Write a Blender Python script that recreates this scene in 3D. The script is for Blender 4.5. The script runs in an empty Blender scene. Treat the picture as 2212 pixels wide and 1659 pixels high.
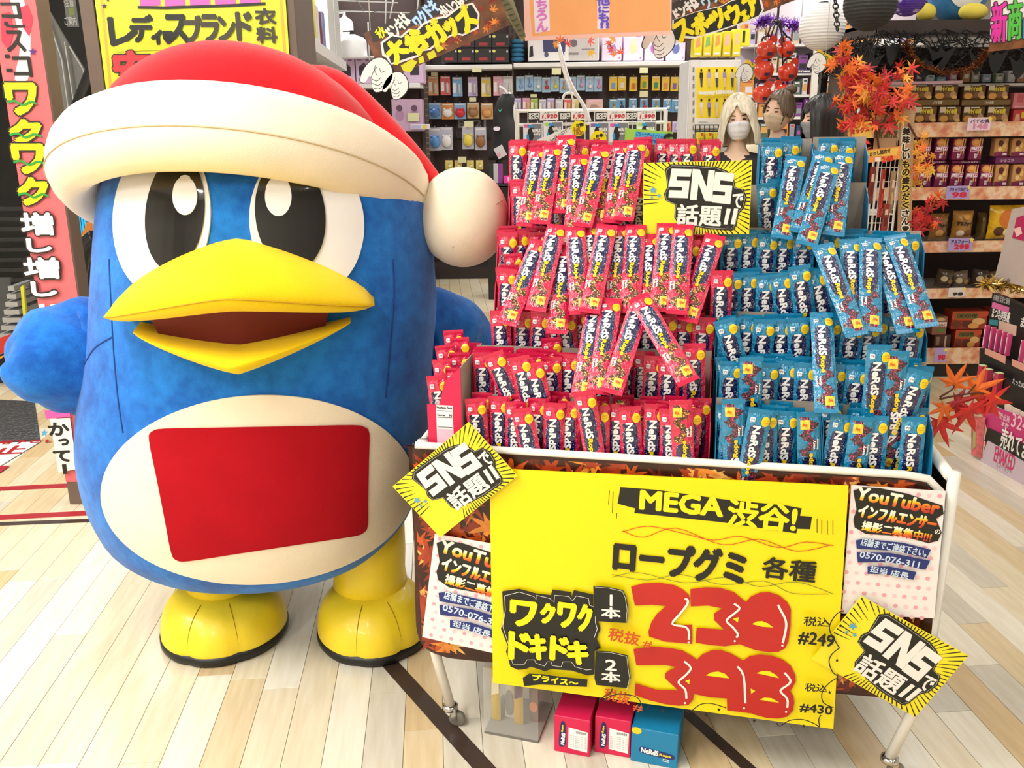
import bpy, math, random
from mathutils import Matrix, Vector
from mathutils.bvhtree import BVHTree
random.seed(7)
SC = bpy.context.scene
COL = SC.collection
# ------------------------------------------------------------------ camera
F = 1900.0; TH = math.radians(16.6); HC = 1.55; ROLL = 0.012
cam_d = bpy.data.cameras.new('camera'); cam = bpy.data.objects.new('camera', cam_d); COL.objects.link(cam)
cam_d.sensor_fit = 'HORIZONTAL'; cam_d.sensor_width = 36.0; cam_d.lens = 36.0 * F / 2212.0
cam_d.clip_start = 0.05; cam_d.clip_end = 60
cam.matrix_world = Matrix.Translation((0, 0, HC)) @ Matrix.Rotation(math.pi / 2 - TH, 4, 'X') @ Matrix.Rotation(-ROLL, 4, 'Z')
SC.camera = cam
# ------------------------------------------------------------------ world, exposure
w = bpy.data.worlds.new('world'); SC.world = w; w.use_nodes = True
w.node_tree.nodes['Background'].inputs[0].default_value = (0.95, 0.97, 1.0, 1)
w.node_tree.nodes['Background'].inputs[1].default_value = 0.35
SC.view_settings.view_transform = 'Standard'; SC.view_settings.look = 'None'
SC.view_settings.gamma = 1.0; SC.view_settings.use_curve_mapping = False
SC.view_settings.exposure = 0.40
LAMP_W = 22.0
LAMPS = [(x, y, ({-3.3: 3.2, -1.3: 1.9, 1.3: 0.25, 3.2: 0.2}[x] if y < 3 else 1.3 if y > 5 else {-3.3: 1.3, -1.3: 1.0, 1.3: 0.6, 3.2: 0.6}[x])) for y in (-1.6, 1.0, 3.7, 6.4, 9.2) for x in (-3.3, -1.3, 1.3, 3.2)]
SC.cycles.max_bounces = 6; SC.cycles.diffuse_bounces = 3; SC.cycles.glossy_bounces = 3
SC.cycles.transparent_max_bounces = 8; SC.cycles.caustics_reflective = False; SC.cycles.caustics_refractive = False
SC.cycles.sample_clamp_indirect = 6.0

# ------------------------------------------------------------------ photo measuring helpers (pixel of the 2212x1659 frame -> point)
_c, _s = math.cos(TH), math.sin(TH)
def ray(u, v):
    dx, dy = u - 1106.0, v - 829.5
    x0 = dx * math.cos(ROLL) - dy * math.sin(ROLL); y0 = dx * math.sin(ROLL) + dy * math.cos(ROLL)
    a, b = x0 / F, -y0 / F
    return Vector((a, _c + b * _s, -_s + b * _c))
EYE = Vector((0, 0, HC))
def P(u, v, Y):
    r = ray(u, v); return EYE + r * (Y / r.y)
def PZ(u, v, z=0.0):
    r = ray(u, v); return EYE + r * ((z - HC) / r.z)
def PP(u, v, p0, n):
    r = ray(u, v); return EYE + r * ((p0 - EYE).dot(n) / r.dot(n))
ORD = ['first', 'second', 'third', 'fourth', 'fifth', 'sixth', 'seventh', 'eighth', 'ninth', 'tenth', 'eleventh', 'twelfth', 'thirteenth',
       'fourteenth', 'fifteenth', 'sixteenth', 'seventeenth', 'eighteenth', 'nineteenth', 'twentieth', 'twenty-first', 'twenty-second',
       'twenty-third', 'twenty-fourth', 'twenty-fifth', 'twenty-sixth', 'twenty-seventh', 'twenty-eighth', 'twenty-ninth', 'thirtieth']

# ------------------------------------------------------------------ materials
def lin(c):
    c = c / 255.0
    return c / 12.92 if c <= 0.04045 else ((c + 0.055) / 1.055) ** 2.4
def L(rgb): return tuple(lin(x) for x in rgb) + (1.0,)
_M = {}
class NT:
    """tiny node-expression helper"""
    def __init__(s, m): s.t = m.node_tree; s.n = s.t.nodes; s.l = s.t.links
    def _in(s, sock, v):
        if hasattr(v, 'is_output'): s.l.new(v, sock)
        else: sock.default_value = v
    def math(s, op, a, b=0.0, c=0.0, clamp=False):
        n = s.n.new('ShaderNodeMath'); n.operation = op; n.use_clamp = clamp
        s._in(n.inputs[0], a); s._in(n.inputs[1], b); s._in(n.inputs[2], c); return n.outputs[0]
    def mix(s, f, a, b):
        n = s.n.new('ShaderNodeMix'); n.data_type = 'RGBA'
        s._in(n.inputs[0], f); s._in(n.inputs[6], a); s._in(n.inputs[7], b); return n.outputs[2]
    def coord(s, which='Object'): return s.n.new('ShaderNodeTexCoord').outputs[which]
    def xyz(s, v):
        n = s.n.new('ShaderNodeSeparateXYZ'); s.l.new(v, n.inputs[0]); return n.outputs
    def vec(s, x, y, z):
        n = s.n.new('ShaderNodeCombineXYZ'); s._in(n.inputs[0], x); s._in(n.inputs[1], y); s._in(n.inputs[2], z); return n.outputs[0]
    def noise(s, v, scale, detail=3.0, out='Fac'):
        n = s.n.new('ShaderNodeTexNoise'); n.inputs['Scale'].default_value = scale; n.inputs['Detail'].default_value = detail
        s.l.new(v, n.inputs['Vector']); return n.outputs[out]
    def voro(s, v, scale, out='Color', rnd=1.0):
        n = s.n.new('ShaderNodeTexVoronoi'); n.inputs['Scale'].default_value = scale; n.inputs['Randomness'].default_value = rnd
        s.l.new(v, n.inputs['Vector']); return n.outputs[out]
    def scalev(s, v, sx, sy, sz):
        n = s.n.new('ShaderNodeMapping'); n.inputs['Scale'].default_value = (sx, sy, sz); s.l.new(v, n.inputs['Vector']); return n.outputs[0]
    def ramp(s, f, stops, interp='LINEAR'):
        n = s.n.new('ShaderNodeValToRGB'); n.color_ramp.interpolation = interp
        e = n.color_ramp.elements
        while len(e) < len(stops): e.new(0.5)
        for k, (p, c) in enumerate(stops): e[k].position = p; e[k].color = c
        s._in(n.inputs[0], f); return n.outputs[0]
    def bump(s, h, strength=0.3, dist=0.01):
        n = s.n.new('ShaderNodeBump'); n.inputs['Strength'].default_value = strength; n.inputs['Distance'].default_value = dist
        s.l.new(h, n.inputs['Height']); return n.outputs[0]
def new_mat(name):
    m = bpy.data.materials.new(name); m.use_nodes = True
    return m, NT(m), m.node_tree.nodes['Principled BSDF']
def mat(name, rgb, rough=0.55, metal=0.0, var=0.06, vs=9.0, bump=0.0, bs=60.0, coat=0.0, sheen=0.0, emit=0.0, trans=0.0, alpha=1.0, stretch=None, spec=None):
    if name in _M: return _M[name]
    m, t, b = new_mat(name); c = L(rgb)
    v = t.coord()
    if stretch: v = t.scalev(v, *stretch)
    if var > 0:
        lo = tuple(x * (1 - var) for x in c[:3]) + (1,); hi = tuple(min(1, x * (1 + var)) for x in c[:3]) + (1,)
        col = t.ramp(t.noise(v, vs), [(0.3, lo), (0.7, hi)]); t.l.new(col, b.inputs['Base Color'])
    else: b.inputs['Base Color'].default_value = c
    b.inputs['Roughness'].default_value = rough; b.inputs['Metallic'].default_value = metal
    if spec is not None: b.inputs['Specular IOR Level'].default_value = spec
    if coat: b.inputs['Coat Weight'].default_value = coat; b.inputs['Coat Roughness'].default_value = 0.08
    if sheen: b.inputs['Sheen Weight'].default_value = sheen; b.inputs['Sheen Roughness'].default_value = 0.4
    if emit: b.inputs['Emission Color'].default_value = c; b.inputs['Emission Strength'].default_value = emit
    if trans: b.inputs['Transmission Weight'].default_value = trans; b.inputs['IOR'].default_value = 1.2
    if alpha < 1: b.inputs['Alpha'].default_value = alpha
    if bump: t.l.new(t.bump(t.noise(v, bs, 4.0), bump, 0.004), b.inputs['Normal'])
    _M[name] = m; return m
def C(hexs, rough=0.5, **k):          # plain colour by hex, cached
    key = 'paint_' + hexs + '_%02d' % int(rough * 100) + ''.join(str(x) for x in k.values())
    return mat(key, tuple(int(hexs[i:i + 2], 16) for i in (0, 2, 4)), rough, var=k.pop('var', 0.04), **k)

# ------------------------------------------------------------------ mesh building
class MB:
    def __init__(s): s.v = []; s.f = []; s.m = []; s.uv = None
    def add(s, verts, faces, mi=0, M=None):
        o = len(s.v)
        s.v += [tuple(M @ Vector(p)) for p in verts] if M is not None else [tuple(p) for p in verts]
        s.f += [tuple(i + o for i in f) for f in faces]; s.m += [mi] * len(faces); return s
    def box(s, c, d, mi=0, M=None, ch=0.0):
        x, y, z = (q / 2 for q in d)
        if ch > 0:
            vs = []; 
            for sx in (-1, 1):
                for sy in (-1, 1):
                    for sz in (-1, 1):
                        vs += [(c[0] + sx * (x - ch), c[1] + sy * (y - ch), c[2] + sz * z), (c[0] + sx * (x - ch), c[1] + sy * y, c[2] + sz * (z - ch)), (c[0] + sx * x, c[1] + sy * (y - ch), c[2] + sz * (z - ch))]
            I = lambda a, b_, d_, k: ((a * 2 + b_) * 2 + d_) * 3 + k
            fs = [(I(0,0,1,0), I(1,0,1,0), I(1,1,1,0), I(0,1,1,0)), (I(0,0,0,0), I(0,1,0,0), I(1,1,0,0), I(1,0,0,0)),
                  (I(0,0,0,1), I(1,0,0,1), I(1,0,1,1), I(0,0,1,1)), (I(0,1,0,1), I(0,1,1,1), I(1,1,1,1), I(1,1,0,1)),
                  (I(0,0,0,2), I(0,0,1,2), I(0,1,1,2), I(0,1,0,2)), (I(1,0,0,2), I(1,1,0,2), I(1,1,1,2), I(1,0,1,2))]
            for a in (0, 1):
                for b_ in (0, 1):
                    fs += [(I(a,b_,0,1), I(a,b_,0,2), I(a,b_,1,2), I(a,b_,1,1)), (I(a,0,b_,0), I(a,0,b_,2), I(a,1,b_,2), I(a,1,b_,0)), (I(0,a,b_,0), I(0,a,b_,1), I(1,a,b_,1), I(1,a,b_,0))]
                    for d_ in (0, 1): fs.append((I(a,b_,d_,0), I(a,b_,d_,1), I(a,b_,d_,2)))
            return s.add(vs, fs, mi, M)
        vs = [(c[0] + a * x, c[1] + b_ * y, c[2] + e * z) for a in (-1, 1) for b_ in (-1, 1) for e in (-1, 1)]
        return s.add(vs, [(0,1,3,2), (4,6,7,5), (0,4,5,1), (2,3,7,6), (0,2,6,4), (1,5,7,3)], mi, M)
    def tube(s, pts, r, n=8, mi=0, caps=True, closed=False, M=None, flat=1.0):
        pts = [Vector(p) for p in pts]; N = len(pts); rr = r if isinstance(r, (list, tuple)) else [r] * N
        up = None; vs = []; 
        for i in range(N):
            if closed: d = (pts[(i + 1) % N] - pts[i - 1])
            else: d = pts[min(i + 1, N - 1)] - pts[max(i - 1, 0)]
            d.normalize()
            if up is None: up = Vector((0, 0, 1)) if abs(d.z) < 0.9 else Vector((0, 1, 0))
            x = d.cross(up); 
            if x.length < 1e-6: x = d.orthogonal()
            x.normalize(); up = x.cross(d).normalized()
            for k in range(n):
                a = 2 * math.pi * k / n
                vs.append(pts[i] + x * (math.cos(a) * rr[i]) + up * (math.sin(a) * rr[i] * flat))
        fs = []
        for i in range(N if closed else N - 1):
            j = (i + 1) % N
            for k in range(n): fs.append((i * n + k, i * n + (k + 1) % n, j * n + (k + 1) % n, j * n + k))
        if caps and not closed: fs += [tuple(range(n - 1, -1, -1)), tuple((N - 1) * n + k for k in range(n))]
        return s.add(vs, fs, mi, M)
    def lathe(s, prof, n=24, mi=0, M=None, c=(0, 0, 0), sy=1.0):
        vs = []; fs = []
        for r, z in prof:
            for k in range(n):
                a = 2 * math.pi * k / n; vs.append((c[0] + r * math.cos(a), c[1] + r * math.sin(a) * sy, c[2] + z))
        for i in range(len(prof) - 1):
            for k in range(n): fs.append((i * n + k, i * n + (k + 1) % n, (i + 1) * n + (k + 1) % n, (i + 1) * n + k))
        if prof[0][0] > 1e-4: fs.append(tuple(range(n - 1, -1, -1)))
        if prof[-1][0] > 1e-4: fs.append(tuple((len(prof) - 1) * n + k for k in range(n)))
        return s.add(vs, fs, mi, M)
    def ball(s, c, r, n=16, mi=0, M=None):
        r = r if isinstance(r, (list, tuple)) else (r, r, r); m = max(4, n // 2); vs = []; fs = []
        for i in range(m + 1):
            t = math.pi * i / m
            for k in range(n):
                a = 2 * math.pi * k / n
                vs.append((c[0] + r[0] * math.sin(t) * math.cos(a), c[1] + r[1] * math.sin(t) * math.sin(a), c[2] - r[2] * math.cos(t)))
        for i in range(m):
            for k in range(n): fs.append((i * n + k, i * n + (k + 1) % n, (i + 1) * n + (k + 1) % n, (i + 1) * n + k))
        return s.add(vs, fs, mi, M)
    def prism(s, poly, z0, z1, mi=0, M=None, side=None):
        n = len(poly); area = sum(poly[i][0] * poly[(i + 1) % n][1] - poly[(i + 1) % n][0] * poly[i][1] for i in range(n))
        if area < 0: poly = poly[::-1]
        vs = [(x, y, z0) for x, y in poly] + [(x, y, z1) for x, y in poly]
        s.add(vs, [tuple(range(n, 2 * n)), tuple(range(n - 1, -1, -1))], mi, M)
        return s.add(vs, [(i, (i + 1) % n, n + (i + 1) % n, n + i) for i in range(n)], mi if side is None else side, M)
    def flat(s, poly, z, mi=0, M=None):
        n = len(poly); area = sum(poly[i][0] * poly[(i + 1) % n][1] - poly[(i + 1) % n][0] * poly[i][1] for i in range(n))
        if area < 0: poly = poly[::-1]
        return s.add([(x, y, z) for x, y in poly], [tuple(range(n))], mi, M)
    def stroke(s, pts, wd, z, mi=0, M=None):
        pts = [Vector((p[0], p[1])) for p in pts]; vs = []; n = len(pts)
        for i in range(n):
            d = pts[min(i + 1, n - 1)] - pts[max(i - 1, 0)]
            d = d.normalized() if d.length > 1e-9 else Vector((1, 0)); q = Vector((-d.y, d.x)) * wd / 2
            a, b_ = pts[i] - q, pts[i] + q
            vs += [(a.x, a.y, z), (b_.x, b_.y, z)]
        return s.add(vs, [(2 * i, 2 * i + 2, 2 * i + 3, 2 * i + 1) for i in range(n - 1)], mi, M)
    def disc(s, cx, cy, rx, ry, z, mi=0, n=20, M=None):
        return s.flat([(cx + rx * math.cos(2 * math.pi * k / n), cy + ry * math.sin(2 * math.pi * k / n)) for k in range(n)], z, mi, M)
    def grid(s, rows, mi=0, M=None, closed=False):
        n = len(rows[0]); vs = [p for r in rows for p in r]; fs = []
        for i in range(len(rows) - 1):
            for k in range(n if closed else n - 1): fs.append((i * n + k, i * n + (k + 1) % n, (i + 1) * n + (k + 1) % n, (i + 1) * n + k))
        return s.add(vs, fs, mi, M)
    def mesh(s, name, mats, smooth=False):
        me = bpy.data.meshes.new(name); me.from_pydata(s.v, [], s.f)
        for m in (mats if isinstance(mats, (list, tuple)) else [mats]): me.materials.append(m)
        me.polygons.foreach_set('material_index', s.m)
        if smooth: me.polygons.foreach_set('use_smooth', [True] * len(s.f))
        if s.uv:
            uvl = me.uv_layers.new(name='UVMap')
            for p in me.polygons:
                for li, vi in zip(p.loop_indices, p.vertices): uvl.data[li].uv = s.uv[vi]
        me.update(); return me
def WM(o):
    m = o.matrix_basis.copy()
    while o.parent: o = o.parent; m = o.matrix_basis @ m
    return m
def obj(name, mb, mats, parent=None, smooth=False, local=False, auto=None):
    me = mb.mesh(name, mats, smooth) if isinstance(mb, MB) else mb
    if parent is not None and not local: me.transform(WM(parent).inverted())
    o = bpy.data.objects.new(name, me); COL.objects.link(o)
    if parent is not None: o.parent = parent
    if auto: 
        try: me.set_sharp_from_angle(angle=auto)
        except Exception: pass
    return o
def tag(o, label, cat=None, group=None, kind=None):
    if label: o['label'] = label
    if cat: o['category'] = cat
    if group: o['group'] = group
    if kind: o['kind'] = kind
    return o
def thing(name, label, cat, M=None, group=None):
    o = bpy.data.objects.new(name, None); o.empty_display_size = 0.05; COL.objects.link(o)
    if M is not None: o.matrix_basis = M if isinstance(M, Matrix) else Matrix.Translation(M)
    return tag(o, label, cat, group)
def struct(name, mb, mats, **k):
    o = obj(name, mb, mats, **k); o['kind'] = 'structure'; return o
def dup(o, M=None, parent=None, data=None):
    c = o.copy(); COL.objects.link(c)
    if M is not None: c.matrix_basis = M
    if parent is not None: c.parent = parent
    for ch in list(o.children): dup(ch, None, c)
    return c
def smooth(pts, n=6, closed=True):
    out = []; N = len(pts)
    for i in range(N if closed else N - 1):
        g = lambda k: pts[k % N] if closed else pts[max(0, min(N - 1, k))]
        p0, p1, p2, p3 = g(i - 1), g(i), g(i + 1), g(i + 2)
        for k in range(n):
            t = k / n
            out.append(tuple(0.5 * (2 * p1[j] + (p2[j] - p0[j]) * t + (2 * p0[j] - 5 * p1[j] + 4 * p2[j] - p3[j]) * t * t + (3 * p1[j] - p0[j] - 3 * p2[j] + p3[j]) * t ** 3) for j in range(len(p1))))
    if not closed: out.append(tuple(pts[-1]))
    return out
def leafpoly(r=1.0, rot=0.0):
    pts = []; lobes = [(0, 1.0), (48, 0.95), (92, 0.72), (138, 0.42)]
    seq = [(180, 0.10)] + [(-a, l) for a, l in lobes[::-1][:-1]] + lobes[:1] + lobes[1:]
    for i, (a, l) in enumerate(seq):
        if i > 0:
            pa = seq[i - 1][0]; pa = -180 if pa == 180 else pa
            mid = (pa + a) / 2; pts.append((mid, 0.30 if i > 1 else 0.16))
        if l > 0.2:
            pts += [(a - 9, l * 0.62), (a, l), (a + 9, l * 0.62)]
        else: pts.append((a, l))
    pts.append((159, 0.16))
    return [(r * q * math.sin(math.radians(a + rot)), r * q * math.cos(math.radians(a + rot))) for a, q in pts]
# ------------------------------------------------------------------ lettering (font curves turned into flat meshes)
_T = {}
def glyphs(s, res=2):
    if (s, res) in _T: return _T[(s, res)]
    cu = bpy.data.curves.new('t', 'FONT'); cu.body = s; cu.resolution_u = res; cu.size = 1.0
    o = bpy.data.objects.new('t', cu); me = o.to_mesh()
    v = [(p.co.x, p.co.y) for p in me.vertices]; f = [tuple(p.vertices) for p in me.polygons]
    o.to_mesh_clear(); bpy.data.objects.remove(o); bpy.data.curves.remove(cu)
    xs = [p[0] for p in v] or [0, 1]; ys = [p[1] for p in v] or [0, 1]
    x0, x1, y0, y1 = min(xs), max(xs), min(ys), max(ys)
    v = [((p[0] - x0) / max(1e-6, x1 - x0) - 0.5, (p[1] - y0) / max(1e-6, y1 - y0) - 0.5) for p in v]
    _T[(s, res)] = (v, f); _T[(s, 'n')] = (x1 - x0, y1 - y0); return v, f
def add_text(mb, s, cx, cy, wd, ht, z, mi=0, bold=0.0, rot=0.0, skew=0.0, arch=0.0, k=6, M=None):
    """flat lettering fitted to a wd x ht box; bold in the same unit grows every stroke"""
    if '\n' in s:
        ls = s.split('\n'); h = ht / len(ls); a = math.radians(rot)
        for i, l in enumerate(ls):
            oy = ht / 2 - h * (i + 0.5)
            if l: add_text(mb, l, cx - oy * math.sin(a), cy + oy * math.cos(a), wd, h * 0.86, z, mi, bold, rot, skew, arch, k, M)
        return mb
    v, f = glyphs(s); a = math.radians(rot); ca, sa = math.cos(a), math.sin(a)
    wd -= 2 * bold; ht -= 2 * bold
    offs = [(0, 0)] if bold <= 0 else [(bold * math.cos(2 * math.pi * i / k), bold * math.sin(2 * math.pi * i / k)) for i in range(k)] + [(0, 0)]
    for q, (ox, oy) in enumerate(offs):
        vs = []
        for x, y in v:
            X = x * wd + ox + skew * y * ht; Y = y * ht + oy + arch * (1 - 4 * x * x)
            vs.append((cx + X * ca - Y * sa, cy + X * sa + Y * ca, z + q * 2e-6))
        mb.add(vs, f, mi, M)
    return mb
def vtext(mb, s, cx, cy, wd, ht, z, mi=0, bold=0.0, M=None, gap=0.08):
    """vertical writing, one glyph per cell"""
    h = ht / len(s)
    for i, ch in enumerate(s):
        if ch != ' ':
            n = _T.get((ch, 'n')) or (glyphs(ch), _T[(ch, 'n')])[1]
            add_text(mb, ch, cx, cy + ht / 2 - h * (i + 0.5), max(2.2 * bold + 1e-5, wd * min(1, n[0] / 0.72)), max(2.2 * bold + 1e-5, h * (1 - gap) * min(1, n[1] / 0.6)), z, mi, bold, M=M)
    return mb
class Sign:
    """flat printed board standing at its real place; loc() turns a measured pixel into board coordinates"""
    def __init__(s, name, label, cat, TL, TR, BL, p0=None, n=None, Y=None, thick=0.004, mats=None, group=None, round_=0.0, poly=None, root=None):
        if n is None: n = Vector((0, -1, 0))
        if p0 is None: p0 = Vector((0, Y, 0))
        tl, tr, bl = (PP(*q, p0, n) for q in (TL, TR, BL))
        x = (tr - tl).normalized(); zz = n.normalized()
        if zz.dot(EYE - tl) < 0: zz = -zz
        y = zz.cross(x).normalized(); x = y.cross(zz).normalized()
        s.w = (tr - tl).length; s.h = abs((tl - bl).dot(y)); o = tl - y * s.h
        M = Matrix(((x.x, y.x, zz.x, o.x), (x.y, y.y, zz.y, o.y), (x.z, y.z, zz.z, o.z), (0, 0, 0, 1)))
        s.p0, s.n, s.inv = p0, n, M.inverted(); s.px = s.w / (Vector(TR) - Vector(TL)).length
        mb = MB(); r = round_
        pl = poly and [tuple(s.loc(*q)) for q in poly] or [(0, 0), (s.w, 0), (s.w, s.h), (0, s.h)]
        mb.prism(pl, -thick, 0.0)
        s.root = obj(name, mb, mats, local=True); s.root.matrix_basis = M
        tag(s.root, label, cat, group); s.z = 0.0
    def loc(s, u, v):
        q = s.inv @ PP(u, v, s.p0, s.n); return (q.x, q.y)
    def locs(s, pts): return [s.loc(*p) for p in pts]
    def layer(s, name='print'): s.z += 0.0005; s.mb = MB(); s.lname = name; return s.mb
    def done(s, mats, name=None, label=None):
        o = obj(name or s.lname, s.mb, mats, s.root, local=True)
        if len(s.mb.f) > 1: o['kind'] = 'stuff'
        if label: o['label'] = label
        return o
    def text(s, t, box, m, bold=0.0, rot=0.0, out=None, vert=False, name='lettering', skew=0, arch=0):
        """box in photo pixels (u0,v0,u1,v1); bold in pixels; out = [(pixels, material)] outlines below"""
        cx, cy = s.loc((box[0] + box[2]) / 2, (box[1] + box[3]) / 2); wd = (box[2] - box[0]) * s.px; ht = (box[3] - box[1]) * s.px
        fn = (lambda mb, b, z: vtext(mb, t, cx, cy, wd + 2 * (b - bold * s.px), ht + 2 * (b - bold * s.px), z, 0, b)) if vert else \
             (lambda mb, b, z: add_text(mb, t, cx, cy, wd + 2 * (b - bold * s.px), ht + 2 * (b - bold * s.px), z, 0, b, rot, skew, arch * s.px, 10 if b > bold * s.px else 6))
        for q, mm in (out or []):
            s.layer('lettering_outline'); fn(s.mb, (bold + q) * s.px, s.z); s.done(mm)
        s.layer(name); fn(s.mb, bold * s.px, s.z); return s.done(m)
    def shape(s, pts, m, name='print', sm=0):
        s.layer(name); pl = s.locs(pts); s.mb.flat(smooth(pl, sm) if sm else pl, s.z); return s.done(m)
    def shapes(s, lst, m, name='print'):
        s.layer(name)
        for pts in lst: s.mb.flat(s.locs(pts), s.z)
        return s.done(m)
    def each(s, lst, m, name='print'):
        for p in lst: s.shape(p, m, name)
    def strokes(s, lst, wpx, m, name='pen_line', sm=4):
        s.layer(name)
        for pts in lst:
            pl = s.locs(pts); s.mb.stroke(smooth(pl, sm, False) if sm else pl, wpx * s.px, s.z)
        return s.done(m)
def cr(ox, oy, k, pts): return [(ox + x / k, oy + y / k) for x, y in pts]
def star(cx, cy, r, n=5, q=0.45, rot=0):
    return [(cx + (r if i % 2 == 0 else r * q) * math.sin(rot + math.pi * i / n), cy - (r if i % 2 == 0 else r * q) * math.cos(rot + math.pi * i / n)) for i in range(2 * n)]
# ================================================================== SETTING
def plank_mat(name, rgb, dark):
    m, t, b = new_mat(name); v = t.scalev(t.coord(), 14, 1.6, 1)
    r = t.ramp(t.noise(v, 3.0, 5.0), [(0.30, L(dark)), (0.62, L(rgb))]); v2 = t.coord()
    r2 = t.mix(t.math('MULTIPLY', t.noise(v2, 2.2), 0.25), r, L(dark))
    t.l.new(r2, b.inputs['Base Color']); b.inputs['Roughness'].default_value = 0.24; b.inputs['Specular IOR Level'].default_value = 0.42
    return m
PL = [plank_mat('plank_ivory', (234, 227, 210), (222, 212, 190)), plank_mat('plank_cream', (227, 215, 188), (214, 198, 166)),
      plank_mat('plank_tan', (213, 188, 146), (200, 172, 128)), plank_mat('plank_ash', (212, 205, 190), (196, 187, 168)),
      plank_mat('plank_sand', (221, 203, 168), (206, 184, 144))]
YAW = math.radians(4.7); fe = Vector((-math.sin(YAW), math.cos(YAW), 0)); fx = Vector((math.cos(YAW), math.sin(YAW), 0))
PW, PLEN = 0.1025, 0.92
m, t, b = new_mat('floor_far'); v = t.coord()
q = t.xyz(v); pxx = t.math('ADD', t.math('MULTIPLY', q[0], math.cos(YAW)), t.math('MULTIPLY', q[1], math.sin(YAW)))
pyy = t.math('ADD', t.math('MULTIPLY', q[0], -math.sin(YAW)), t.math('MULTIPLY', q[1], math.cos(YAW)))
br = t.n.new('ShaderNodeTexBrick'); t.l.new(t.vec(pyy, pxx, 0.0), br.inputs['Vector'])
br.inputs['Scale'].default_value = 1.0; br.inputs['Brick Width'].default_value = PLEN; br.inputs['Row Height'].default_value = PW
br.inputs['Mortar Size'].default_value = 0.0012; br.inputs['Color1'].default_value = L((234, 224, 200)); br.inputs['Color2'].default_value = L((214, 190, 148))
br.inputs['Mortar'].default_value = L((120, 100, 72)); t.l.new(br.outputs[0], b.inputs['Base Color']); b.inputs['Roughness'].default_value = 0.24; b.inputs['Specular IOR Level'].default_value = 0.42
FAR = m
fl = MB()
X0, X1, Y0, Y1 = -6.0, 5.5, -4.0, 13.0
NX0, NX1, NY0, NY1 = -2.75, 2.75, 1.2, 5.1
fl.add([(X0, Y0, -0.006), (X1, Y0, -0.006), (X1, Y1, -0.006), (X0, Y1, -0.006)], [(0, 1, 2, 3)], 1)
# far area top skin, leaving the plank field open
for a in ([(X0, Y0), (X1, Y0), (X1, NY0), (X0, NY0)], [(X0, NY1), (X1, NY1), (X1, Y1), (X0, Y1)], [(X0, NY0), (NX0, NY0), (NX0, NY1), (X0, NY1)], [(NX1, NY0), (X1, NY0), (X1, NY1), (NX1, NY1)]):
    fl.add([(x, y, -0.0005) for x, y in a], [(0, 1, 2, 3)], 0)
floor = struct('floor', fl, [FAR, C('5c4a34', 0.7)])
so = 0.0  # seam phase from a measured seam
sp = PZ(253.4, 1659); so = sp.dot(fx)
pmesh = []
for i, pm in enumerate(PL):
    mb = MB(); g = 0.0012
    mb.box((0, 0, -0.003), (PW - g, PLEN - g, 0.006), 0, ch=0.0008); pmesh.append(mb.mesh('plank', [pm]))
rp = random.Random(11); n = 0
cols = range(-26, 41)
ENDS = {}   # measured plank ends: seam-column -> offset
for (u, v) in ((165, 1560), (560, 1628), (600, 1487), (120, 1648), (160, 1371), (235, 1306), (300, 1261), (300, 1648)):
    e = PZ(u, v); ENDS[int(math.floor((e.dot(fx) - so) / PW))] = e.dot(fe)
for c in cols:
    cx = so + (c + 0.5) * PW; off = ENDS.get(c, rp.random() * PLEN); tone = rp.randrange(5)
    k0 = int((NY0 - off) / PLEN) - 1
    for k in range(k0, k0 + 8):
        yc = off + (k + 0.5) * PLEN; pos = fx * cx + fe * yc
        i = rp.choices(range(5), (5, 5, 2.2, 3.2, 3))[0]
        if not (NX0 - 0.1 < pos.x < NX1 + 0.1 and NY0 - 0.3 < pos.y < NY1 + 0.45): continue
        if abs(pos.x) > 0.70 * (pos.y + 1.3): continue
        o = bpy.data.objects.new('plank', pmesh[i]); COL.objects.link(o); o.parent = floor
        o.matrix_basis = Matrix.Translation(pos) @ Matrix.Rotation(YAW, 4, 'Z') @ Matrix.Rotation(math.pi * rp.randrange(2), 4, 'Z'); n += 1
print('planks', n)
# inlaid lines, tape, landing plate, sticker
def strip(name, a, b2, wd, mtl, z=0.0006):
    d = (b2 - a).normalized(); q = Vector((-d.y, d.x, 0)) * wd / 2; mb = MB()
    vs = [a - q, b2 - q, b2 + q, a + q]
    mb.add([(p.x, p.y, z) for p in vs], [(0, 1, 2, 3)], 0); return obj(name, mb, mtl, floor)
RED = C('a8232e', 0.35); DK = C('3a2a22', 0.45)
a, b2 = PZ(0, 1056), PZ(104, 1051); d = (b2 - a); strip('floor_line', a - d * 3, b2 + d * 1.2, 0.05, RED)
a, b2 = PZ(0, 1118), PZ(200, 1108); d = (b2 - a); strip('floor_line', a - d * 1.5, b2 + d * 1.3, 0.05, RED)
a, b2 = PZ(0, 1132), PZ(204, 1124); d = (b2 - a); strip('floor_line', a - d * 1.5, b2 + d * 1.3, 0.036, DK)
a, b2 = PZ(848, 1440), PZ(1046, 1659); d = (b2 - a); strip('floor_line', a - d * 0.45, b2 + d * 0.25, 0.05, DK)
a, b2 = PZ(1500, 1555), PZ(1640, 1680); d = (b2 - a); strip('floor_line', a - d * 1.2, b2 + d * 0.3, 0.035, DK)
pv = [PZ(-260, 985), PZ(88, 955), PZ(75, 868), PZ(-330, 850)]
mb = MB(); mb.prism([(p.x, p.y) for p in pv], -0.001, 0.004); m, t, b = new_mat('tread_plate')
b.inputs['Base Color'].default_value = L((84, 88, 90)); b.inputs['Metallic'].default_value = 0.6; b.inputs['Roughness'].default_value = 0.42
t.l.new(t.bump(t.voro(t.coord(), 55, 'Distance'), 0.6, 0.01), b.inputs['Normal'])
obj('landing_plate', mb, m, floor)
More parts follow.
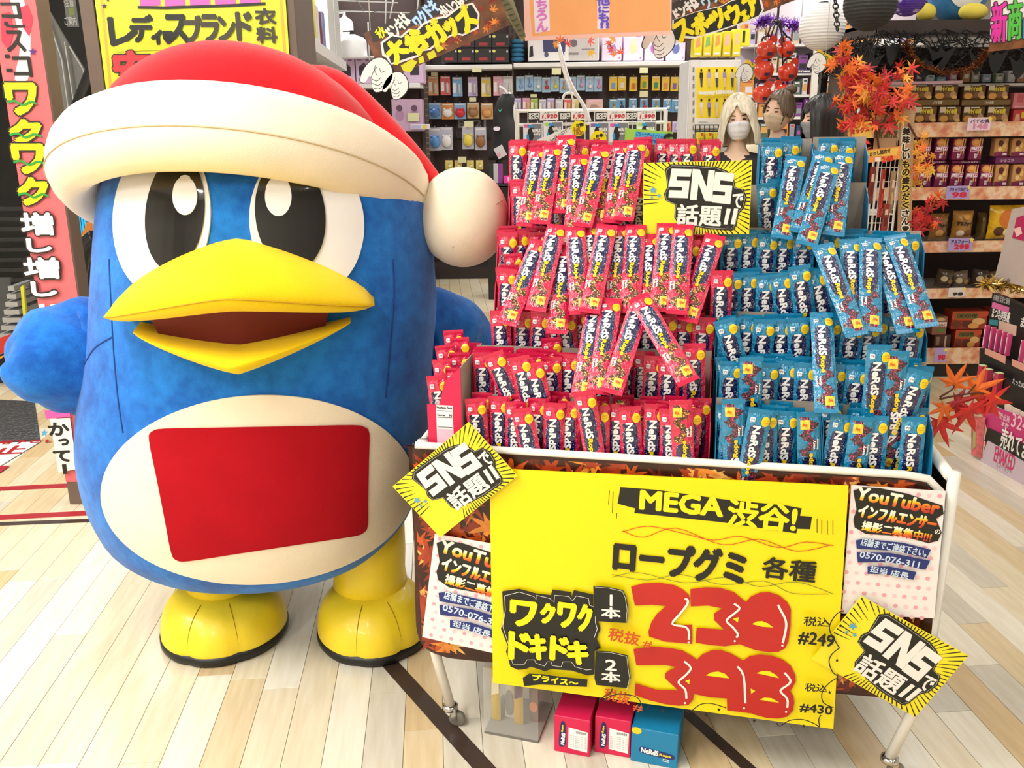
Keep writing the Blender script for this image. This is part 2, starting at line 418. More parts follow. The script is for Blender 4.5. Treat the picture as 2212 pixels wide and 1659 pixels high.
st = [PZ(-120, 1010), PZ(0, 1005), PZ(86, 955), PZ(60, 960), PZ(-120, 962)]
mb = MB(); mb.add([(p.x, p.y, 0.0055) for p in (PZ(-150, 1012), PZ(2, 1008), PZ(88, 956), PZ(-120, 962))], [(0, 1, 2, 3)], 0); obj('floor_sticker', mb, C('f2f0ee', 0.3), floor)
mb = MB(); mb.add([(p.x, p.y, 0.0062) for p in (PZ(-150, 1030), PZ(0, 1024), PZ(22, 1008), PZ(-120, 1012))], [(0, 1, 2, 3)], 0); obj('floor_sticker', mb, C('b03040', 0.3), floor)
ms = Matrix.Translation(PZ(20, 972)) @ Matrix.Rotation(YAW * 1.2, 4, 'Z')
mb = MB(); add_text(mb, '禁止', -0.06, -0.02, 0.30, 0.13, 0.0065, 0, 0.006, M=ms); add_text(mb, 'ご利用下さい', -0.02, 0.10, 0.44, 0.06, 0.0065, 0, 0.003, M=ms)
obj('lettering', mb, C('b0222c', 0.35), floor)
# walls and ceiling
WALL = mat('wall_paint', (214, 210, 204), 0.8, bump=0.05); 
def slab(x0, x1, y0, y1, z0, z1): mb = MB(); mb.box(((x0 + x1) / 2, (y0 + y1) / 2, (z0 + z1) / 2), (x1 - x0, y1 - y0, z1 - z0)); return mb
m, t, b = new_mat('brick_wall'); v = t.coord(); q = t.xyz(v); br = t.n.new('ShaderNodeTexBrick'); t.l.new(t.vec(q[0], q[2], 0.0), br.inputs['Vector'])
br.inputs['Scale'].default_value = 1.0; br.inputs['Brick Width'].default_value = 0.24; br.inputs['Row Height'].default_value = 0.075; br.inputs['Mortar Size'].default_value = 0.006
br.inputs['Color1'].default_value = L((116, 92, 80)); br.inputs['Color2'].default_value = L((96, 76, 66)); br.inputs['Mortar'].default_value = L((150, 138, 128)); t.l.new(br.outputs[0], b.inputs['Base Color'])
struct('wall_back', slab(-6, 5.5, 12.9, 13.0, 0, 3.3), m)
struct('wall_left', slab(-6.1, -6.0, -4, 13, 0, 3.3), WALL); struct('wall_right', slab(5.5, 5.6, -4, 13, 0, 3.3), WALL); struct('wall_front', slab(-6, 5.5, -4.1, -4, 0, 3.3), WALL)
ceil = struct('ceiling', slab(-6, 5.5, -4, 13, 3.3, 3.4), mat('ceiling_board', (232, 232, 228), 0.85, bump=0.1, bs=200))
gb = MB()
for k in range(-5, 6): gb.box((k * 1.0, 9, 3.292), (0.04, 8, 0.016))
for k in range(5, 13): gb.box((0, k * 1.0, 3.291), (11, 0.04, 0.014))
obj('ceiling_grid', gb, C('b8b8b4', 0.6), ceil)
# ceiling strip lights (fixture, diffuser and the lamp's own light)
fm = MB(); fm.box((0, 0, 0.04), (0.26, 1.62, 0.07), ch=0.01); dm = MB(); dm.box((0, 0, 0.0), (0.2, 1.55, 0.012))
fme, dme = fm.mesh('housing', [C('e8e8e6', 0.4)]), dm.mesh('diffuser', [mat('lamp_diffuser', (255, 252, 244), 0.4, var=0, emit=3.0)])
ld = {}
for i, (x, y, k) in enumerate(LAMPS):
    row = ORD[(i // 4)]; col = ('far left', 'inner left', 'inner right', 'far right')[i % 4]
    r = thing('ceiling_light', 'white strip ceiling light, %s of the %s row from the shop front' % (col, row), 'ceiling light', (x, y, 3.2), 'strip lights under the ceiling')
    for nm, me in (('housing', fme), ('diffuser', dme)): o = bpy.data.objects.new(nm, me); COL.objects.link(o); o.parent = r
    o = bpy.data.objects.new('lamp_light', ld.setdefault(k, bpy.data.lights.new('lamp_light', 'AREA'))); lt = o.data
    lt.shape = 'RECTANGLE'; lt.size = 0.2; lt.size_y = 1.5; lt.energy = LAMP_W * k; lt.color = (1.0, 0.985, 0.95)
    COL.objects.link(o); o.parent = r; o.location = (0, 0, -0.012)
    for yy in (-0.5, 0.5):
        rod = MB(); rod.tube([(0, yy, 0.07), (0, yy, 0.1)], 0.006, 6); obj('rod', rod, C('c8c8c8', 0.3, metal=0.8), r, local=True)

# ================================================================== PENGUIN COSTUME (plain stand-in)
def fur(name, rgb, dark):
    m, t, b = new_mat(name); v = t.coord()
    n = t.math('ADD', t.math('MULTIPLY', t.noise(v, 7.0, 4), 0.6), t.math('MULTIPLY', t.noise(v, 30.0, 4), 0.4))
    t.l.new(t.ramp(n, [(0.36, L(dark)), (0.62, L(rgb))]), b.inputs['Base Color']); b.inputs['Roughness'].default_value = 0.85
    b.inputs['Sheen Weight'].default_value = 0.22; b.inputs['Sheen Roughness'].default_value = 0.5; b.inputs['Specular IOR Level'].default_value = 0.15
    h = t.math('ADD', t.noise(v, 320.0, 2), t.math('MULTIPLY', t.noise(v, 28.0, 3), 1.5)); t.l.new(t.bump(h, 0.35, 0.006), b.inputs['Normal']); return m
BLUE = fur('blue_plush', (36, 128, 220), (20, 88, 176)); CREAM = mat('cream_felt', (246, 232, 208), 0.9, var=0.03, bump=0.25, bs=300, sheen=0.15, spec=0.15)
REDF = mat('red_felt', (226, 30, 40), 0.85, var=0.05, bump=0.3, bs=420, sheen=0.25, spec=0.15); YEL = mat('yellow_felt', (252, 216, 24), 0.75, var=0.04, bump=0.25, bs=350, sheen=0.1, spec=0.2)
PATCH = mat('red_patch', (172, 14, 28), 0.85, var=0.05, bump=0.3, bs=400, spec=0.15); SEAM = C('123f86', 0.9)
PG = thing('penguin_costume', 'big blue plush penguin costume with red nightcap standing left of the candy cart', 'costume', (-0.80, 2.55, 0))
BY = 2.56
rows_px = [(330, 262, 862), (370, 215, 910), (430, 200, 922), (480, 195, 924), (540, 191, 928), (600, 188, 932), (660, 184, 936), (720, 178, 934), (780, 170, 930), (840, 162, 926), (900, 158, 922), (950, 157, 919), (1000, 163, 914), (1050, 174, 905), (1100, 194, 892), (1150, 222, 866), (1190, 268, 828), (1215, 315, 786), (1235, 375, 730)]
brow = []
for (v, l, r) in rows_px:
    p, q = P(l, v, BY - 0.10), P(r, v, BY - 0.10); brow.append((q.z, (p.x + q.x) / 2, (q.x - p.x) / 2))
zt, zb = brow[0], brow[-1]
rows = [(zt[0] + 0.06 * math.sin(a), zt[1], zt[2] * math.cos(a)) for a in (1.52, 1.2, 0.8, 0.4)] + brow + [(zb[0] - 0.022, zb[1], zb[2] * 0.80), (zb[0] - 0.034, zb[1], zb[2] * 0.5), (zb[0] - 0.038, zb[1], zb[2] * 0.05)]
rows = smooth(rows, 3, False); NB = 96; R = []
for (z, cx, a) in rows:
    ring = []
    for k in range(NB):
        th = 2 * math.pi * k / NB; cs, sn = math.cos(th), math.sin(th); e = 0.94
        ring.append((cx + a * math.copysign(abs(cs) ** e, cs), BY + 0.84 * a * math.copysign(abs(sn) ** e, sn), z))
    R.append(ring)
mb = MB(); mb.grid(R, closed=True); mb.f.append(tuple(range(NB))); mb.m.append(0)
mb.f.append(tuple((len(R) - 1) * NB + k for k in range(NB))); mb.m.append(0)
obj('body', mb, BLUE, PG, smooth=True)
BV = BVHTree.FromPolygons([Vector(p) for p in mb.v], mb.f)
def hit(u, v, off=0.0):
    loc, nor, i, d = BV.ray_cast(EYE, ray(u, v).normalized())
    if loc is None: return None
    if nor.dot(ray(u, v)) > 0: nor = -nor
    return loc + nor * off
def patch(name, pts, mtl, off, parent=PG, rings=12, sub=8, label=None):
    o_ = smooth(pts, sub); n_ = len(o_); cx = sum(p[0] for p in o_) / n_; cy = sum(p[1] for p in o_) / n_; rr = []
    for i in range(rings + 1):
        f = 1 - i / rings * 0.999; ring = []
        for (x, y) in o_:
            g = f; p = None
            while p is None and g > 0: p = hit(cx + (x - cx) * g, cy + (y - cy) * g, off); g -= 0.02
            ring.append(p)
        rr.append(ring)
    skirt = [hit(cx + (x - cx), cy + (y - cy), -0.002) or rr[0][k] for k, (x, y) in enumerate(o_)]
    mb = MB(); mb.grid([skirt] + rr, closed=True); o = obj(name, mb, mtl, parent, smooth=True, auto=0.9)
    if label: o['label'] = label
    return o
def oval(cx, cy, rx, ry, rot=0, n=16):
    a = math.radians(rot); return [(cx + rx * math.cos(q) * math.cos(a) - ry * math.sin(q) * math.sin(a), cy + rx * math.cos(q) * math.sin(a) + ry * math.sin(q) * math.cos(a)) for q in [2 * math.pi * k / n for k in range(n)]]
WHT = mat('white_felt', (240, 238, 240), 0.8, var=0.02, bump=0.15, bs=300, spec=0.2); BLKV = mat('black_vinyl', (10, 10, 11), 0.12, var=0.1, bump=0.12, bs=14, coat=0.6)
for s_, (w_, k_, h_) in enumerate((((352, 470, 104, 168, 4), (382, 462, 62, 122, 6), (405, 425, 26, 40)), ((662, 480, 122, 158, -6), (627, 464, 74, 120, -6), (602, 425, 28, 42)))):
    e = patch('eye', oval(*w_), WHT, 0.006); patch('pupil', oval(*k_), BLKV, 0.010, e); patch('eye_highlight', oval(*h_), WHT, 0.013, e, 6)
patch('belly', oval(557, 1056, 336, 203, -3, 20), CREAM, 0.006, sub=6, rings=16, label='cream belly panel')
def rrect(a, b_, c_, d_, q=0.08):
    out = []; P4 = [a, b_, c_, d_]
    for i in range(4):
        p0, p1, p2 = P4[i - 1], P4[i], P4[(i + 1) % 4]
        out += [(p1[0] + (p0[0] - p1[0]) * q, p1[1] + (p0[1] - p1[1]) * q), (p1[0] + ((p0[0] + p2[0]) / 2 - p1[0]) * q * 0.5, p1[1] + ((p0[1] + p2[1]) / 2 - p1[1]) * q * 0.5), (p1[0] + (p2[0] - p1[0]) * q, p1[1] + (p2[1] - p1[1]) * q)]
        for f in (0.3, 0.5, 0.7): out.append((p1[0] + (p2[0] - p1[0]) * f, p1[1] + (p2[1] - p1[1]) * f))
    return out
patch('belly_patch', rrect((322, 925), (794, 916), (790, 1150), (378, 1212)), PATCH, 0.010, sub=3, rings=14, label='plain red felt patch')
for ln in ([(236, 560), (240, 650), (246, 760), (255, 860), (266, 935)], [(848, 560), (850, 640), (840, 780), (832, 860)], [(180, 792), (205, 752), (243, 728)], [(395, 1110), (340, 1010), (300, 940)]):
    pts = [p for p in (hit(u, v, 0.0005) for u, v in smooth(ln, 6, False)) if p]
    mb = MB(); mb.tube(pts, 0.0022, 5); obj('seam', mb, SEAM, PG, smooth=True)
# bill
fa = math.radians(9); FW = Vector((math.sin(fa), -math.cos(fa), 0)); FX = Vector((math.cos(fa), math.sin(fa), 0)); UP = Vector((0, 0, 1))
pc = hit(523, 660); 
def bl(x, y, z): return pc + FX * x + FW * y + UP * (z)
W2 = 0.325
def bill(W, Pm, topz, seam, thick, back, pw=1.7, ns=28, nt=9):
    rows = []
    for i in range(ns + 1):
        s_ = -1 + 2 * i / ns; k = max(0.0, 1 - abs(s_) ** pw); D = Pm * k ** 0.8 + 0.012; zs = seam(s_); tz = topz(s_); row = []
        for j in range(nt + 1):
            a = math.pi / 2 * j / nt; y = back(s_) + (D - back(s_)) * math.sin(a) ** 0.92; z = zs + (tz - zs) * math.cos(a) ** 0.92; row.append(bl(W * s_, y, z))
        th = thick(s_)
        for j in range(1, nt + 1):
            a = math.pi / 2 * j / nt; y = back(s_) + (D - back(s_)) * math.cos(a) ** 0.7; z = zs - th * math.sin(a); row.append(bl(W * s_, y, z))
        rows.append(row)
    mb = MB(); mb.grid(rows); n_ = len(rows[0]); mb.f += [tuple(range(n_ - 1, -1, -1)), tuple(ns * n_ + k for k in range(n_))]; mb.m += [0, 0]; return mb
wrap = lambda W: (lambda s_: -0.07 - 0.26 * (abs(s_) * W) ** 2 / 0.2)
K = lambda s_, p=1.6: max(0.0, 1 - abs(s_) ** p)
RD = lambda s_: max(0.03, 1 - abs(s_) ** 7) ** 0.5
bk = bill(W2, 0.235, lambda s_: (-0.012 + 0.075 * K(s_, 1.4)) + (0.040 * RD(s_) + 0.062 * K(s_, 1.5)), lambda s_: -0.012 + 0.075 * K(s_, 1.4), lambda s_: (0.036 + 0.022 * K(s_, 1.2)) * RD(s_), wrap(W2))
BK = obj('upper_bill', bk, YEL, PG, smooth=True, auto=1.0)
lw = bill(0.262, 0.205, lambda s_: -0.044 - 0.030 * K(s_, 1.2), lambda s_: -0.055 - 0.045 * K(s_, 1.1), lambda s_: (0.012 + 0.036 * K(s_, 1.1)) * RD(s_), wrap(0.262), 1.3)
obj('lower_bill', lw, YEL, PG, smooth=True, auto=1.0)
mr = [[], []]
for i in range(25):
    s_ = -0.72 + 1.44 * i / 24; mr[0].append(bl(0.3 * s_, 0.13 * K(s_, 1.6) - 0.01, -0.01 + 0.02 * K(s_))); mr[1].append(bl(0.27 * s_, 0.10 * K(s_, 1.4) - 0.02, -0.065 - 0.04 * K(s_, 1.2)))
mb = MB(); mb.grid(mr); obj('mouth', mb, C('6e1d1c', 0.7), PG, smooth=True)
sm = MB(); sm.tube([bl(W2 * s_, 0.235 * K(s_, 1.7) ** 0.8 + 0.0135, -0.012 + 0.075 * K(s_, 1.4)) for s_ in [-0.97 + 1.94 * i / 40 for i in range(41)]], 0.0016, 5); obj('bill_seam', sm, C('c79a10', 0.8), BK)
# cap: dome, rolled brim, tail, pompom
capo = obj('cap', (lambda mb: mb)(MB()), REDF, PG) if False else None
cl, crr, cf = P(196, 402, BY), P(880, 424, BY), P(545, 272, BY - 0.40)
cc = (cl + crr) / 2; ax = (crr - cl) / 2; A = ax.length; axn = ax.normalized()
fr = cf - cc; fr = fr - axn * fr.dot(axn); B = fr.length; frn = fr.normalized(); un = axn.cross(-frn).normalized() if axn.cross(-frn).z > 0 else -axn.cross(-frn).normalized()
NR = 72; rr = []
for k in range(NR):
    th = 2 * math.pi * k / NR; ctr = cc + axn * (A * math.cos(th)) + frn * (B * math.sin(th)); out = (axn * math.cos(th) + frn * math.sin(th) * 1.05).normalized(); ring = []
    for j in range(16):
        a = 2 * math.pi * j / 16; rv, rh = 0.098 + 0.012 * math.sin(th), 0.072
        w_ = 1 + 0.05 * math.sin(a * 3 + 1)
        ring.append(ctr + un * (rv * math.sin(a) * w_) + out * (rh * math.cos(a)))
    rr.append(ring)
mb = MB(); mb.grid(rr + [rr[0]], closed=True); BR = obj('cap_brim', mb, CREAM, PG, smooth=True, local=False); BR['label'] = 'cream rolled cap brim'
sm = MB(); sm.tube([cc + axn * (A * math.cos(t_)) + frn * (B * math.sin(t_)) + un * -0.035 + (axn * math.cos(t_) + frn * math.sin(t_) * 1.05).normalized() * 0.0685 for t_ in [0.2 + 2.7 * i / 40 for i in range(41)]], 0.0022, 5); obj('brim_seam', sm, C('cdb893', 0.9), BR)
pk = P(533, 134, BY - 0.02); pks = pk - cc; rows = []
for i in range(15):
    f = i / 14; a = f * math.pi / 2; sc_ = 0.94 * math.cos(a) if i < 14 else 0.012; ring = []
    c2 = cc + pks * math.sin(a)
    for k in range(48):
        th = 2 * math.pi * k / 48; ring.append(c2 + axn * (A * 1.0 * sc_ * math.cos(th)) + frn * (B * 1.0 * sc_ * math.sin(th)))
    rows.append(ring)
mb = MB(); mb.grid(rows, closed=True); mb.f.append(tuple(14 * 48 + k for k in range(48))); mb.m.append(0); CAP = obj('cap', mb, REDF, PG, smooth=True); CAP['label'] = 'red felt nightcap'
tq = smooth([(640, 235, BY, .09), (690, 222, BY, .10), (750, 264, BY + .01, .10), (850, 356, BY + .01, .088), (912, 414, BY + .01, .07), (945, 452, BY - .01, .05)], 6, False)
mb = MB(); mb.tube([P(*q[:3]) for q in tq], [q[3] for q in tq], 28); obj('cap_tail', mb, REDF, PG, smooth=True)
pm_ = P(1000, 470, BY - 0.03); mb = MB(); mb.ball(pm_, (0.130, 0.128, 0.140), 36); PO = obj('pompom', mb, CREAM, PG, smooth=True); PO['label'] = 'cream pompom'
mb = MB(); mb.tube([pm_ + Vector((0.131 * math.sin(a) * 0.80, -0.131 * math.cos(a) * 0.8 , 0.141 * 0.6)) * 0 + Vector((0.1305 * math.sin(q), -0.129 * math.cos(q) * 0.86, -0.045 + 0.10 * math.sin(q * 1.3)))* 1.0 for q in [-0.2 + 1.3 * i / 14 for i in range(15)] for a in (0,)], 0.0015, 4); obj('pompom_seam', mb, C('c0b090', 0.9), PO)
# wings
def wing(pts, rad, flat, sd):
    pts = smooth(pts, 5, False); rad = [q[0] for q in smooth([(r,) for r in rad], 5, False)]; mb = MB(); mb.tube(pts, rad, 28, flat=1.0)
    r_ = random.Random(sd); n_ = 28
    for i in range(len(pts)):
        for k in range(n_):
            j = i * n_ + k; p = Vector(mb.v[j]); d = p - Vector(pts[i]); f = 1 + 0.07 * math.sin(i * 0.9 + 1.5 * math.sin(k * 0.45 + sd)) * (1 - i / len(pts)) + 0.02 * math.sin(k * 1.3)
            q = Vector(pts[i]) + d * f; q.y = pts[i][1] + (q.y - pts[i][1]) * flat; mb.v[j] = tuple(q)
    return obj('wing', mb, BLUE, PG, smooth=True)
wing([P(225, 775, 2.45), P(150, 775, 2.42), P(100, 785, 2.36), P(55, 800, 2.31), P(22, 803, 2.29), P(0, 800, 2.28)], [0.165, 0.165, 0.135, 0.092, 0.05, 0.012], 0.62, 1)
wing([P(880, 740, 2.64), P(935, 722, 2.70), P(985, 732, 2.76), P(1030, 760, 2.80), P(1060, 795, 2.82)], [0.15, 0.15, 0.125, 0.09, 0.04], 0.7, 2)
# feet
def foot(c, yaw, rx, ry, h, sd):
    mb, so_ = MB(), MB(); M = Matrix.Translation(c) @ Matrix.Rotation(yaw, 4, 'Z'); rows = []; N = 48
    for i in range(15):
        a = math.pi / 2 * i / 14; ring = []
        for k in range(N):
            th = 2 * math.pi * k / N; cx, sy = math.cos(th), math.sin(th); gr = 0.0
            for g0 in (-1.57 - 0.42, -1.57 + 0.42):
                dd = (th - g0 + math.pi) % (2 * math.pi) - math.pi; gr += math.exp(-(dd / 0.10) ** 2)
            rad = math.cos(a) ** 0.55 if i < 14 else 0.0; f = rad * (1 - 0.045 * gr * math.cos(a) ** 0.3)
            fz = h * (math.sin(a) ** 0.9) * (1.0 - 0.20 * max(0, -sy) * rad)
            ring.append((rx * f * cx, ry * f * sy * (1.06 if sy < 0 else 0.95), 0.026 + fz))
        rows.append(ring)
    mb.grid(rows, closed=True, M=M); 
    pr = []
    for k in range(N):
        th = 2 * math.pi * k / N; cx, sy = math.cos(th), math.sin(th); gr = sum(math.exp(-(((th - g0 + math.pi) % (2 * math.pi) - math.pi) / 0.10) ** 2) for g0 in (-1.99, -1.15))
        f = 1.02 - 0.03 * gr; pr.append((rx * f * cx, ry * f * sy * (1.06 if sy < 0 else 0.95)))
    so_.grid([[(x * 0.96, y * 0.96, 0.0) for x, y in pr], [(x, y, 0.012) for x, y in pr], [(x * 0.995, y * 0.995, 0.032) for x, y in pr], [(x * 0.9, y * 0.9, 0.036) for x, y in pr]], closed=True, M=M)
    so_.add([M @ Vector((x * 0.96, y * 0.96, 0.0)) for x, y in pr][::-1], [tuple(range(N))])
    o = obj('foot', mb, FYEL, PG, smooth=True); obj('sole', so_, C('141413', 0.4), o, smooth=True)
    lg = MB(); lg.tube([M @ Vector((0, 0.03, h * 0.55)), M @ Vector((0, 0.04, h + 0.05)), M @ Vector((0, 0.05, h + 0.12)), M @ Vector((0, 0.06, 0.5))], [0.125, 0.112, 0.118, 0.12], 24); obj('leg', lg, FYEL, PG, smooth=True)
    for g0 in (-1.99, -1.15):
        cp = []
        for i in range(1, 12):
            a = math.pi / 2 * i / 14; rad = math.cos(a) ** 0.55; f = rad * (1 - 0.045 * math.cos(a) ** 0.3); sy = math.sin(g0); cp.append(M @ Vector((rx * f * math.cos(g0), ry * f * sy * 1.06, 0.0275 + h * math.sin(a) ** 0.9 * (1.0 - 0.20 * max(0, -sy) * rad))))
        cs_ = MB(); cs_.tube(cp, 0.0014, 4); obj('crease_seam', cs_, C('a8861a', 0.8), o)
    st_ = MB(); st_.tube([M @ Vector((-0.1 + 0.2 * i / 12, -ry * 0.38 - 0.02 * math.sin(i / 12 * math.pi), h * 0.93 + 0.004)) for i in range(13)], 0.0012, 4); obj('stitching', st_, C('a8861a', 0.8), o)
FYEL = mat('yellow_vinyl', (248, 216, 40), 0.42, var=0.05, bump=0.35, bs=26, coat=0.1)
f1, f2 = PZ(448, 1440), PZ(782, 1440)
foot(Vector((f1.x, f1.y + 0.185, 0)), math.radians(6), 0.193, 0.185, 0.15, 1); foot(Vector((f2.x + 0.01, f2.y + 0.185, 0)), math.radians(14), 0.175, 0.185, 0.15, 2)
# ================================================================== CANDY CART
CA = math.radians(10.5); CO = Vector((-0.225, 1.985, 0))
EW = Vector((math.cos(CA), -math.sin(CA), 0)); ED = Vector((math.sin(CA), math.cos(CA), 0))
CM = Matrix.Translation(CO) @ Matrix.Rotation(-CA, 4, 'Z')
CN = -ED
def cpl(d): return CO + ED * d            # a point of the upright plane at depth d behind the cart front
def cloc(u, v, d):
    q = PP(u, v, cpl(d), CN) - CO; return q.dot(EW), q.z
WT = mat('white_enamel', (238, 234, 226), 0.35, var=0.05, bump=0.05, bs=40); CHR = mat('chrome', (205, 205, 205), 0.15, metal=1.0, var=0.03)
GREYC = mat('grey_cardboard', (168, 156, 144), 0.9, var=0.06, bump=0.1, bs=120)
CT = thing('candy_cart', 'white wheeled cart with an autumn leaf print front, loaded with candy packets', 'cart', CM)
def cobj(name, mb, m, **k): return obj(name, mb, m, CT, local=True, **k)
DB = 0.66
def rail(pts, r=0.013): mb = MB(); mb.tube(pts, r, 10); return mb
cobj('rail', rail([(-0.01, 0.004, 0.806), (1.10, 0.004, 0.799), (1.15, 0.004, 0.792), (1.178, 0.004, 0.765), (1.184, 0.004, 0.72)], 0.009), WT, smooth=True)
cobj('rail', rail([(-0.005, DB, 0.81), (1.19, DB, 0.80)]), WT, smooth=True)
cobj('rail', rail([(-0.004, 0.0, 0.802), (-0.004, DB, 0.802)], 0.008), WT, smooth=True); cobj('rail', rail([(1.195, 0.01, 0.80), (1.195, DB, 0.80)]), WT, smooth=True)
for (xt, xb, y) in ((0.0, 0.045, 0.03), (1.205, 1.150, 0.012), (0.0, 0.045, DB), (1.20, 1.150, DB)):
    lg = cobj('leg', rail([(xt, y, 0.81), (xt, y, 0.26), (xb, y, 0.060)], 0.0135), WT, smooth=True)
    mb = MB(); mb.lathe([(0.013, 0.064), (0.021, 0.060), (0.022, 0.050), (0.012, 0.045)], 16, c=(xb, y, 0)); cup = obj('caster_cup', mb, CHR, lg, local=True, smooth=True)
    mb = MB(); mb.box((xb + 0.012, y - 0.014, 0.038), (0.012, 0.002, 0.036)).box((xb + 0.012, y + 0.014, 0.038), (0.012, 0.002, 0.036)).box((xb + 0.006, y, 0.054), (0.02, 0.03, 0.004)); obj('caster_fork', mb, CHR, lg, local=True)['kind'] = 'stuff'
    mb = MB(); Mw = Matrix.Translation((xb + 0.018, y, 0.0215)) @ Matrix.Rotation(math.pi / 2, 4, 'X'); mb.lathe([(0.004, -0.009), (0.018, -0.009), (0.0215, -0.006), (0.0215, 0.006), (0.018, 0.009), (0.004, 0.009)], 20, M=Mw); obj('caster_wheel', mb, mat('grey_rubber', (128, 124, 112), 0.35), lg, local=True, smooth=True)
pan = [(-0.018, 0.79), (-0.014, 0.799), (0.0, 0.800), (0.5, 0.796), (1.10, 0.789), (1.145, 0.780), (1.172, 0.755), (1.182, 0.73), (1.19, 0.60), (1.203, 0.36), (1.203, 0.30), (1.192, 0.258), (1.15, 0.236), (1.08, 0.232), (0.6, 0.226), (0.12, 0.224), (0.04, 0.228), (-0.008, 0.248), (-0.027, 0.29), (-0.029, 0.36), (-0.024, 0.55)]
MC = Matrix(((1, 0, 0, 0), (0, 0, -1, 0), (0, 1, 0, 0), (0, 0, 0, 1)))       # panel drawing plane -> cart front
BRN = mat('leaf_print_brown', (58, 24, 16), 0.3, var=0.6, vs=14)
mb = MB(); mb.prism(smooth(pan, 3), -0.010, 0.0, M=MC); FP = cobj('front_panel', mb, BRN); FP['label'] = 'front panel with a printed autumn leaf pattern'
LM = [mat('leaf_print_%d' % i, c, 0.3, var=0.3, vs=30) for i, c in enumerate(((200, 84, 30), (226, 138, 52), (140, 44, 26), (168, 60, 30), (238, 176, 92), (104, 34, 24)))]
rl = random.Random(4); lp = MB(); cnt = 0
while cnt < 300:
    x, z = rl.uniform(-0.02, 1.19), rl.uniform(0.235, 0.792)
    if 0.22 < x < 0.95 and 0.20 < z < 0.72: continue
    cnt += 1; r = rl.uniform(0.028, 0.062); pl = [(x + a, z + b_) for a, b_ in leafpoly(r, rl.uniform(0, 360))]
    if z > 0.74 and x > 1.12 or z < 0.26 and (x < 0.03 or x > 1.15): continue
    pl = [(max(-0.016, min(1.172, a)), max(0.240, min(0.788, b_))) for a, b_ in pl]
    lp.flat(pl, 0.0003 + cnt * 1e-6, rl.choice((0, 1, 2, 2, 3, 3, 5, 5, 0, 4)), M=MC)
o = obj('leaf_print', lp, LM, FP, local=True); o['kind'] = 'stuff'
mb = MB(); mb.box((1.206, DB / 2, 0.52), (0.006, DB - 0.02, 0.52)); cobj('side_panel', mb, BRN)
mb = MB(); mb.box((-0.014, DB / 2, 0.53), (0.006, DB - 0.02, 0.52)); cobj('side_panel', mb, BRN)
mb = MB(); mb.box((0.595, DB, 0.53), (1.18, 0.006, 0.52)); cobj('back_panel', mb, BRN)
mb = MB(); mb.box((0.595, DB / 2, 0.585), (1.18, DB - 0.03, 0.012)); cobj('tray', mb, WT)
for k in range(14): mb = MB(); mb.tube([(0.01, 0.03 + 0.045 * k, 0.60), (-0.002, 0.03 + 0.045 * k, 0.81)], 0.002, 5); cobj('wire', mb, WT)

# ------------------------------------------------------------------ stepped stand and cartons
TZ = [0.915, 1.005, 1.09, 1.18, 1.27, 1.388, 1.49]; TD = [0.022 + 0.085 * i for i in range(7)]; PLN = 0.252; PWD = 0.0515; LNS = 0.254
SEG = [('pink', [(0.115, 0.40), (0.40, 0.685)], 'blue', [(0.695, 0.93), (0.93, 1.165)]), ('pink', [(0.105, 0.395), (0.395, 0.685)], 'blue', [(0.695, 0.93), (0.93, 1.17)]),
       ('pink', [(0.14, 0.41), (0.41, 0.685)], 'blue', [(0.69, 0.93), (0.93, 1.175)]), ('pink', [(0.13, 0.41), (0.41, 0.69)], 'blue', [(0.695, 0.94), (0.94, 1.185)]),
       ('pink', [(0.12, 0.40), (0.40, 0.695)], 'blue', [(0.70, 0.945), (0.945, 1.19)]), ('pink', [(0.14, 0.42), (0.42, 0.68)], 'blue', [(0.755, 0.915), (0.915, 1.065)]),
       ('pink', [(0.125, 0.41), (0.41, 0.695)], 'blue', [(0.795, 0.935), (0.935, 1.07)])]
PKC = mat('pink_carton', (214, 24, 78), 0.45); BLC = mat('blue_carton', (16, 128, 176), 0.45)
rs = MB()
for i in range(7): z = TZ[i] - PLN - 0.006; x0, x1 = (0.108, 1.178) if i < 5 else (0.12, 1.08); rs.box(((x0 + x1) / 2, TD[i] + 0.041, (z + 0.592) / 2), (x1 - x0, 0.082, max(0.01, z - 0.592)))
ST = obj('stepped_stand', rs, GREYC, local=True); ST.matrix_basis = CM; tag(ST, 'grey cardboard stepped stand inside the cart under the candy cartons', 'stand'); ST['kind'] = None; del ST['kind']
for i, sg in enumerate(SEG):
    for col, segs in ((sg[0], sg[1]), (sg[2], sg[3])):
        for j, (x0, x1) in enumerate(segs):
            z0, z1 = TZ[i] - PLN - 0.004, TZ[i] - 0.004; m = PKC if col == 'pink' else BLC
            r = thing('display_carton', 'open %s carton of candy packets on the %s tier from the bottom, %s half' % (col, ORD[i], ('left', 'right')[j]), 'carton', CM @ Matrix.Translation((x0, TD[i], z0)), 'candy display cartons')
            W_, D_, H_ = x1 - x0 - 0.002, 0.082, z1 - z0; EX = (0.0, 0.016, 0.006, 0.012)[(i * 3 + j * 2 + (col == 'blue')) % 4]
            for nm, c, d, mm in (('base', (W_ / 2, D_ / 2, 0.001), (W_, D_, 0.002), m), ('back_wall', (W_ / 2, D_ - 0.001, (H_ + EX) / 2), (W_, 0.002, H_ + EX), GREYC), ('front_wall', (W_ / 2, 0.001, 0.055), (W_, 0.002, 0.11), m)):
                mb = MB(); mb.box(c, d); obj(nm, mb, mm, r, local=True)
            for xx in (0.001, W_ - 0.001): mb = MB(); mb.prism([(0.0, 0.0), (D_, 0.0), (D_, H_), (0.03, H_ - 0.03), (0.0, 0.11)], xx - 0.001, xx + 0.001, M=Matrix(((0, 0, 1, 0), (1, 0, 0, 0), (0, 1, 0, 0), (0, 0, 0, 1)))); obj('side_wall', mb, m, r, local=True)

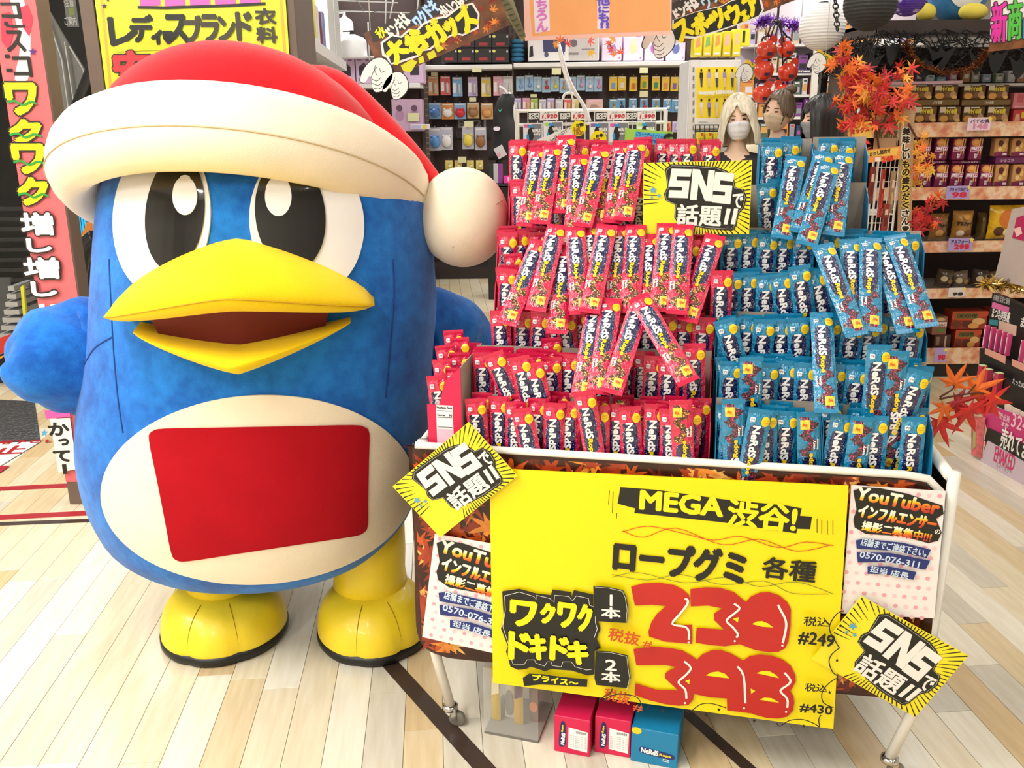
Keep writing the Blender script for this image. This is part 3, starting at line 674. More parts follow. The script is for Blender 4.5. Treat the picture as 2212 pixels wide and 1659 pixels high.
# ------------------------------------------------------------------ candy packets
def print_mat(name, base, nug, seed):
    m, t, b = new_mat(name); q = t.xyz(t.coord('UV')); u, v = q[0], q[1]
    ph = t.vec(t.math('MULTIPLY', u, 0.057), t.math('MULTIPLY', v, 0.27), seed)
    nz = t.math('MULTIPLY', t.math('SUBTRACT', t.noise(ph, 90.0, 2), 0.5), 0.5)
    dx = t.math('DIVIDE', t.math('ABSOLUTE', t.math('SUBTRACT', u, 0.48)), 0.345); dy = t.math('DIVIDE', t.math('ABSOLUTE', t.math('SUBTRACT', v, 0.635)), 0.225)
    sd = t.math('ADD', t.math('POWER', t.math('ADD', t.math('POWER', dx, 5.0), t.math('POWER', dy, 7.0)), 0.2), nz)
    navy = t.math('LESS_THAN', sd, 0.97)
    vd = t.voro(ph, 420.0, 'Distance'); vc = t.voro(ph, 420.0, 'Color'); vr = t.xyz(vc)
    speck = t.math('MULTIPLY', t.math('LESS_THAN', vd, 0.34), t.math('GREATER_THAN', vr[0], 0.58))
    band = t.math('MULTIPLY', t.math('GREATER_THAN', t.math('ADD', dx, nz), 0.55), t.math('LESS_THAN', sd, 1.25))
    base_c = t.mix(t.math('MULTIPLY', t.noise(ph, 60.0), 0.35), L(base), tuple(x * 0.55 for x in L(base)[:3]) + (1,))
    col = t.mix(navy, base_c, L((10, 18, 74)))
    spc = t.ramp(vr[1], [(0.0, L((40, 90, 190))), (0.35, L((90, 160, 230))), (0.6, L((230, 235, 250))), (0.85, L(nug[2]))], 'CONSTANT')
    col = t.mix(t.math('MULTIPLY', speck, band), col, spc)
    wv = t.math('ADD', 0.5, t.math('MULTIPLY', t.math('SINE', t.math('MULTIPLY', v, 38.0)), 0.17))
    low = t.math('MULTIPLY', t.math('LESS_THAN', v, 0.41), t.math('GREATER_THAN', v, 0.045))
    rope = t.math('MULTIPLY', t.math('LESS_THAN', t.math('ADD', t.math('ABSOLUTE', t.math('SUBTRACT', u, wv)), nz), 0.20), low)
    v2 = t.voro(ph, 300.0, 'Color'); vd2 = t.voro(ph, 300.0, 'Distance')
    nc = t.ramp(t.xyz(v2)[0], [(0.0, L(nug[0])), (0.3, L(nug[1])), (0.52, L(nug[2])), (0.7, L(nug[3])), (0.88, L(nug[4]))], 'CONSTANT')
    nc = t.mix(t.math('GREATER_THAN', vd2, 0.52), nc, L(nug[5])); col = t.mix(rope, col, nc)
    stp = t.math('MULTIPLY', t.math('MULTIPLY', t.math('LESS_THAN', v, 0.155), t.math('GREATER_THAN', v, 0.07)), t.math('MULTIPLY', t.math('GREATER_THAN', u, 0.45), t.math('LESS_THAN', u, 0.86)))
    col = t.mix(stp, col, L((248, 212, 60)))
    t.l.new(col, b.inputs['Base Color']); b.inputs['Roughness'].default_value = 0.2; b.inputs['Coat Weight'].default_value = 1.0; b.inputs['Coat Roughness'].default_value = 0.06
    hh = t.math('ADD', t.noise(ph, 55.0, 3), t.math('MULTIPLY', t.noise(t.scalev(ph, 1.0, 0.35, 1.0), 150.0, 2), 0.6)); bn = t.bump(hh, 0.9, 0.007); t.l.new(bn, b.inputs['Normal']); t.l.new(bn, b.inputs['Coat Normal'])
    return m
PINKN = ((120, 62, 24), (206, 140, 40), (246, 206, 92), (150, 30, 60), (96, 46, 26), (60, 26, 20)); BLUEN = ((92, 34, 52), (190, 40, 96), (232, 96, 130), (60, 40, 80), (120, 50, 60), (44, 26, 44))
FOIL = {'pink': [print_mat('pink_foil_print', (222, 22, 78), PINKN, 1.0), mat('pink_foil', (206, 22, 70), 0.3, coat=0.3, bump=0.5, bs=40)],
        'blue': [print_mat('blue_foil_print', (12, 138, 186), BLUEN, 5.0), mat('blue_foil', (10, 126, 172), 0.3, coat=0.3, bump=0.5, bs=40)]}
WPR, YPR, GPR, OPR = C('f6f4f4', 0.35), C('f7d21e', 0.35), C('55565c', 0.4), C('d8641e', 0.4)
def pz(u, v, Lh):
    e = min(v, 1 - v) / 0.10; e = max(0.0, min(1.0, (e - 0.35) / 0.65)); e = e * e * (3 - 2 * e)
    return 0.0072 * (1 - abs(2 * u - 1) ** 3.2) * (0.10 + 0.90 * e)
def pack_mesh(col, Lh, kind, sd):
    r_ = random.Random(sd); mb = MB(); mb.uv = []; nx, ny = 11, 25
    for side in (1, -1):
        for j in range(ny):
            v = j / (ny - 1)
            for i in range(nx):
                u = i / (nx - 1); x = (u - 0.5) * PWD * (1 - 0.03 * math.sin(math.pi * v)); z = side * pz(u, v, Lh) * (1.0 if side > 0 else 0.75)
                if v < 0.045 or v > 0.955: z += 0.0006 * math.sin(i * 2.4 + side)
                z += 0.0012 * math.sin(7 * v + sd) * math.sin(math.pi * v)
                mb.v.append((x, (v - 0.5) * Lh, z)); mb.uv.append((u, v))
        o = 0 if side > 0 else nx * ny
        for j in range(ny - 1):
            for i in range(nx - 1):
                f = (o + j * nx + i, o + j * nx + i + 1, o + (j + 1) * nx + i + 1, o + (j + 1) * nx + i); mb.f.append(f if side > 0 else f[::-1]); mb.m.append(0 if side > 0 else 1)
    for j in range(ny - 1):
        a, b_ = j * nx, nx * ny + j * nx; mb.f += [(a, a + nx, b_ + nx, b_), (a + nx - 1, b_ + nx - 1, b_ + 2 * nx - 1, a + 2 * nx - 1)]; mb.m += [1, 1]
    for i in range(nx - 1):
        a = (ny - 1) * nx; n2 = nx * ny; mb.f += [(i + 1, i, n2 + i, n2 + i + 1), (a + i, a + i + 1, n2 + a + i + 1, n2 + a + i)]; mb.m += [1, 1]
    return mb.mesh('candy_packet', FOIL[col], True)
def lettering_mesh(col, Lh, sd):
    mb = MB()
    y = lambda f: (f - 0.5) * Lh
    add_text(mb, 'NeRdS', -0.0025, y(0.700), 0.077, 0.0178, 0, 0, 0.0011, rot=-90)
    add_text(mb, 'Rope', -0.0042, y(0.463), 0.043, 0.0145, 0, 1, 0.0010, rot=-90)
    add_text(mb, 'very' if col == 'blue' else 'rain', -0.012, y(0.30), 0.022, 0.0065, 0, 0, 0.0005, rot=-90); add_text(mb, 'berry' if col == 'blue' else 'bow', -0.019, y(0.295), 0.026, 0.0065, 0, 0, 0.0005, rot=-90)
    rg = [[(0.0142 + q * 0.0094 * math.cos(k * math.pi / 9), y(0.895) + q * 0.0115 * math.sin(k * math.pi / 9), 0.0) for k in range(18)] for q in (1, 0.75, 0.5, 0.25, 0.01)]
    mb.grid(rg, 1, closed=True)
    mb.prism(rrect((-0.0190, y(0.925)), (-0.0085, y(0.925)), (-0.0085, y(0.885)), (-0.0190, y(0.885)), 0.2), -0.00001, 0, 0)
    add_text(mb, 'プラ', -0.01375, y(0.905), 0.0085, 0.0055, 0.0002, 2, 0.0002)
    for k, tx in enumerate(('gummy', 'candy')): add_text(mb, tx, 0.0148, y(0.907 - 0.02 * k), 0.012, 0.0028, 0.0002, 3)
    add_text(mb, '26g', 0.009, y(0.113), 0.010, 0.008, 0.0003, 3, 0.0005)
    out = []
    for p in mb.v:
        u, v = p[0] / PWD + 0.5, p[1] / Lh + 0.5; out.append((p[0], p[1], p[2] + pz(min(1, max(0, u)), v, Lh) + 0.0012 * math.sin(7 * v + sd) * math.sin(math.pi * v) + 0.0012))
    mb.v = out; return mb.mesh('lettering', [WPR, YPR, GPR, OPR])
def seal_mesh(col, Lh, top):
    mb = MB(); y0 = (Lh / 2 - 0.011) * (1 if top else -1); n = 16
    for s_ in (1, -1):
        rows = [[((k / n - 0.5) * PWD, y0 + q * 0.011 * (1 if top else -1) + (0.0012 * (k % 2) if q else 0) , s_ * 0.0012 + 0.0004 * math.sin(q * 3)) for k in range(n + 1)] for q in (0, 0.5, 1)]
        mb.grid(rows if (s_ > 0) != top else [r[::-1] for r in rows])
    return mb.mesh('end_seal', [FOIL[col][1]])
PKM = {}
for col in ('pink', 'blue'):
    for Lh in (PLN, LNS):
        PKM[(col, Lh)] = [(pack_mesh(col, Lh, 0, sd), lettering_mesh(col, Lh, sd)) for sd in (0, 2, 4)] + [seal_mesh(col, Lh, True), seal_mesh(col, Lh, False)]
rk = random.Random(21)
PLACED = []
def fits(col, Lh, M, keep=False):
    me = PKM[(col, Lh)][0][0]; c = M.translation; b_ = BVHTree.FromPolygons([M @ v.co for v in me.vertices], [tuple(p.vertices) for p in me.polygons])
    ok = all((c - q).length > 0.27 or not b_.overlap(t_) for q, t_ in PLACED)
    if ok or keep: PLACED.append((c.copy(), b_))
    return ok
def packet(col, Lh, M, label, group):
    v = PKM[(col, Lh)]; me, lt = v[rk.randrange(3)]
    o = bpy.data.objects.new('candy_packet', me); COL.objects.link(o); o.matrix_basis = M; tag(o, label, 'candy packet', group)
    for nm, q in (('lettering', lt), ('end_seal', v[3]), ('end_seal', v[4])):
        c = bpy.data.objects.new(nm, q); COL.objects.link(c); c.parent = o
        if nm == 'lettering': c['kind'] = 'stuff'
    return o
BASEM = Matrix(((1, 0, 0, 0), (0, 0, -1, 0), (0, 1, 0, 0), (0, 0, 0, 1)))      # packet x,y,z -> cart x,z,-depth
NP = {'pink': 0, 'blue': 0}
SKIPX = {('pink', 4): [], ('pink', 5): []}
for i, sg in enumerate(SEG):
    for col, segs in ((sg[0], sg[1]), (sg[2], sg[3])):
        for lay in (0, 1, 2):
            pos = []
            for (x0, x1) in segs:
                x = x0 + 0.029
                while x < x1 - 0.025: pos.append(x + rk.uniform(-0.004, 0.004)); x += (0.0385, 0.046, 0.054)[lay] + rk.uniform(0, 0.009)
            for n, x in enumerate(pos):
                if lay == 1 and rk.random() < 0.12: continue
                if lay == 2 and rk.random() < 0.35: continue
                if i >= 1 and lay == 0 and rk.random() < 0.06: continue
                d = TD[i] + 0.0115 + lay * 0.0255 + (n % 2) * 0.0125; z = TZ[i] - PLN / 2 + rk.uniform(0.001, 0.010) + lay * 0.003
                yaw = rk.gauss(0, 3.5); rol = rk.gauss(0.4, 1.9); lean = rk.uniform(0, 1.4)
                if lay == 0 and rk.random() < 0.10: rol += rk.choice((-1, 1)) * rk.uniform(3, 6)
                flip = rk.random() < 0.05
                for tr in range(7):
                    k_ = 1 - tr / 6
                    M = CM @ Matrix.Translation((x, d, z)) @ Matrix.Rotation(math.radians(yaw * k_), 4, 'Z') @ BASEM @ Matrix.Rotation(math.radians(rol * k_ + (180 if flip else 0)), 4, 'Z') @ Matrix.Rotation(math.radians(-lean * k_ if not flip else lean * k_), 4, 'X')
                    if fits(col, PLN, M): break
                else: continue
                packet(col, PLN, M, '%s candy packet, %s tier up, %s rank, %s from left%s' % (col, ORD[i], ('front', 'middle', 'rear')[lay], ORD[n], ', upside down' if flip else ''), '%s candy packets standing in the cartons' % col); NP[col] += 1
TILT = [('pink', (1500, 742), (1500, 880), 1, 0), ('pink', (1064, 762), (1110, 880), 1, 0), ('pink', (1150, 784), (1176, 905), 1, 0), ('pink', (1120, 770), (1146, 880), 1, 0), ('pink', (1262, 846), (1282, 975), 0, 0), ('pink', (1470, 864), (1476, 985), 0, 1), ('pink', (1126, 882), (1146, 985), 0, 0),
        ('pink', (1108, 548), (1120, 660), 4, 0), ('pink', (1490, 520), (1498, 690), 4, 0), ('pink', (1560, 585), (1556, 690), 3, 0), ('pink', (1190, 730), (1200, 830), 2, 0),
        ('blue', (1686, 590), (1700, 700), 3, 0), ('blue', (1726, 574), (1742, 696), 3, 0), ('blue', (1760, 584), (1784, 692), 3, 0), ('blue', (1564, 690), (1596, 800), 2, 0), ('blue', (1624, 770), (1620, 900), 1, 1), ('blue', (1584, 862), (1586, 990), 0, 1), ('blue', (1644, 884), (1622, 1000), 0, 0), ('blue', (1938, 758), (1930, 890), 1, 1), ('blue', (1990, 800), (1955, 890), 1, 0), ('blue', (1900, 745), (1890, 860), 1, 0)]
for n, (col, a, b_, ti, flip) in enumerate(TILT):
    for tr in range(16):
        pd = cpl(TD[ti] + 0.004 - 0.0035 * tr); A_, B_ = PP(*a, pd, CN), PP(*b_, pd, CN); y = (A_ - B_).normalized(); y = (y + CN * 0.05).normalized(); x = y.cross(CN).normalized(); z = x.cross(y); c = A_ - y * (PLN / 2)
        if flip: x, y = -x, -y
        M = Matrix(((x.x, y.x, z.x, c.x), (x.y, y.y, z.y, c.y), (x.z, y.z, z.z, c.z), (0, 0, 0, 1)))
        if fits(col, PLN, M): break
    k = sorted(q[1][0] for q in TILT if q[0] == col and q[3] == ti).index(a[0])
    packet(col, PLN, M, '%s candy packet poking up before the %s tier, %s such from left%s' % (col, ORD[ti], ORD[k], ', upside down' if flip else ''), '%s candy packets poking out of the tiers' % col); NP[col] += 1
# packets leaning full length over the tiers (measured top and bottom ends)
IN_ = (EW * 0 + ED * -1.13 + Vector((0, 0, 1)) * 1.0).normalized()
def incl(u, v, off): return PP(u, v, CO + Vector((0, 0, 0.872)) + IN_ * off, IN_)
LEAN = {'pink': [((1165, 320), (1135, 490)), ((1196, 314), (1166, 485)), ((1224, 293), (1214, 468)), ((1252, 335), (1240, 490)), ((1300, 318), (1258, 488)), ((1322, 314), (1296, 486)), ((1347, 310), (1322, 488)), ((1378, 304), (1344, 490)),
                 ((1168, 520), (1102, 680)), ((1204, 486), (1154, 682)), ((1224, 530), (1206, 684)), ((1242, 490), (1254, 684)), ((1272, 486), (1286, 664)), ((1312, 486), (1276, 660)), ((1342, 488), (1328, 655)), ((1374, 486), (1360, 668)), ((1406, 506), (1400, 664)), ((1442, 482), (1424, 684)), ((1460, 484), (1446, 690)), ((1476, 486), (1462, 684)), ((1546, 508), (1484, 692)),
                 ((1290, 655), (1256, 856)), ((1322, 645), (1290, 854)), ((1386, 648), (1318, 856)), ((1378, 640), (1476, 806))],
        'blue': [((1720, 338), (1690, 505)), ((1782, 330), (1726, 508)), ((1794, 352), (1748, 508)), ((1822, 330), (1800, 510)), ((1836, 518), (1850, 702)), ((1880, 514), (1880, 702)), ((1902, 520), (1956, 700)), ((1932, 508), (2000, 698)), ((1776, 528), (1838, 690)), ((1774, 676), (1786, 898))]}
for col, lst in LEAN.items():
    for n, (a, b_) in enumerate(lst):
        for tr in range(26):
            off = 0.020 + 0.0035 * tr; A_, B_ = incl(*a, off), incl(*b_, off); y = (A_ - B_).normalized(); x = y.cross(IN_).normalized(); z = x.cross(y); c = A_ - y * (LNS / 2)
            M = Matrix(((x.x, y.x, z.x, c.x), (x.y, y.y, z.y, c.y), (x.z, y.z, z.z, c.z), (0, 0, 0, 1)))
            if fits(col, LNS, M): break
        band = 'top' if a[1] < 360 else 'upper middle' if a[1] < 600 else 'lower middle' if a[1] < 760 else 'bottom'
        k = sorted([q[0][0] for q in lst if ('top' if q[0][1] < 360 else 'upper middle' if q[0][1] < 600 else 'lower middle' if q[0][1] < 760 else 'bottom') == band]).index(a[0])
        packet(col, LNS, M, '%s candy packet lying slantwise over the %s tiers, %s from the left%s' % (col, band, ORD[k], ''), '%s candy packets lying over the tiers' % col); NP[col] += 1
print('packets', NP)
# end carton with nutrition panel and its packets
r = thing('display_carton', 'pink carton with white nutrition panel on its side at the left end of the cart', 'carton', CM @ Matrix.Translation((0.018, 0.02, 0.70)), None)
mb = MB(); mb.prism([(0, 0), (0.085, 0), (0.085, 0.30), (0.045, 0.265), (0.03, 0.205), (0, 0.205)], -0.003, 0.0, M=BASEM); s1 = obj('side_wall', mb, PKC, r, local=True)
mb = MB(); mb.box((0.0425, 0.12, 0.001), (0.085, 0.24, 0.002)); obj('base', mb, PKC, r, local=True)
for y_, h in ((0.239, 0.30),): mb = MB(); mb.box((0.0425, y_, h / 2), (0.085, 0.002, h)); obj('back_wall', mb, PKC, r, local=True)
mb = MB(); mb.box((0.084, 0.12, 0.15), (0.002, 0.24, 0.30)); obj('side_wall', mb, GREYC, r, local=True)
mb = MB(); mb.flat([(0.022, 0.105), (0.063, 0.105), (0.063, 0.205), (0.022, 0.205)], 0.0004, 0, M=BASEM); mb.flat([(0.024, 0.105), (0.061, 0.105), (0.061, 0.145), (0.024, 0.145)], 0.0006, 1, M=BASEM)
add_text(mb, 'Nutrition Facts', 0.0425, 0.199, 0.038, 0.006, 0.0007, 2, 0.0004, M=BASEM); add_text(mb, 'Calories', 0.034, 0.180, 0.020, 0.005, 0.0007, 2, 0.0003, M=BASEM); add_text(mb, '90', 0.057, 0.180, 0.008, 0.006, 0.0007, 2, 0.0003, M=BASEM)
for z_ in (0.190, 0.1735, 0.149): mb.flat([(0.024, z_), (0.061, z_), (0.061, z_ + 0.0015), (0.024, z_ + 0.0015)], 0.0007, 2, M=BASEM)
obj('nutrition_panel', mb, [WPR, C('f0b8d0', 0.4), C('222222', 0.5)], s1, local=True)
for n in range(7):
    x = 0.03 + 0.028 * (n % 2); d = 0.045 + 0.028 * n; M = CM @ Matrix.Translation((x + 0.018, d, 0.845 + 0.012 * n)) @ Matrix.Rotation(math.radians(rk.uniform(-12, 12)), 4, 'Z') @ BASEM @ Matrix.Rotation(math.radians(rk.uniform(-5, 8)), 4, 'Z')
    packet('pink', PLN, M, 'pink candy packet in the end carton with the nutrition panel, %s from the front' % ORD[n], 'pink candy packets in the end carton')
# ================================================================== SIGNS ON THE CART
YB = mat('yellow_board', (248, 226, 6), 0.42, var=0.015); BLKI = mat('black_ink', (24, 24, 20), 0.4, var=0.1); REDI = mat('red_ink', (192, 34, 30), 0.4, var=0.06, vs=5); YI = mat('yellow_ink', (248, 228, 12), 0.42, var=0.01)
WI = mat('white_ink', (240, 236, 230), 0.4, var=0.01); ORI = mat('orange_pen', (206, 84, 20), 0.5, var=0.1); GRI = mat('green_pen', (120, 140, 40), 0.5, var=0.1); NAVI = mat('blue_tape', (30, 46, 118), 0.45, var=0.12)
S1 = Sign('price_sign', 'large yellow handwritten price sign on the front of the candy cart', 'sign', (1057, 1012), (1833, 1050), (1065, 1475), cpl(-0.022), CN, thick=0.004, mats=YB, poly=[(1057, 1012), (1833, 1050), (1800, 1575), (1065, 1475)])
S1.shape([(1340, 1052), (1420, 1058), (1560, 1078), (1700, 1092), (1732, 1098), (1728, 1114), (1754, 1116), (1750, 1143), (1722, 1142), (1720, 1152), (1560, 1128), (1370, 1108), (1372, 1098), (1334, 1088)], BLKI, 'banner_stroke')
S1.text('MEGA', (1380, 1062, 1564, 1112), YI, 3, rot=-2.5); S1.text('渋谷!', (1572, 1078, 1720, 1148), YI, 2.5, rot=-2.5)
S1.strokes([[(1345, 1148), (1400, 1136), (1470, 1150), (1540, 1166), (1600, 1158), (1680, 1182), (1740, 1170), (1800, 1178)], [(1345, 1146), (1390, 1160), (1460, 1140), (1560, 1176), (1640, 1164), (1720, 1190), (1796, 1176)]], 1.8, ORI)
S1.strokes([[(1322, 1240), (1400, 1252), (1470, 1240), (1560, 1262), (1650, 1254), (1710, 1280), (1790, 1282)], [(1322, 1246), (1380, 1236), (1480, 1258), (1570, 1246), (1640, 1266), (1720, 1256), (1800, 1282)]], 1.6, GRI)
S1.text('ロープグミ', (1318, 1168, 1614, 1256), BLKI, 4.5, rot=-2.5); S1.text('各種', (1646, 1202, 1762, 1256), BLKI, 1.5, rot=-2.5)
c1 = lambda p: cr(1280, 1240, 4.096, p)
S1.each([c1(p) for p in ([(340, 105), (450, 75), (600, 70), (720, 90), (800, 130), (850, 175), (860, 215), (820, 290), (715, 420), (740, 445), (880, 440), (880, 610), (640, 590), (500, 545), (495, 500), (520, 420), (570, 345), (650, 275), (520, 265), (375, 272)],
    [(865, 125), (1000, 108), (1120, 112), (1250, 150), (1355, 240), (1400, 190), (1480, 155), (1560, 150), (1650, 180), (1720, 240), (1752, 300), (1750, 450), (1730, 590), (1700, 650), (1640, 680), (1560, 683), (1440, 665), (1300, 612), (1170, 630), (1040, 620), (910, 598), (920, 465), (1160, 482), (1075, 400), (1075, 340), (1145, 295), (1020, 270), (868, 278)],
    [(362, 655), (450, 640), (560, 633), (700, 645), (800, 668), (880, 715), (922, 750), (970, 700), (1050, 665), (1130, 660), (1220, 690), (1290, 730), (1330, 755), (1390, 715), (1480, 700), (1580, 710), (1680, 745), (1750, 800), (1790, 880), (1795, 940), (1770, 990), (1745, 1025), (1775, 1070), (1782, 1130), (1770, 1200), (1720, 1250), (1640, 1268), (1540, 1262), (1440, 1235), (1405, 1222), (1190, 1195), (1188, 1090), (1040, 1080), (895, 1050), (890, 1100), (850, 1145), (760, 1155), (640, 1140), (500, 1105), (372, 1060), (380, 955), (560, 1010), (755, 1018), (640, 910), (640, 870), (680, 840), (740, 812), (640, 795), (388, 798)])], REDI, 'price_digits')
S1.shapes([c1(p) for p in ([(1240, 385), (1292, 370), (1285, 418)], [(1408, 432), (1450, 408), (1500, 405), (1550, 425), (1598, 462), (1500, 455)], [(820, 935), (860, 920), (855, 962)], [(1002, 885), (1050, 858), (1110, 850), (1170, 870), (1210, 912), (1110, 900)], [(1398, 1000), (1438, 1022), (1402, 1048)], [(1448, 865), (1500, 845), (1570, 850), (1620, 880), (1648, 910), (1540, 885)], [(1475, 1098), (1520, 1080), (1580, 1085), (1650, 1125), (1560, 1115)])], YI, 'digit_gap')
S1.strokes([c1(p) for p in ([(815, 210), (840, 215), (835, 260), (770, 345), (705, 430), (820, 455), (852, 500), (852, 570)], [(1250, 250), (1300, 290), (1250, 340), (1185, 400), (1240, 460), (1285, 520), (1270, 550)], [(1640, 260), (1655, 295), (1700, 380), (1710, 460), (1680, 600)], [(810, 760), (870, 820), (815, 890), (760, 945), (820, 1010), (830, 1090)], [(1280, 805), (1335, 890), (1350, 1130)], [(1695, 860), (1745, 920), (1735, 960), (1660, 1020), (1720, 1090), (1720, 1170)])], 5, WI, 'highlight_line', 3)
S1.shapes([[(q[0] + 2.4 * math.cos(k), q[1] + 2.4 * math.sin(k)) for k in [i * math.pi / 5 for i in range(10)]] for q in c1([(850, 592), (1257, 580), (1677, 620), (817, 1127), (1338, 1173), (1710, 1205)])], WI, 'highlight_dot')
c2 = lambda p: cr(1060, 1240, 3.662, p)
S1.shape(c2([(95, 125), (230, 105), (360, 140), (480, 155), (490, 110), (640, 130), (640, 180), (660, 115), (815, 150), (810, 240), (850, 360), (870, 420), (840, 500), (870, 570), (820, 600), (820, 780), (770, 790), (640, 750), (480, 740), (430, 755), (320, 720), (280, 740), (220, 745), (160, 720), (125, 600), (140, 560), (85, 420), (110, 360), (100, 240)]), BLKI, 'burst')
zz = c2([(115, 160), (230, 130), (345, 165), (362, 190), (365, 155), (470, 180), (505, 210), (510, 155), (620, 165), (650, 200), (680, 160), (775, 180), (785, 235), (830, 250), (830, 370), (845, 420), (820, 490)]); S1.strokes([zz, c2([(115, 160), (120, 270), (100, 400), (150, 560), (150, 600), (180, 700), (270, 700), (290, 665), (350, 665), (360, 690), (430, 715), (450, 680), (480, 680), (490, 710), (560, 720), (575, 680), (640, 680), (670, 720), (760, 745), (800, 740)])], 1.2, WI, 'outline_line', 0)
for ch, bx in zip('ワクワク', ((140, 168, 385, 435), (385, 190, 525, 405), (520, 185, 690, 440), (680, 190, 812, 470))): p = c2([bx[:2], bx[2:]]); S1.text(ch, (*p[0], *p[1]), YI, 4.5, rot=-3)
for ch, bx in zip('ドキドキ', ((130, 405, 335, 705), (298, 425, 460, 695), (460, 445, 635, 700), (595, 480, 790, 725))): p = c2([bx[:2], bx[2:]]); S1.text(ch, (*p[0], *p[1]), YI, 4.5, rot=-3)
S1.shape(c2([(260, 800), (310, 765), (420, 770), (560, 790), (770, 810), (765, 870), (560, 858), (400, 850), (270, 865)]), BLKI, 'banner_stroke'); p = c2([(310, 782), (720, 852)]); S1.text('プライス～', (*p[0], *p[1]), YI, 1.2, rot=-3)
for k, bx in enumerate((((815, 72), (930, 80), (1050, 105), (1075, 160), (1090, 250), (1080, 365), (850, 350), (825, 300)), ((835, 580), (950, 585), (1085, 615), (1095, 700), (1110, 790), (1085, 875), (840, 850), (825, 800)))):
    S1.shape(c2(bx), BLKI, 'tag'); y0 = (100, 605)[k]; p = c2([(860, y0 + 15), (1050, y0 + 255)])
    S1.text('12'[k] + '本', (p[0][0] + 3, p[0][1], p[1][0] - 3, p[1][1]), WI, 1.2, vert=True)
    q = c2(bx); S1.strokes([[(a + (q[4][0] - a) * 0.05 + (q[0][0] - a) * 0.03, b_ + 2.2) for a, b_ in q[:6]]], 0.9, WI, 'outline_line', 0)
S1.text('税抜', (1312, 1350, 1386, 1385), ORI, 0.9, rot=-8); S1.text('#', (1388, 1374, 1410, 1394), ORI, 0.6, rot=-8); S1.text('税抜', (1302, 1478, 1366, 1512), ORI, 0.9, rot=-8); S1.text('#', (1367, 1510, 1390, 1530), ORI, 0.6, rot=-8)
S1.text('税込', (1734, 1322, 1790, 1346), BLKI, 0.5, rot=2); S1.text('#249', (1722, 1354, 1800, 1390), BLKI, 1.2, rot=-4); S1.text('税込', (1736, 1464, 1784, 1486), BLKI, 0.4, rot=2); S1.text('#430', (1724, 1508, 1796, 1534), BLKI, 0.9, rot=-2)
S1.strokes([c1(p) for p in ([(2212, 285), (2150, 310), (2090, 400), (2090, 470), (2140, 560), (2170, 610)], [(2175, 610), (2110, 660), (2080, 730), (2110, 820), (2160, 860)], [(2160, 870), (2080, 920), (2020, 1000), (2030, 1090), (2120, 1135)], [(65, 1060), (150, 1020), (180, 970)], [(95, 1085), (180, 1030), (290, 1020), (400, 1050), (450, 1140)], [(480, 1155), (500, 1125)], [(820, 1150), (850, 1180)], [(865, 1175), (950, 1110), (1050, 1100), (1180, 1140)], [(1620, 1270), (1650, 1300), (1730, 1250), (1850, 1240), (1960, 1280), (1995, 1305), (1990, 1240), (2010, 1200)])], 2.4, BLKI, 'scalloped_line', 3)
S1.shapes([star(*q, 4.5) for q in c1([(620, 1165), (1000, 1200), (1115, 1155), (1425, 1250), (1858, 1295), (2085, 1000), (2150, 718), (2180, 415)])], BLKI, 'star')
S1.strokes([[(1318, 1052), (1316, 1082)], [(1326, 1054), (1324, 1100)], [(1334, 1100), (1333, 1112)], [(1762, 1112), (1762, 1142)], [(1772, 1114), (1772, 1144)], [(1784, 1116), (1784, 1146)], [(1796, 1116), (1796, 1146)]], 1.6, BLKI, 'pen_line', 0)

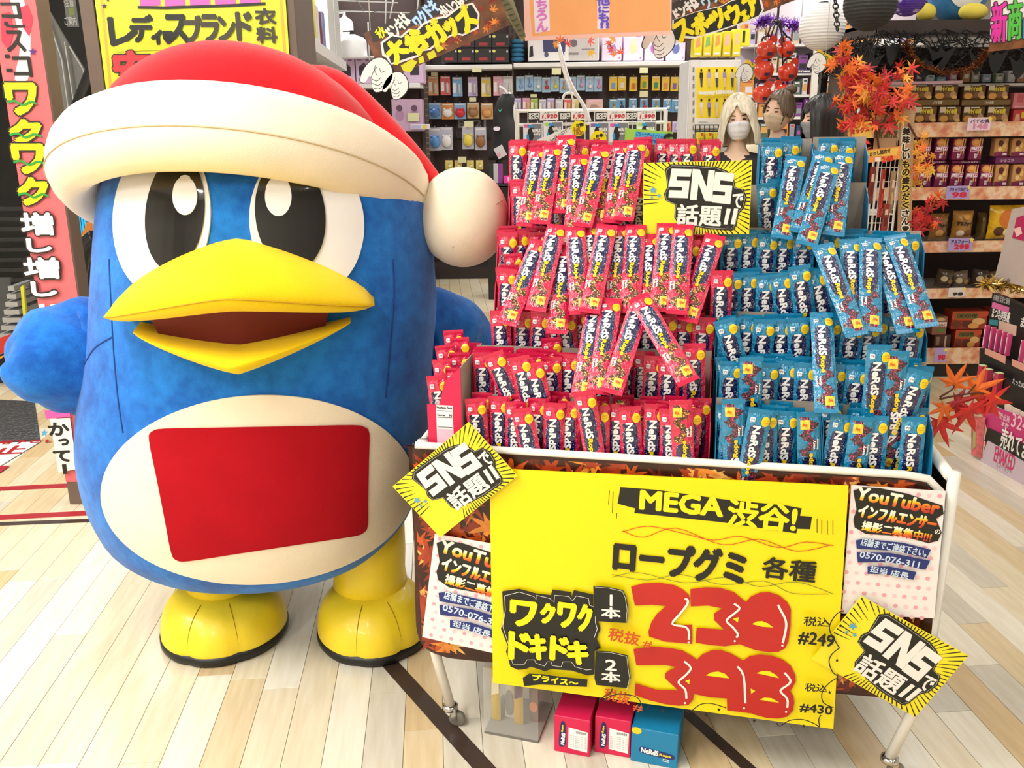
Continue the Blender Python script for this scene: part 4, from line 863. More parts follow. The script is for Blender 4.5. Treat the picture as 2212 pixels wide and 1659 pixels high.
SL = [(0.12, 0), (1, 0), (0.95, 0.26), (0.36, 0.26), (0.34, 0.40), (0.92, 0.40), (0.86, 1.0), (0.0, 1.0), (0.03, 0.74), (0.58, 0.74), (0.60, 0.62), (0.0, 0.62)]
NL = [(0.08, 0), (0.38, 0), (0.68, 0.55), (0.74, 0), (1, 0), (0.92, 1), (0.62, 1), (0.34, 0.45), (0.28, 1), (0, 1)]
YP = mat('yellow_card', (246, 228, 34), 0.3, var=0.02, coat=0.2); SKY = C('5aa4c8', 0.4)
def sns_sign(label, TL, TR, BL, p0, n):
    s = Sign('buzz_sign', label, 'sign', TL, TR, BL, p0, n, thick=0.003, mats=YP, group=None)
    A = lambda x, y: (((x - 215) / 565.0) * s.w, (1 - (y - 835) / 390.0) * s.h)
    s.layer('ray_line'); cx, cy = A(520, 1030); rr_ = random.Random(3)
    for k in range(76):
        a = 2 * math.pi * k / 76; dx, dy = math.cos(a), math.sin(a); tmax = min((s.w - cx) / dx if dx > 1e-6 else 9, cx / -dx if dx < -1e-6 else 9, (s.h - cy) / dy if dy > 1e-6 else 9, cy / -dy if dy < -1e-6 else 9)
        t1 = tmax * 0.99; t0 = max(tmax * rr_.uniform(0.62, 0.8), 0.2 * s.w) if abs(dy) * s.w > abs(dx) * s.h * 0.6 else tmax * rr_.uniform(0.70, 0.85)
        if k % 76 in range(40, 50): continue
        wd = 0.0032
        s.mb.add([(cx + dx * t0 - dy * 0.0004, cy + dy * t0 + dx * 0.0004, s.z), (cx + dx * t0 + dy * 0.0004, cy + dy * t0 - dx * 0.0004, s.z), (cx + dx * t1 + dy * wd / 2, cy + dy * t1 - dx * wd / 2, s.z), (cx + dx * t1 - dy * wd / 2, cy + dy * t1 + dx * wd / 2, s.z)], [(0, 1, 2, 3)])
    o = s.done(BLKI); o['kind'] = 'stuff'
    blob = [(330, 870), (360, 845), (470, 852), (600, 865), (655, 888), (690, 930), (700, 975), (742, 985), (760, 1030), (748, 1085), (722, 1115), (712, 1180), (690, 1205), (560, 1195), (400, 1158), (383, 1130), (386, 1062), (333, 1037), (326, 1000), (343, 965)]
    s.layer('letter_ground'); s.mb.flat([A(*p) for p in blob], s.z); s.done(BLKI)
    s.layer('outline_line'); c0 = A(530, 1020); ol = [A(*p) for p in blob + blob[:1]]; s.mb.stroke([(x + (c0[0] - x) * 0.035, y + (c0[1] - y) * 0.045) for x, y in ol], 0.0009, s.z); s.done(C('b8b8b0', 0.5))
    s.layer('lettering')
    for pl, (x0, y0, x1, y1, dn) in ((SL, (352, 868, 468, 1026, 4)), (NL, (462, 874, 588, 1046, 10)), (SL, (582, 892, 690, 1056, 14))): pass
    for pl, bx in ((SL, (350, 868, 470, 1022, 6)), (NL, (464, 872, 590, 1036, 12)), (SL, (580, 888, 692, 1052, 14))):
        s.mb.flat([A(bx[0] + (bx[2] - bx[0]) * x, bx[1] + (bx[3] - bx[1]) * y + bx[4] * x) for x, y in pl], s.z)
    for x in (646, 684): s.mb.flat([A(x + 12, 1086), A(x + 34, 1088), A(x + 18, 1172), A(x - 2, 1170)], s.z)
    for tx, bx, bd, rt in (('で', (684, 1006, 742, 1086), 0.0012, -4), ('話題', (396, 1062, 634, 1178), 0.0016, -3)):
        p, q = A(*bx[:2]), A(*bx[2:]); add_text(s.mb, tx, (p[0] + q[0]) / 2, (p[1] + q[1]) / 2, q[0] - p[0], p[1] - q[1], s.z, 0, bd, rot=rt)
    s.done(WI)
    s.layer('dot'); 
    for q in ((665, 1190), (697, 1192)): s.mb.disc(*A(*q), 0.0035, 0.0035, s.z)
    s.done(C('3c3c34', 0.5))
    s.layer('star')
    for x, y, r in ((268, 980, 22), (300, 1012, 14), (262, 1018, 10)): s.mb.flat([A(*p) for p in star(x, y, r)], s.z)
    s.done(SKY); return s
sns_sign('yellow SNS sign with black rays standing upright between pink and blue packets', (1390, 352), (1625, 346), (1388, 508), cpl(0.335), CN)
sns_sign('yellow SNS sign tilted left at the upper left cart corner', (848, 1051), (1012, 912), (945, 1166), cpl(-0.034), CN)
sns_sign('yellow SNS sign tilted right at the lower right cart corner', (1861, 1288), (2092, 1417), (1804, 1452), cpl(-0.034), CN)
# recruiting posters
m, t, b = new_mat('gradient_ink'); q = t.xyz(t.coord('Generated')); t.l.new(t.ramp(q[1], [(0.12, L((196, 50, 40))), (0.36, L((238, 120, 36))), (0.5, L((250, 214, 50))), (0.66, L((252, 246, 226)))]), b.inputs['Base Color']); b.inputs['Roughness'].default_value = 0.4; GRAD = m
PWH = mat('white_poster', (240, 232, 232), 0.35, var=0.01)
def poster(label, TL, TR, BL, dx, dy, shear, poly=None):
    s = Sign('recruiting_poster', label, 'poster', TL, TR, BL, cpl(-0.0155), CN, thick=0.001, mats=PWH, poly=poly)
    m_ = lambda p: [(x + dx, y + dy + (x - 1840) * shear) for x, y in p]; bx = lambda a: (a[0] + dx, a[1] + dy + (((a[0] + a[2]) / 2) - 1840) * shear, a[2] + dx, a[3] + dy + (((a[0] + a[2]) / 2) - 1840) * shear)
    s.layer('dot_pattern'); rd = random.Random(5)
    for i in range(9):
        for j in range(13):
            x, y = s.w * (i + 0.5 + 0.25 * (j % 2)) / 9, s.h * (j + 0.5) / 13; s.mb.disc(min(x, s.w - 0.006), y, 0.005, 0.005, s.z, (i + j) % 2, 10)
    s.done([C('eaa4b4', 0.5), C('f4ccd4', 0.5)])['kind'] = 'stuff'
    s.shape(m_([(1843, 1060), (1862, 1052), (1900, 1054), (1960, 1066), (2036, 1092), (2038, 1110), (2022, 1120), (2034, 1150), (2026, 1168), (2005, 1173), (1950, 1158), (1870, 1153), (1846, 1139), (1843, 1122), (1850, 1100)]), BLKI, 'letter_ground')
    s.text('YouTuber', bx((1846, 1064, 2032, 1098)), GRAD, 1.8, rot=-8); s.text('インフルエンサー', bx((1850, 1100, 2026, 1134)), GRAD, 1.8, rot=-7.5); s.text('撮影二募集中!!!', bx((1858, 1134, 2014, 1160)), GRAD, 0.9, rot=-7); s.text('の', bx((2018, 1141, 2031, 1154)), WI, 0.4)
    for pl, tx, tb in (([(1848, 1166), (1865, 1162), (1950, 1171), (2010, 1186), (2001, 1204), (1930, 1188), (1850, 1184)], '店舗までご連絡下さい。', (1856, 1167, 2004, 1195)), ([(1850, 1191), (1920, 1192), (2008, 1209), (1998, 1229), (1920, 1212), (1852, 1213)], '0570-076-311', (1853, 1195, 1988, 1219)), ([(1873, 1221), (1920, 1221), (1978, 1233), (1972, 1250), (1910, 1238), (1873, 1237)], '担当 店長', (1876, 1222, 1964, 1246))):
        s.shape(m_(pl), NAVI, 'blue_tape'); s.text(tx, bx((tb[0], tb[1] + 3, tb[2], tb[3] - 4)), C('cfe0f4', 0.4), 0.5, rot=-7)
    return s
poster('white recruiting poster with blue tapes right of the yellow price sign', (1839, 1048), (2043, 1061), (1818, 1330), 0, 0, 0.0, [(1839, 1048), (2043, 1061), (2018, 1336), (1818, 1325)])
poster('white recruiting poster with blue tapes partly under the yellow price sign', (939, 1153), (1143, 1190), (912, 1376), -900, 112, 0.12, [(939, 1153), (1143, 1188), (1140, 1428), (912, 1376)])
# cartons on the floor under the cart
def floor_carton(label, a, b_, h, dep, col):
    A_, B_ = PZ(*a), PZ(*b_); x = (B_ - A_); w_ = x.length; x.normalize(); y = Vector((-x.y, x.x, 0)); M = Matrix(((x.x, y.x, 0, A_.x), (x.y, y.y, 0, A_.y), (0, 0, 1, 0), (0, 0, 0, 1)))
    r = thing('candy_carton', label, 'carton', M); mb = MB(); mb.box((w_ / 2, dep / 2, h / 2), (w_, dep, h), ch=0.0015); obj('carton_body', mb, PKC if col == 'pink' else BLC, r, local=True)
    mb = MB(); mb.box((w_ / 2, dep / 2, h + 0.0006), (w_ * 0.98, dep * 0.98, 0.0012)); obj('lid_flap', mb, PKC if col == 'pink' else BLC, r, local=True)
    mb = MB()
    if col == 'pink':
        mb.flat(smooth([(w_ * 0.14, h * 0.2), (w_ * 0.19, h * 0.82), (w_ * 0.32, h * 0.8), (w_ * 0.33, h * 0.25)], 4), 0.0006, 0, M=BASEM)
        add_text(mb, 'NeRdS', w_ * 0.25, h * 0.39, h * 0.34, w_ * 0.115, 0.0010, 1, 0.0008, rot=86, M=BASEM); add_text(mb, 'Rope', w_ * 0.24, h * 0.68, h * 0.20, w_ * 0.08, 0.0010, 2, 0.0006, rot=86, M=BASEM)
        o1 = obj('logo_print', mb, [C('16245e', 0.4), WPR, YPR], r, local=True)
        mb = MB(); mb.flat([(w_ * 0.40, h * 0.16), (w_ * 0.94, h * 0.12), (w_ * 0.95, h * 0.68), (w_ * 0.41, h * 0.74)], 0.0006, 0, M=BASEM)
        for k in range(11): mb.flat([(w_ * (0.62 + 0.026 * k), h * 0.60), (w_ * (0.633 + 0.026 * k), h * 0.60), (w_ * (0.633 + 0.026 * k), h * 0.665), (w_ * (0.62 + 0.026 * k), h * 0.665)], 0.0009, 1, M=BASEM)
        for k in range(7): add_text(mb, '||| | ||||| || |||', w_ * 0.68, h * (0.52 - 0.05 * k), w_ * 0.48, h * 0.02, 0.0009, 1, M=BASEM)
        obj('import_label', mb, [WPR, C('4a4a4a', 0.5)], r, local=True)
    else:
        mb.flat(smooth([(w_ * 0.2, h * 0.32), (w_ * 0.22, h * 0.48), (w_ * 0.5, h * 0.45), (w_ * 0.9, h * 0.40), (w_ * 0.9, h * 0.26), (w_ * 0.5, h * 0.27)], 4), 0.0006, 0, M=BASEM)
        add_text(mb, 'NeRdS', w_ * 0.41, h * 0.38, w_ * 0.38, h * 0.16, 0.001, 1, 0.0008, rot=-4, M=BASEM); add_text(mb, 'Rope', w_ * 0.74, h * 0.335, w_ * 0.25, h * 0.10, 0.001, 2, 0.0006, rot=-3, M=BASEM); add_text(mb, 'very\nberry', w_ * 0.76, h * 0.2, w_ * 0.14, h * 0.10, 0.001, 1, 0.0004, M=BASEM)
        mb.disc(w_ * 0.11, h * 0.93, w_ * 0.11, h * 0.1, 0.0008, 2, M=BASEM); obj('logo_print', mb, [C('1c2c6c', 0.4), WPR, YPR], r, local=True)
floor_carton('pink candy carton with a white import label on the floor, left of the pair', (1197, 1622), (1273, 1636), 0.108, 0.13, 'pink')
floor_carton('pink candy carton with a white import label on the floor, beside the blue carton', (1284, 1624), (1361, 1638), 0.108, 0.13, 'pink')
floor_carton('blue candy carton on the floor under the price sign', (1362, 1643), (1462, 1662), 0.10, 0.15, 'blue')
# clear acrylic case with snack packs under the cart
A_, B_ = PZ(1046, 1584), PZ(1162, 1606); x = (B_ - A_); w_ = x.length; x.normalize(); y = Vector((-x.y, x.x, 0)); M = Matrix(((x.x, y.x, 0, A_.x), (x.y, y.y, 0, A_.y), (0, 0, 1, 0), (0, 0, 0, 1)))
CLR = mat('clear_acrylic', (235, 240, 240), 0.05, var=0, alpha=0.09, coat=0.4); r = thing('acrylic_case', 'clear acrylic case of yellow snack packs on the floor under the cart', 'case', M); hh = 0.20; dp = 0.16
for nm, c, d, mm in (('base', (w_ / 2, dp / 2, 0.004), (w_, dp, 0.008), C('9a948a', 0.4)), ('front_pane', (w_ / 2, 0.0015, hh / 2), (w_, 0.003, hh), CLR), ('back_pane', (w_ / 2, dp - 0.0015, hh / 2), (w_, 0.003, hh), CLR), ('side_pane', (0.0015, dp / 2, hh / 2), (0.003, dp - 0.006, hh), CLR), ('side_pane', (w_ - 0.0015, dp / 2, hh / 2), (0.003, dp - 0.006, hh), CLR)):
    mb = MB(); mb.box(c, d); obj(nm, mb, mm, r, local=True)
for k, (xx, c1_, c2_, nm) in enumerate(((0.12, 'c8a41e', 'e8dcb0', 'yellow stick snack pack with pale stripe'), (0.34, 'e0d8c8', '8a8478', 'white printed snack pack'), (0.55, 'c09a2a', '5a2c50', 'yellow snack pack with purple corner'), (0.80, '7a5236', 'd0742e', 'brown snack pack with orange cookie'))):
    o = thing('snack_pack', nm + ' standing in the acrylic case', 'snack pack', M @ Matrix.Translation((w_ * xx, 0.05 + 0.02 * (k % 2), 0.009)), 'snack packs in the acrylic case')
    mb = MB(); mb.grid([[(-0.013 + 0.026 * i / 6, s_ * 0.006 * math.sin(math.pi * i / 6) * math.sin(math.pi * min(1, max(0, (j + 0.3) / 8.6))), 0.165 * j / 8) for i in range(7)] for s_ in (1,) for j in range(9)]); mb.grid([[(0.013 - 0.026 * i / 6, -0.006 * math.sin(math.pi * i / 6) * math.sin(math.pi * min(1, max(0, (j + 0.3) / 8.6))), 0.165 * j / 8) for i in range(7)] for j in range(9)]); obj('pouch', mb, C(c1_, 0.35), o, local=True, smooth=True)
    mb = MB(); mb.disc(0, 0.05, 0.011, 0.016 if k == 3 else 0.04, 0.0065, M=BASEM) if k % 2 else mb.flat([(-0.01, 0.08), (0.011, 0.09), (0.011, 0.14), (-0.008, 0.135)], 0.0066, M=BASEM); obj('print_patch', mb, C(c2_, 0.4), o, local=True)
# ================================================================== BACKGROUND: LEFT
def FM(x0, Y, z0): return Matrix(((1, 0, 0, x0), (0, 0, -1, Y), (0, 1, 0, z0), (0, 0, 0, 1)))   # drawing plane facing the camera side
BRW = mat('brown_steel', (108, 90, 78), 0.5, var=0.05); DARK = mat('dark_steel', (26, 25, 26), 0.4, var=0.2); PINKP = mat('pink_panel', (222, 108, 112), 0.4, var=0.06, vs=3)
# pillar with the pink vertical sign
Yp = PZ(108, 1090).y; xa, xb_ = PZ(108, 1090).x, PZ(203, 1088).x
sp_ = thing('sign_pillar', 'brown pillar with a pink vertical sign left of the penguin', 'pillar', (xa, Yp, 0))
SGP = Sign('vertical_sign', 'pink vertical sign with yellow and white characters on the brown pillar', 'sign', (-32, -70), (66, -70), (103, 1041), Vector((0, Yp - 0.003, 0)), Vector((0, -1, 0)), thick=0.002, mats=PINKP)
zb0 = SGP.root.matrix_basis.translation.z; mb = MB(); mb.box((SGP.w / 2 + 0.003, (SGP.h - zb0) / 2, -0.047), (SGP.w + 0.006, SGP.h + zb0, 0.09), ch=0.003, M=SGP.root.matrix_basis); obj('post', mb, BRW, sp_)
SGP.shape([(30, -60), (62, 40), (66, 110), (60, 172), (32, 172), (44, 100), (30, 30), (8, -60)], WI, 'white_flash', 3)
SGP.each([[(44, 16), (60, 10), (72, 40), (64, 80), (50, 60)], [(2, 30), (22, 26), (30, 70), (20, 110), (4, 90)]], C('c83650', 0.4), 'flash')
for ch, bx in (('コ', (2, 6, 46, 40)), ('こ', (8, 34, 54, 60)), ('ス', (12, 66, 56, 112)), ('ニ', (12, 118, 26, 156)), ('コ', (28, 122, 70, 166))): SGP.text(ch, bx, BLKI, 1.6)
SGP.shape(star(72, 112, 9), C('5a2a80', 0.4), 'star')
WK = [(12, 178, 86, 250), (18, 256, 96, 312), (26, 308, 104, 378), (36, 380, 112, 446)]
for ch, bx in zip('ワクワク', WK): SGP.text(ch, bx, YI, 5.0, out=[(3.5, C('2c2420', 0.4))])
for bx in WK: x0, y0, x1, y1 = bx; m_ = (y0 + y1) / 2 + 8; SGP.strokes([[(x0 + 6, m_), (x0 + 22, m_ - 4), (x0 + 40, m_ + 5), (x0 + 58, m_ - 2), (x1 - 4, m_ + 3)]], 5, C('2a9a3a', 0.4), 'green_wave')
for ch, bx in zip('増し増し', ((44, 456, 122, 510), (58, 512, 118, 546), (50, 552, 136, 604), (68, 604, 130, 642))): SGP.text(ch, bx, WI, 2.4, out=[(3.5, C('231c1c', 0.4))])
SGP.shapes([[(88, 656), (100, 654), (102, 672), (90, 674)], [(112, 656), (124, 655), (126, 668), (114, 670)]], WI, 'lettering')
SGP.shape([(100, 884), (152, 880), (156, 898), (103, 902)], C('e85aa8', 0.4), 'pink_block'); SGP.shape([(112, 902), (155, 900), (170, 1010), (130, 1018)], WI, 'white_flash')
for ch, bx in zip('かって', ((104, 906, 158, 942), (128, 942, 156, 962), (116, 966, 160, 998))): SGP.text(ch, bx, BLKI, 2.0)
SGP.shape([(138, 1000), (147, 999), (150, 1020), (141, 1021)], BLKI, 'lettering'); SGP.shape(star(101, 932, 9), SKY, 'star')
# pillar with the yellow poster
YQ = 4.3; x0, x1 = P(173, 20, YQ).x, P(640, 60, YQ).x
pp = thing('poster_pillar', 'wide brown pillar holding a yellow poster behind the penguin', 'pillar', ((x0 + x1) / 2, YQ, 0))
mb = MB(); mb.box(((x0 + x1) / 2 + 0.035, YQ + 0.2, 1.55), (x1 - x0 - 0.07, 0.4, 3.1), ch=0.003); obj('post', mb, BRW, pp)
mb = MB(); mb.box((x0 + 0.033, YQ + 0.2, 1.55), (0.066, 0.41, 3.1), ch=0.003); obj('edge_trim', mb, BRW, pp)
YP2 = mat('yellow_poster', (232, 240, 48), 0.3, var=0.02, coat=0.2)
SQ = Sign('wall_poster', 'yellow poster with black and red characters on the brown pillar behind the penguin', 'poster', (196, -70), (612, -70), (232, 218), Vector((0, YQ - 0.012, 0)), Vector((0, -1, 0)), thick=0.003, mats=YP2)
SQ.strokes([[(216, -40), (241, 208)], [(241, 208), (330, 206), (600, 198)], [(604, -40), (616, 120)]], 7, C('f6b040', 0.4), 'orange_border', 0)
SQ.each([[(300 + 54 * k, -30), (346 + 54 * k, -32), (347 + 54 * k, 12 - k * 0.6), (303 + 54 * k, 14)] for k in range(5)], C('e060b4', 0.35), 'pink_letter'); SQ.strokes([[(298, 16), (360, 17), (420, 15), (500, 12), (574, 8)]], 6, BLKI, 'pen_line', 0)
SQ.shapes([[(244, 92), (560, 78), (566, 98), (252, 112)]], C('f6d030', 0.35), 'shade')
for ch, bx in zip('レディース', ((234, 38, 300, 100), (280, 32, 335, 92), (326, 64, 354, 97), (352, 66, 376, 88), (354, 32, 412, 96))): SQ.text(ch, bx, BLKI, 3.2)
for ch, bx in zip('ブランド', ((398, 34, 440, 94), (434, 32, 476, 92), (470, 36, 512, 90), (510, 26, 548, 88))): SQ.text(ch, bx, C('3a3426', 0.4), 3.0)
SQ.text('衣料', (552, 18, 600, 94), C('3a3426', 0.4), 1.8, vert=True)
SQ.text('安', (244, 110, 338, 192), C('c8303a', 0.35), 4.5, out=[(2.5, BLKI)]); SQ.text('い!', (340, 116, 420, 180), C('c8303a', 0.35), 4.5, out=[(2.5, BLKI)])
SQ.shapes([star(228, 14, 7), star(236, 2, 4)], C('3a2a50', 0.4), 'star')
# escalator behind the pillars
YE = 6.2
es = thing('escalator', 'black escalator with ribbed sides behind the pink sign pillar', 'escalator', P(60, 700, YE))
mb = MB(); a_, b_ = P(-420, -60, 8.2), P(300, 640, 8.2); mb.box(((a_.x + b_.x) / 2, 8.3, 1.6), (b_.x - a_.x, 0.1, 3.2)); obj('rear_cladding', mb, mat('black_cladding', (22, 21, 22), 0.5, var=0.3), es)
def epoly(name, pts, Y, m, th=0.02): mb = MB(); q = [P(u, v, Y) for u, v in pts]; mb.prism([(p.x, p.z) for p in q], 0, th, M=FM(0, Y + th, 0)); return obj(name, mb, m, es)
epoly('glass_panel', [(80, -20), (150, 100), (182, 150), (195, 178), (126, 300), (104, 200)], 6.4, mat('smoked_glass', (112, 112, 110), 0.1, var=0.25, vs=3, coat=0.6))
for ln in ([(104, 40), (134, 130), (150, 250)], [(150, 100), (180, 150), (190, 200)], [(140, 90), (160, 225)]): mb = MB(); mb.tube([P(u, v, 6.37) for u, v in ln], 0.006, 6); obj('glass_joint', mb, C('c8c8c4', 0.3, metal=0.5), es)
mb = MB(); mb.tube([P(u, v, 6.25) for u, v in smooth([(100, 420), (128, 330), (160, 262), (196, 172), (240, 60)], 4, False)], 0.055, 12); obj('handrail', mb, mat('handrail_rubber', (30, 31, 34), 0.25), es, smooth=True)
epoly('skirt_panel', [(120, 400), (204, 200), (240, 250), (240, 560), (150, 560)], 6.45, DARK)
for k in range(15): mb = MB(); u = 138 + 6.2 * k; mb.tube([P(u, 372 - 2.1 * (u - 138) - 4, 6.40), P(u + 10, 392 - 0.4 * k, 6.40)], 0.008, 5); obj('slat', mb, C('58585a', 0.35, metal=0.6), es)
epoly('lit_panel', [(140, 398), (200, 392), (205, 480), (160, 538)], 6.40, C('0e4a66', 0.4))
CY = mat('cyan_light', (58, 178, 226), 0.4, var=0.05, emit=0.5)
for k in range(9): mb = MB(); u = 146 + 5.6 * k; mb.tube([P(u, 398, 6.36), P(u + 13, 528 - 5.5 * k, 6.36)], 0.007, 5); obj('light_slat', mb, CY, es)
epoly('deck_strip', [(158, 552), (190, 474), (204, 470), (204, 520), (166, 590)], 6.30, C('e8e23a', 0.4)); epoly('deck_strip', [(176, 508), (190, 474), (206, 468), (206, 508)], 6.27, C('e08a3c', 0.4))
mb = MB(); mb.tube([P(u, v, 6.1) for u, v in smooth([(206, 512), (186, 530), (174, 570), (170, 610), (178, 650), (206, 664)], 4, False)], 0.055, 12); obj('newel_handrail', mb, mat('handrail_rubber', (30, 31, 34), 0.25), es, smooth=True)
for k in range(9): mb = MB(); a_, b_ = P(-60, 462 + 22 * k, 7.0), P(62, 440 + 22 * k, 7.0); mb.box(((a_.x + b_.x) / 2, 7.0, (a_.z + b_.z) / 2), (b_.x - a_.x, 0.03, 0.03)); obj('louver', mb, C('3a3a3c', 0.35, metal=0.5), es)
for k in range(7): mb = MB(); a_, b_ = P(22 - 3 * k, 622 + 17 * k, 5.6), P(34 + 3.6 * k, 614 + 17 * k, 5.6); mb.box(((a_.x + b_.x) / 2, 5.7, a_.z), (b_.x - a_.x, 0.25, 0.03)); obj('step', mb, C('b4b6b8', 0.35, metal=0.4), es)
epoly('side_panel', [(-60, 600), (22, 600), (8, 740), (-60, 740)], 5.9, C('4c4e50', 0.35)); epoly('side_panel', [(48, 570), (88, 560), (98, 720), (58, 700)], 5.9, DARK)
epoly('deck_strip', [(-60, 752), (50, 712), (60, 740), (-60, 790)], 5.3, C('c8342c', 0.4)); epoly('deck_strip', [(-60, 790), (14, 766), (0, 776), (-60, 800)], 5.25, C('e89a3a', 0.4)); epoly('deck_strip', [(36, 716), (60, 702), (64, 722), (44, 734)], 5.28, C('7a2a7a', 0.4)); epoly('base_panel', [(-60, 790), (64, 740), (78, 868), (-60, 868)], 5.35, DARK)
epoly('accent_strip', [(44, 620), (50, 616), (58, 700), (52, 706)], 5.5, C('d8d83a', 0.4))
hc = Sign('hanging_card', 'small grey notice card hanging in the dark above the escalator', 'card', (136, -10), (162, -10), (141, 58), Y=5.2, thick=0.004, mats=C('5c5c5a', 0.4)); hc.shapes([[(148, 18), (160, 16), (162, 32), (150, 34)]], C('6c7a3a', 0.5), 'print'); hc.text('ご案内', (139, 36, 166, 54), C('a8a8a4', 0.5), 0.3); hc.text('注意', (138, -2, 160, 14), C('a8a8a4', 0.5), 0.3)

# ================================================================== BACKGROUND: BACK SHELVES
SHW = mat('shelf_white', (236, 234, 232), 0.4, var=0.03); PEG = mat('peg_brown', (58, 42, 40), 0.6, var=0.15)
YS = 9.45
def bay(label, u0, u1, Y, shelves, vbot=578, wallm=PEG, post=True):
    a_, b_ = P(u0, 150, Y), P(u1, 150, Y); r = thing('peg_shelf', label, 'shelf', ((a_.x + b_.x) / 2, Y, 0)); W_ = b_.x - a_.x; cx = (a_.x + b_.x) / 2
    mb = MB(); mb.box((cx, Y + 0.03, 1.45), (W_ - 0.012, 0.04, 2.9)); obj('back_panel', mb, wallm, r)
    mb = MB(); mb.box((cx, Y - 0.2, 0.06), (W_ - 0.02, 0.44, 0.12)); obj('plinth', mb, C('2c2222', 0.5), r)
    for v in shelves: z = P(u0, v, Y - 0.38).z; mb = MB(); mb.box((cx, Y - 0.19, z - 0.02), (W_ - 0.01, 0.38, 0.04), ch=0.004); obj('shelf_board', mb, SHW, r)
    if post:
        for x in (a_.x + 0.02, b_.x - 0.02): mb = MB(); mb.box((x, Y - 0.005, 1.45), (0.03, 0.03, 2.9)); obj('upright', mb, C('463634', 0.5), r)
    return r
bay('brown pegboard bay of phone charms left of the black mannequin', 922, 1107, YS, (141,)); bay('long brown pegboard bay of blue and yellow charm cards', 1108, 1488, YS, (136,))
bay('dark shelf bay of lavender boxes right of the penguin cap', 690, 915, YS - 0.35, (182, 400))
NAMES = {'f0b080': 'orange', 'e86a6a': 'red', '8ac0f0': 'sky blue', 'c8b4e8': 'lavender', 'f0d870': 'yellow', 'f4b4cc': 'pink', 'ece8ec': 'white', 'a8c8e4': 'pale blue', 'f2c83c': 'yellow', '6fa4cc': 'mid blue', 'd8b080': 'tan', 'b0c850': 'green', 'c8c8d8': 'grey', 'e89ab8': 'rose', '90bce8': 'blue', 'e8964a': 'orange'}
def charm(u, v0, v1, w, colr, prod, label, group, Y=YS - 0.14, shape='ball', dangle=0.0):
    a_, b_ = P(u - w / 2, v1, Y), P(u + w / 2, v0, Y); W_, H_ = b_.x - a_.x, b_.z - a_.z; r = thing('charm_pack', label, 'charm pack', (a_.x + W_ / 2, Y, a_.z + H_), group)
    mb = MB(); mb.box((0, 0.004, -H_ / 2), (W_, 0.006, H_), ch=0.0015); obj('card', mb, C(colr, 0.4), r, local=True)
    mb = MB(); mb.tube([(0, 0.13, 0.012), (0, -0.02, 0.010), (0, -0.03, 0.016)], 0.003, 5); obj('peg_hook', mb, C('c0c0c0', 0.3, metal=0.8), r, local=True)
    mb = MB()
    if shape == 'ball': mb.ball((W_ * 0.08, -0.018, -H_ * 0.66), (W_ * 0.24, 0.02, W_ * 0.24), 12); mb.tube([(W_ * 0.05, -0.01, -H_ * 0.48), (-W_ * 0.1, -0.008, -H_ * 0.25), (W_ * 0.12, -0.008, -H_ * 0.2), (W_ * 0.08, -0.01, -H_ * 0.45)], 0.004, 5)
    elif shape == 'bar': mb.tube([(W_ * 0.2, -0.012, -H_ * 0.9), (W_ * 0.2, -0.012, -H_ * 0.42), (W_ * 0.2, -0.012, -H_ * 0.34)], [W_ * 0.14, W_ * 0.14, W_ * 0.08], 8)
    elif shape == 'pouch': mb.ball((0, -0.02, -H_ * 0.62), (W_ * 0.42, 0.025, H_ * 0.27), 12); mb.ball((-W_ * 0.25, -0.02, -H_ * 0.38), (W_ * 0.12, 0.015, W_ * 0.12), 8); mb.ball((W_ * 0.25, -0.02, -H_ * 0.38), (W_ * 0.12, 0.015, W_ * 0.12), 8)
    else: mb.prism([(-W_ * 0.22, -H_ * 0.85), (W_ * 0.2, -H_ * 0.85), (W_ * 0.24, -H_ * 0.45), (-W_ * 0.2, -H_ * 0.45)], 0.0, 0.014, M=BASEM)
    obj('product', mb, C(prod, 0.4), r, local=True, smooth=shape != 'tag')
    mb = MB(); mb.flat([(-W_ * 0.4, -H_ * 0.12), (W_ * 0.4, -H_ * 0.12), (W_ * 0.4, -H_ * 0.05), (-W_ * 0.4, -H_ * 0.05)], 0.0, M=BASEM); mb.flat([(-W_ * 0.42, -H_ * 0.8), (-W_ * 0.12, -H_ * 0.8), (-W_ * 0.12, -H_ * 0.3), (-W_ * 0.42, -H_ * 0.3)], 0.0, M=BASEM) if shape == 'bar' else None
    o = obj('card_print', mb, C('f4f0f0' if colr not in ('ece8ec',) else 'c8c8d0', 0.5), r, local=True); o['kind'] = 'stuff'
def row(us, v0, v1, w, cols, prods, what, group, shape='ball', Y=YS - 0.14, jit=0):
    rr = random.Random(len(us) + v0)
    for i, u in enumerate(us):
        c_ = cols[i % len(cols)]; j = rr.uniform(-jit, jit); charm(u, v0 + j, v1 + j, w, c_, prods[i % len(prods)], '%s %s, %s from left' % (NAMES.get(c_, 'pale'), what, ORD[i]), group, Y, shape)
row((936, 962, 988, 1021, 1050, 1076, 1097), 165, 207, 20, ('f0b080', 'e86a6a', '8ac0f0', 'c8b4e8', 'f0d870', 'f4b4cc', 'ece8ec'), ('d8d4d0',), 'slim bottle pack in the top row left of the mannequin', 'slim packs on the top pegs', 'bar', jit=2)
row((940, 967, 994, 1022, 1052), 222, 257, 25, ('90bce8', 'e8964a', '90bce8', 'd8b080', 'd8b080'), ('5a8cd0', 'f0ece8', 'd83038', 'a07850', 'e0a060'), 'soft pouch pack in the second row left of the mannequin', 'pouches on the second pegs', 'pouch', jit=1)
row((940, 965, 1011, 1038), 274, 324, 24, ('c8c8d8',), ('5f9cdc', 'f2eeee', 'ecd85a', '9a6a44'), 'bagged plush charm in the third row left of the mannequin', 'plush charms on the third pegs', 'pouch', jit=2)
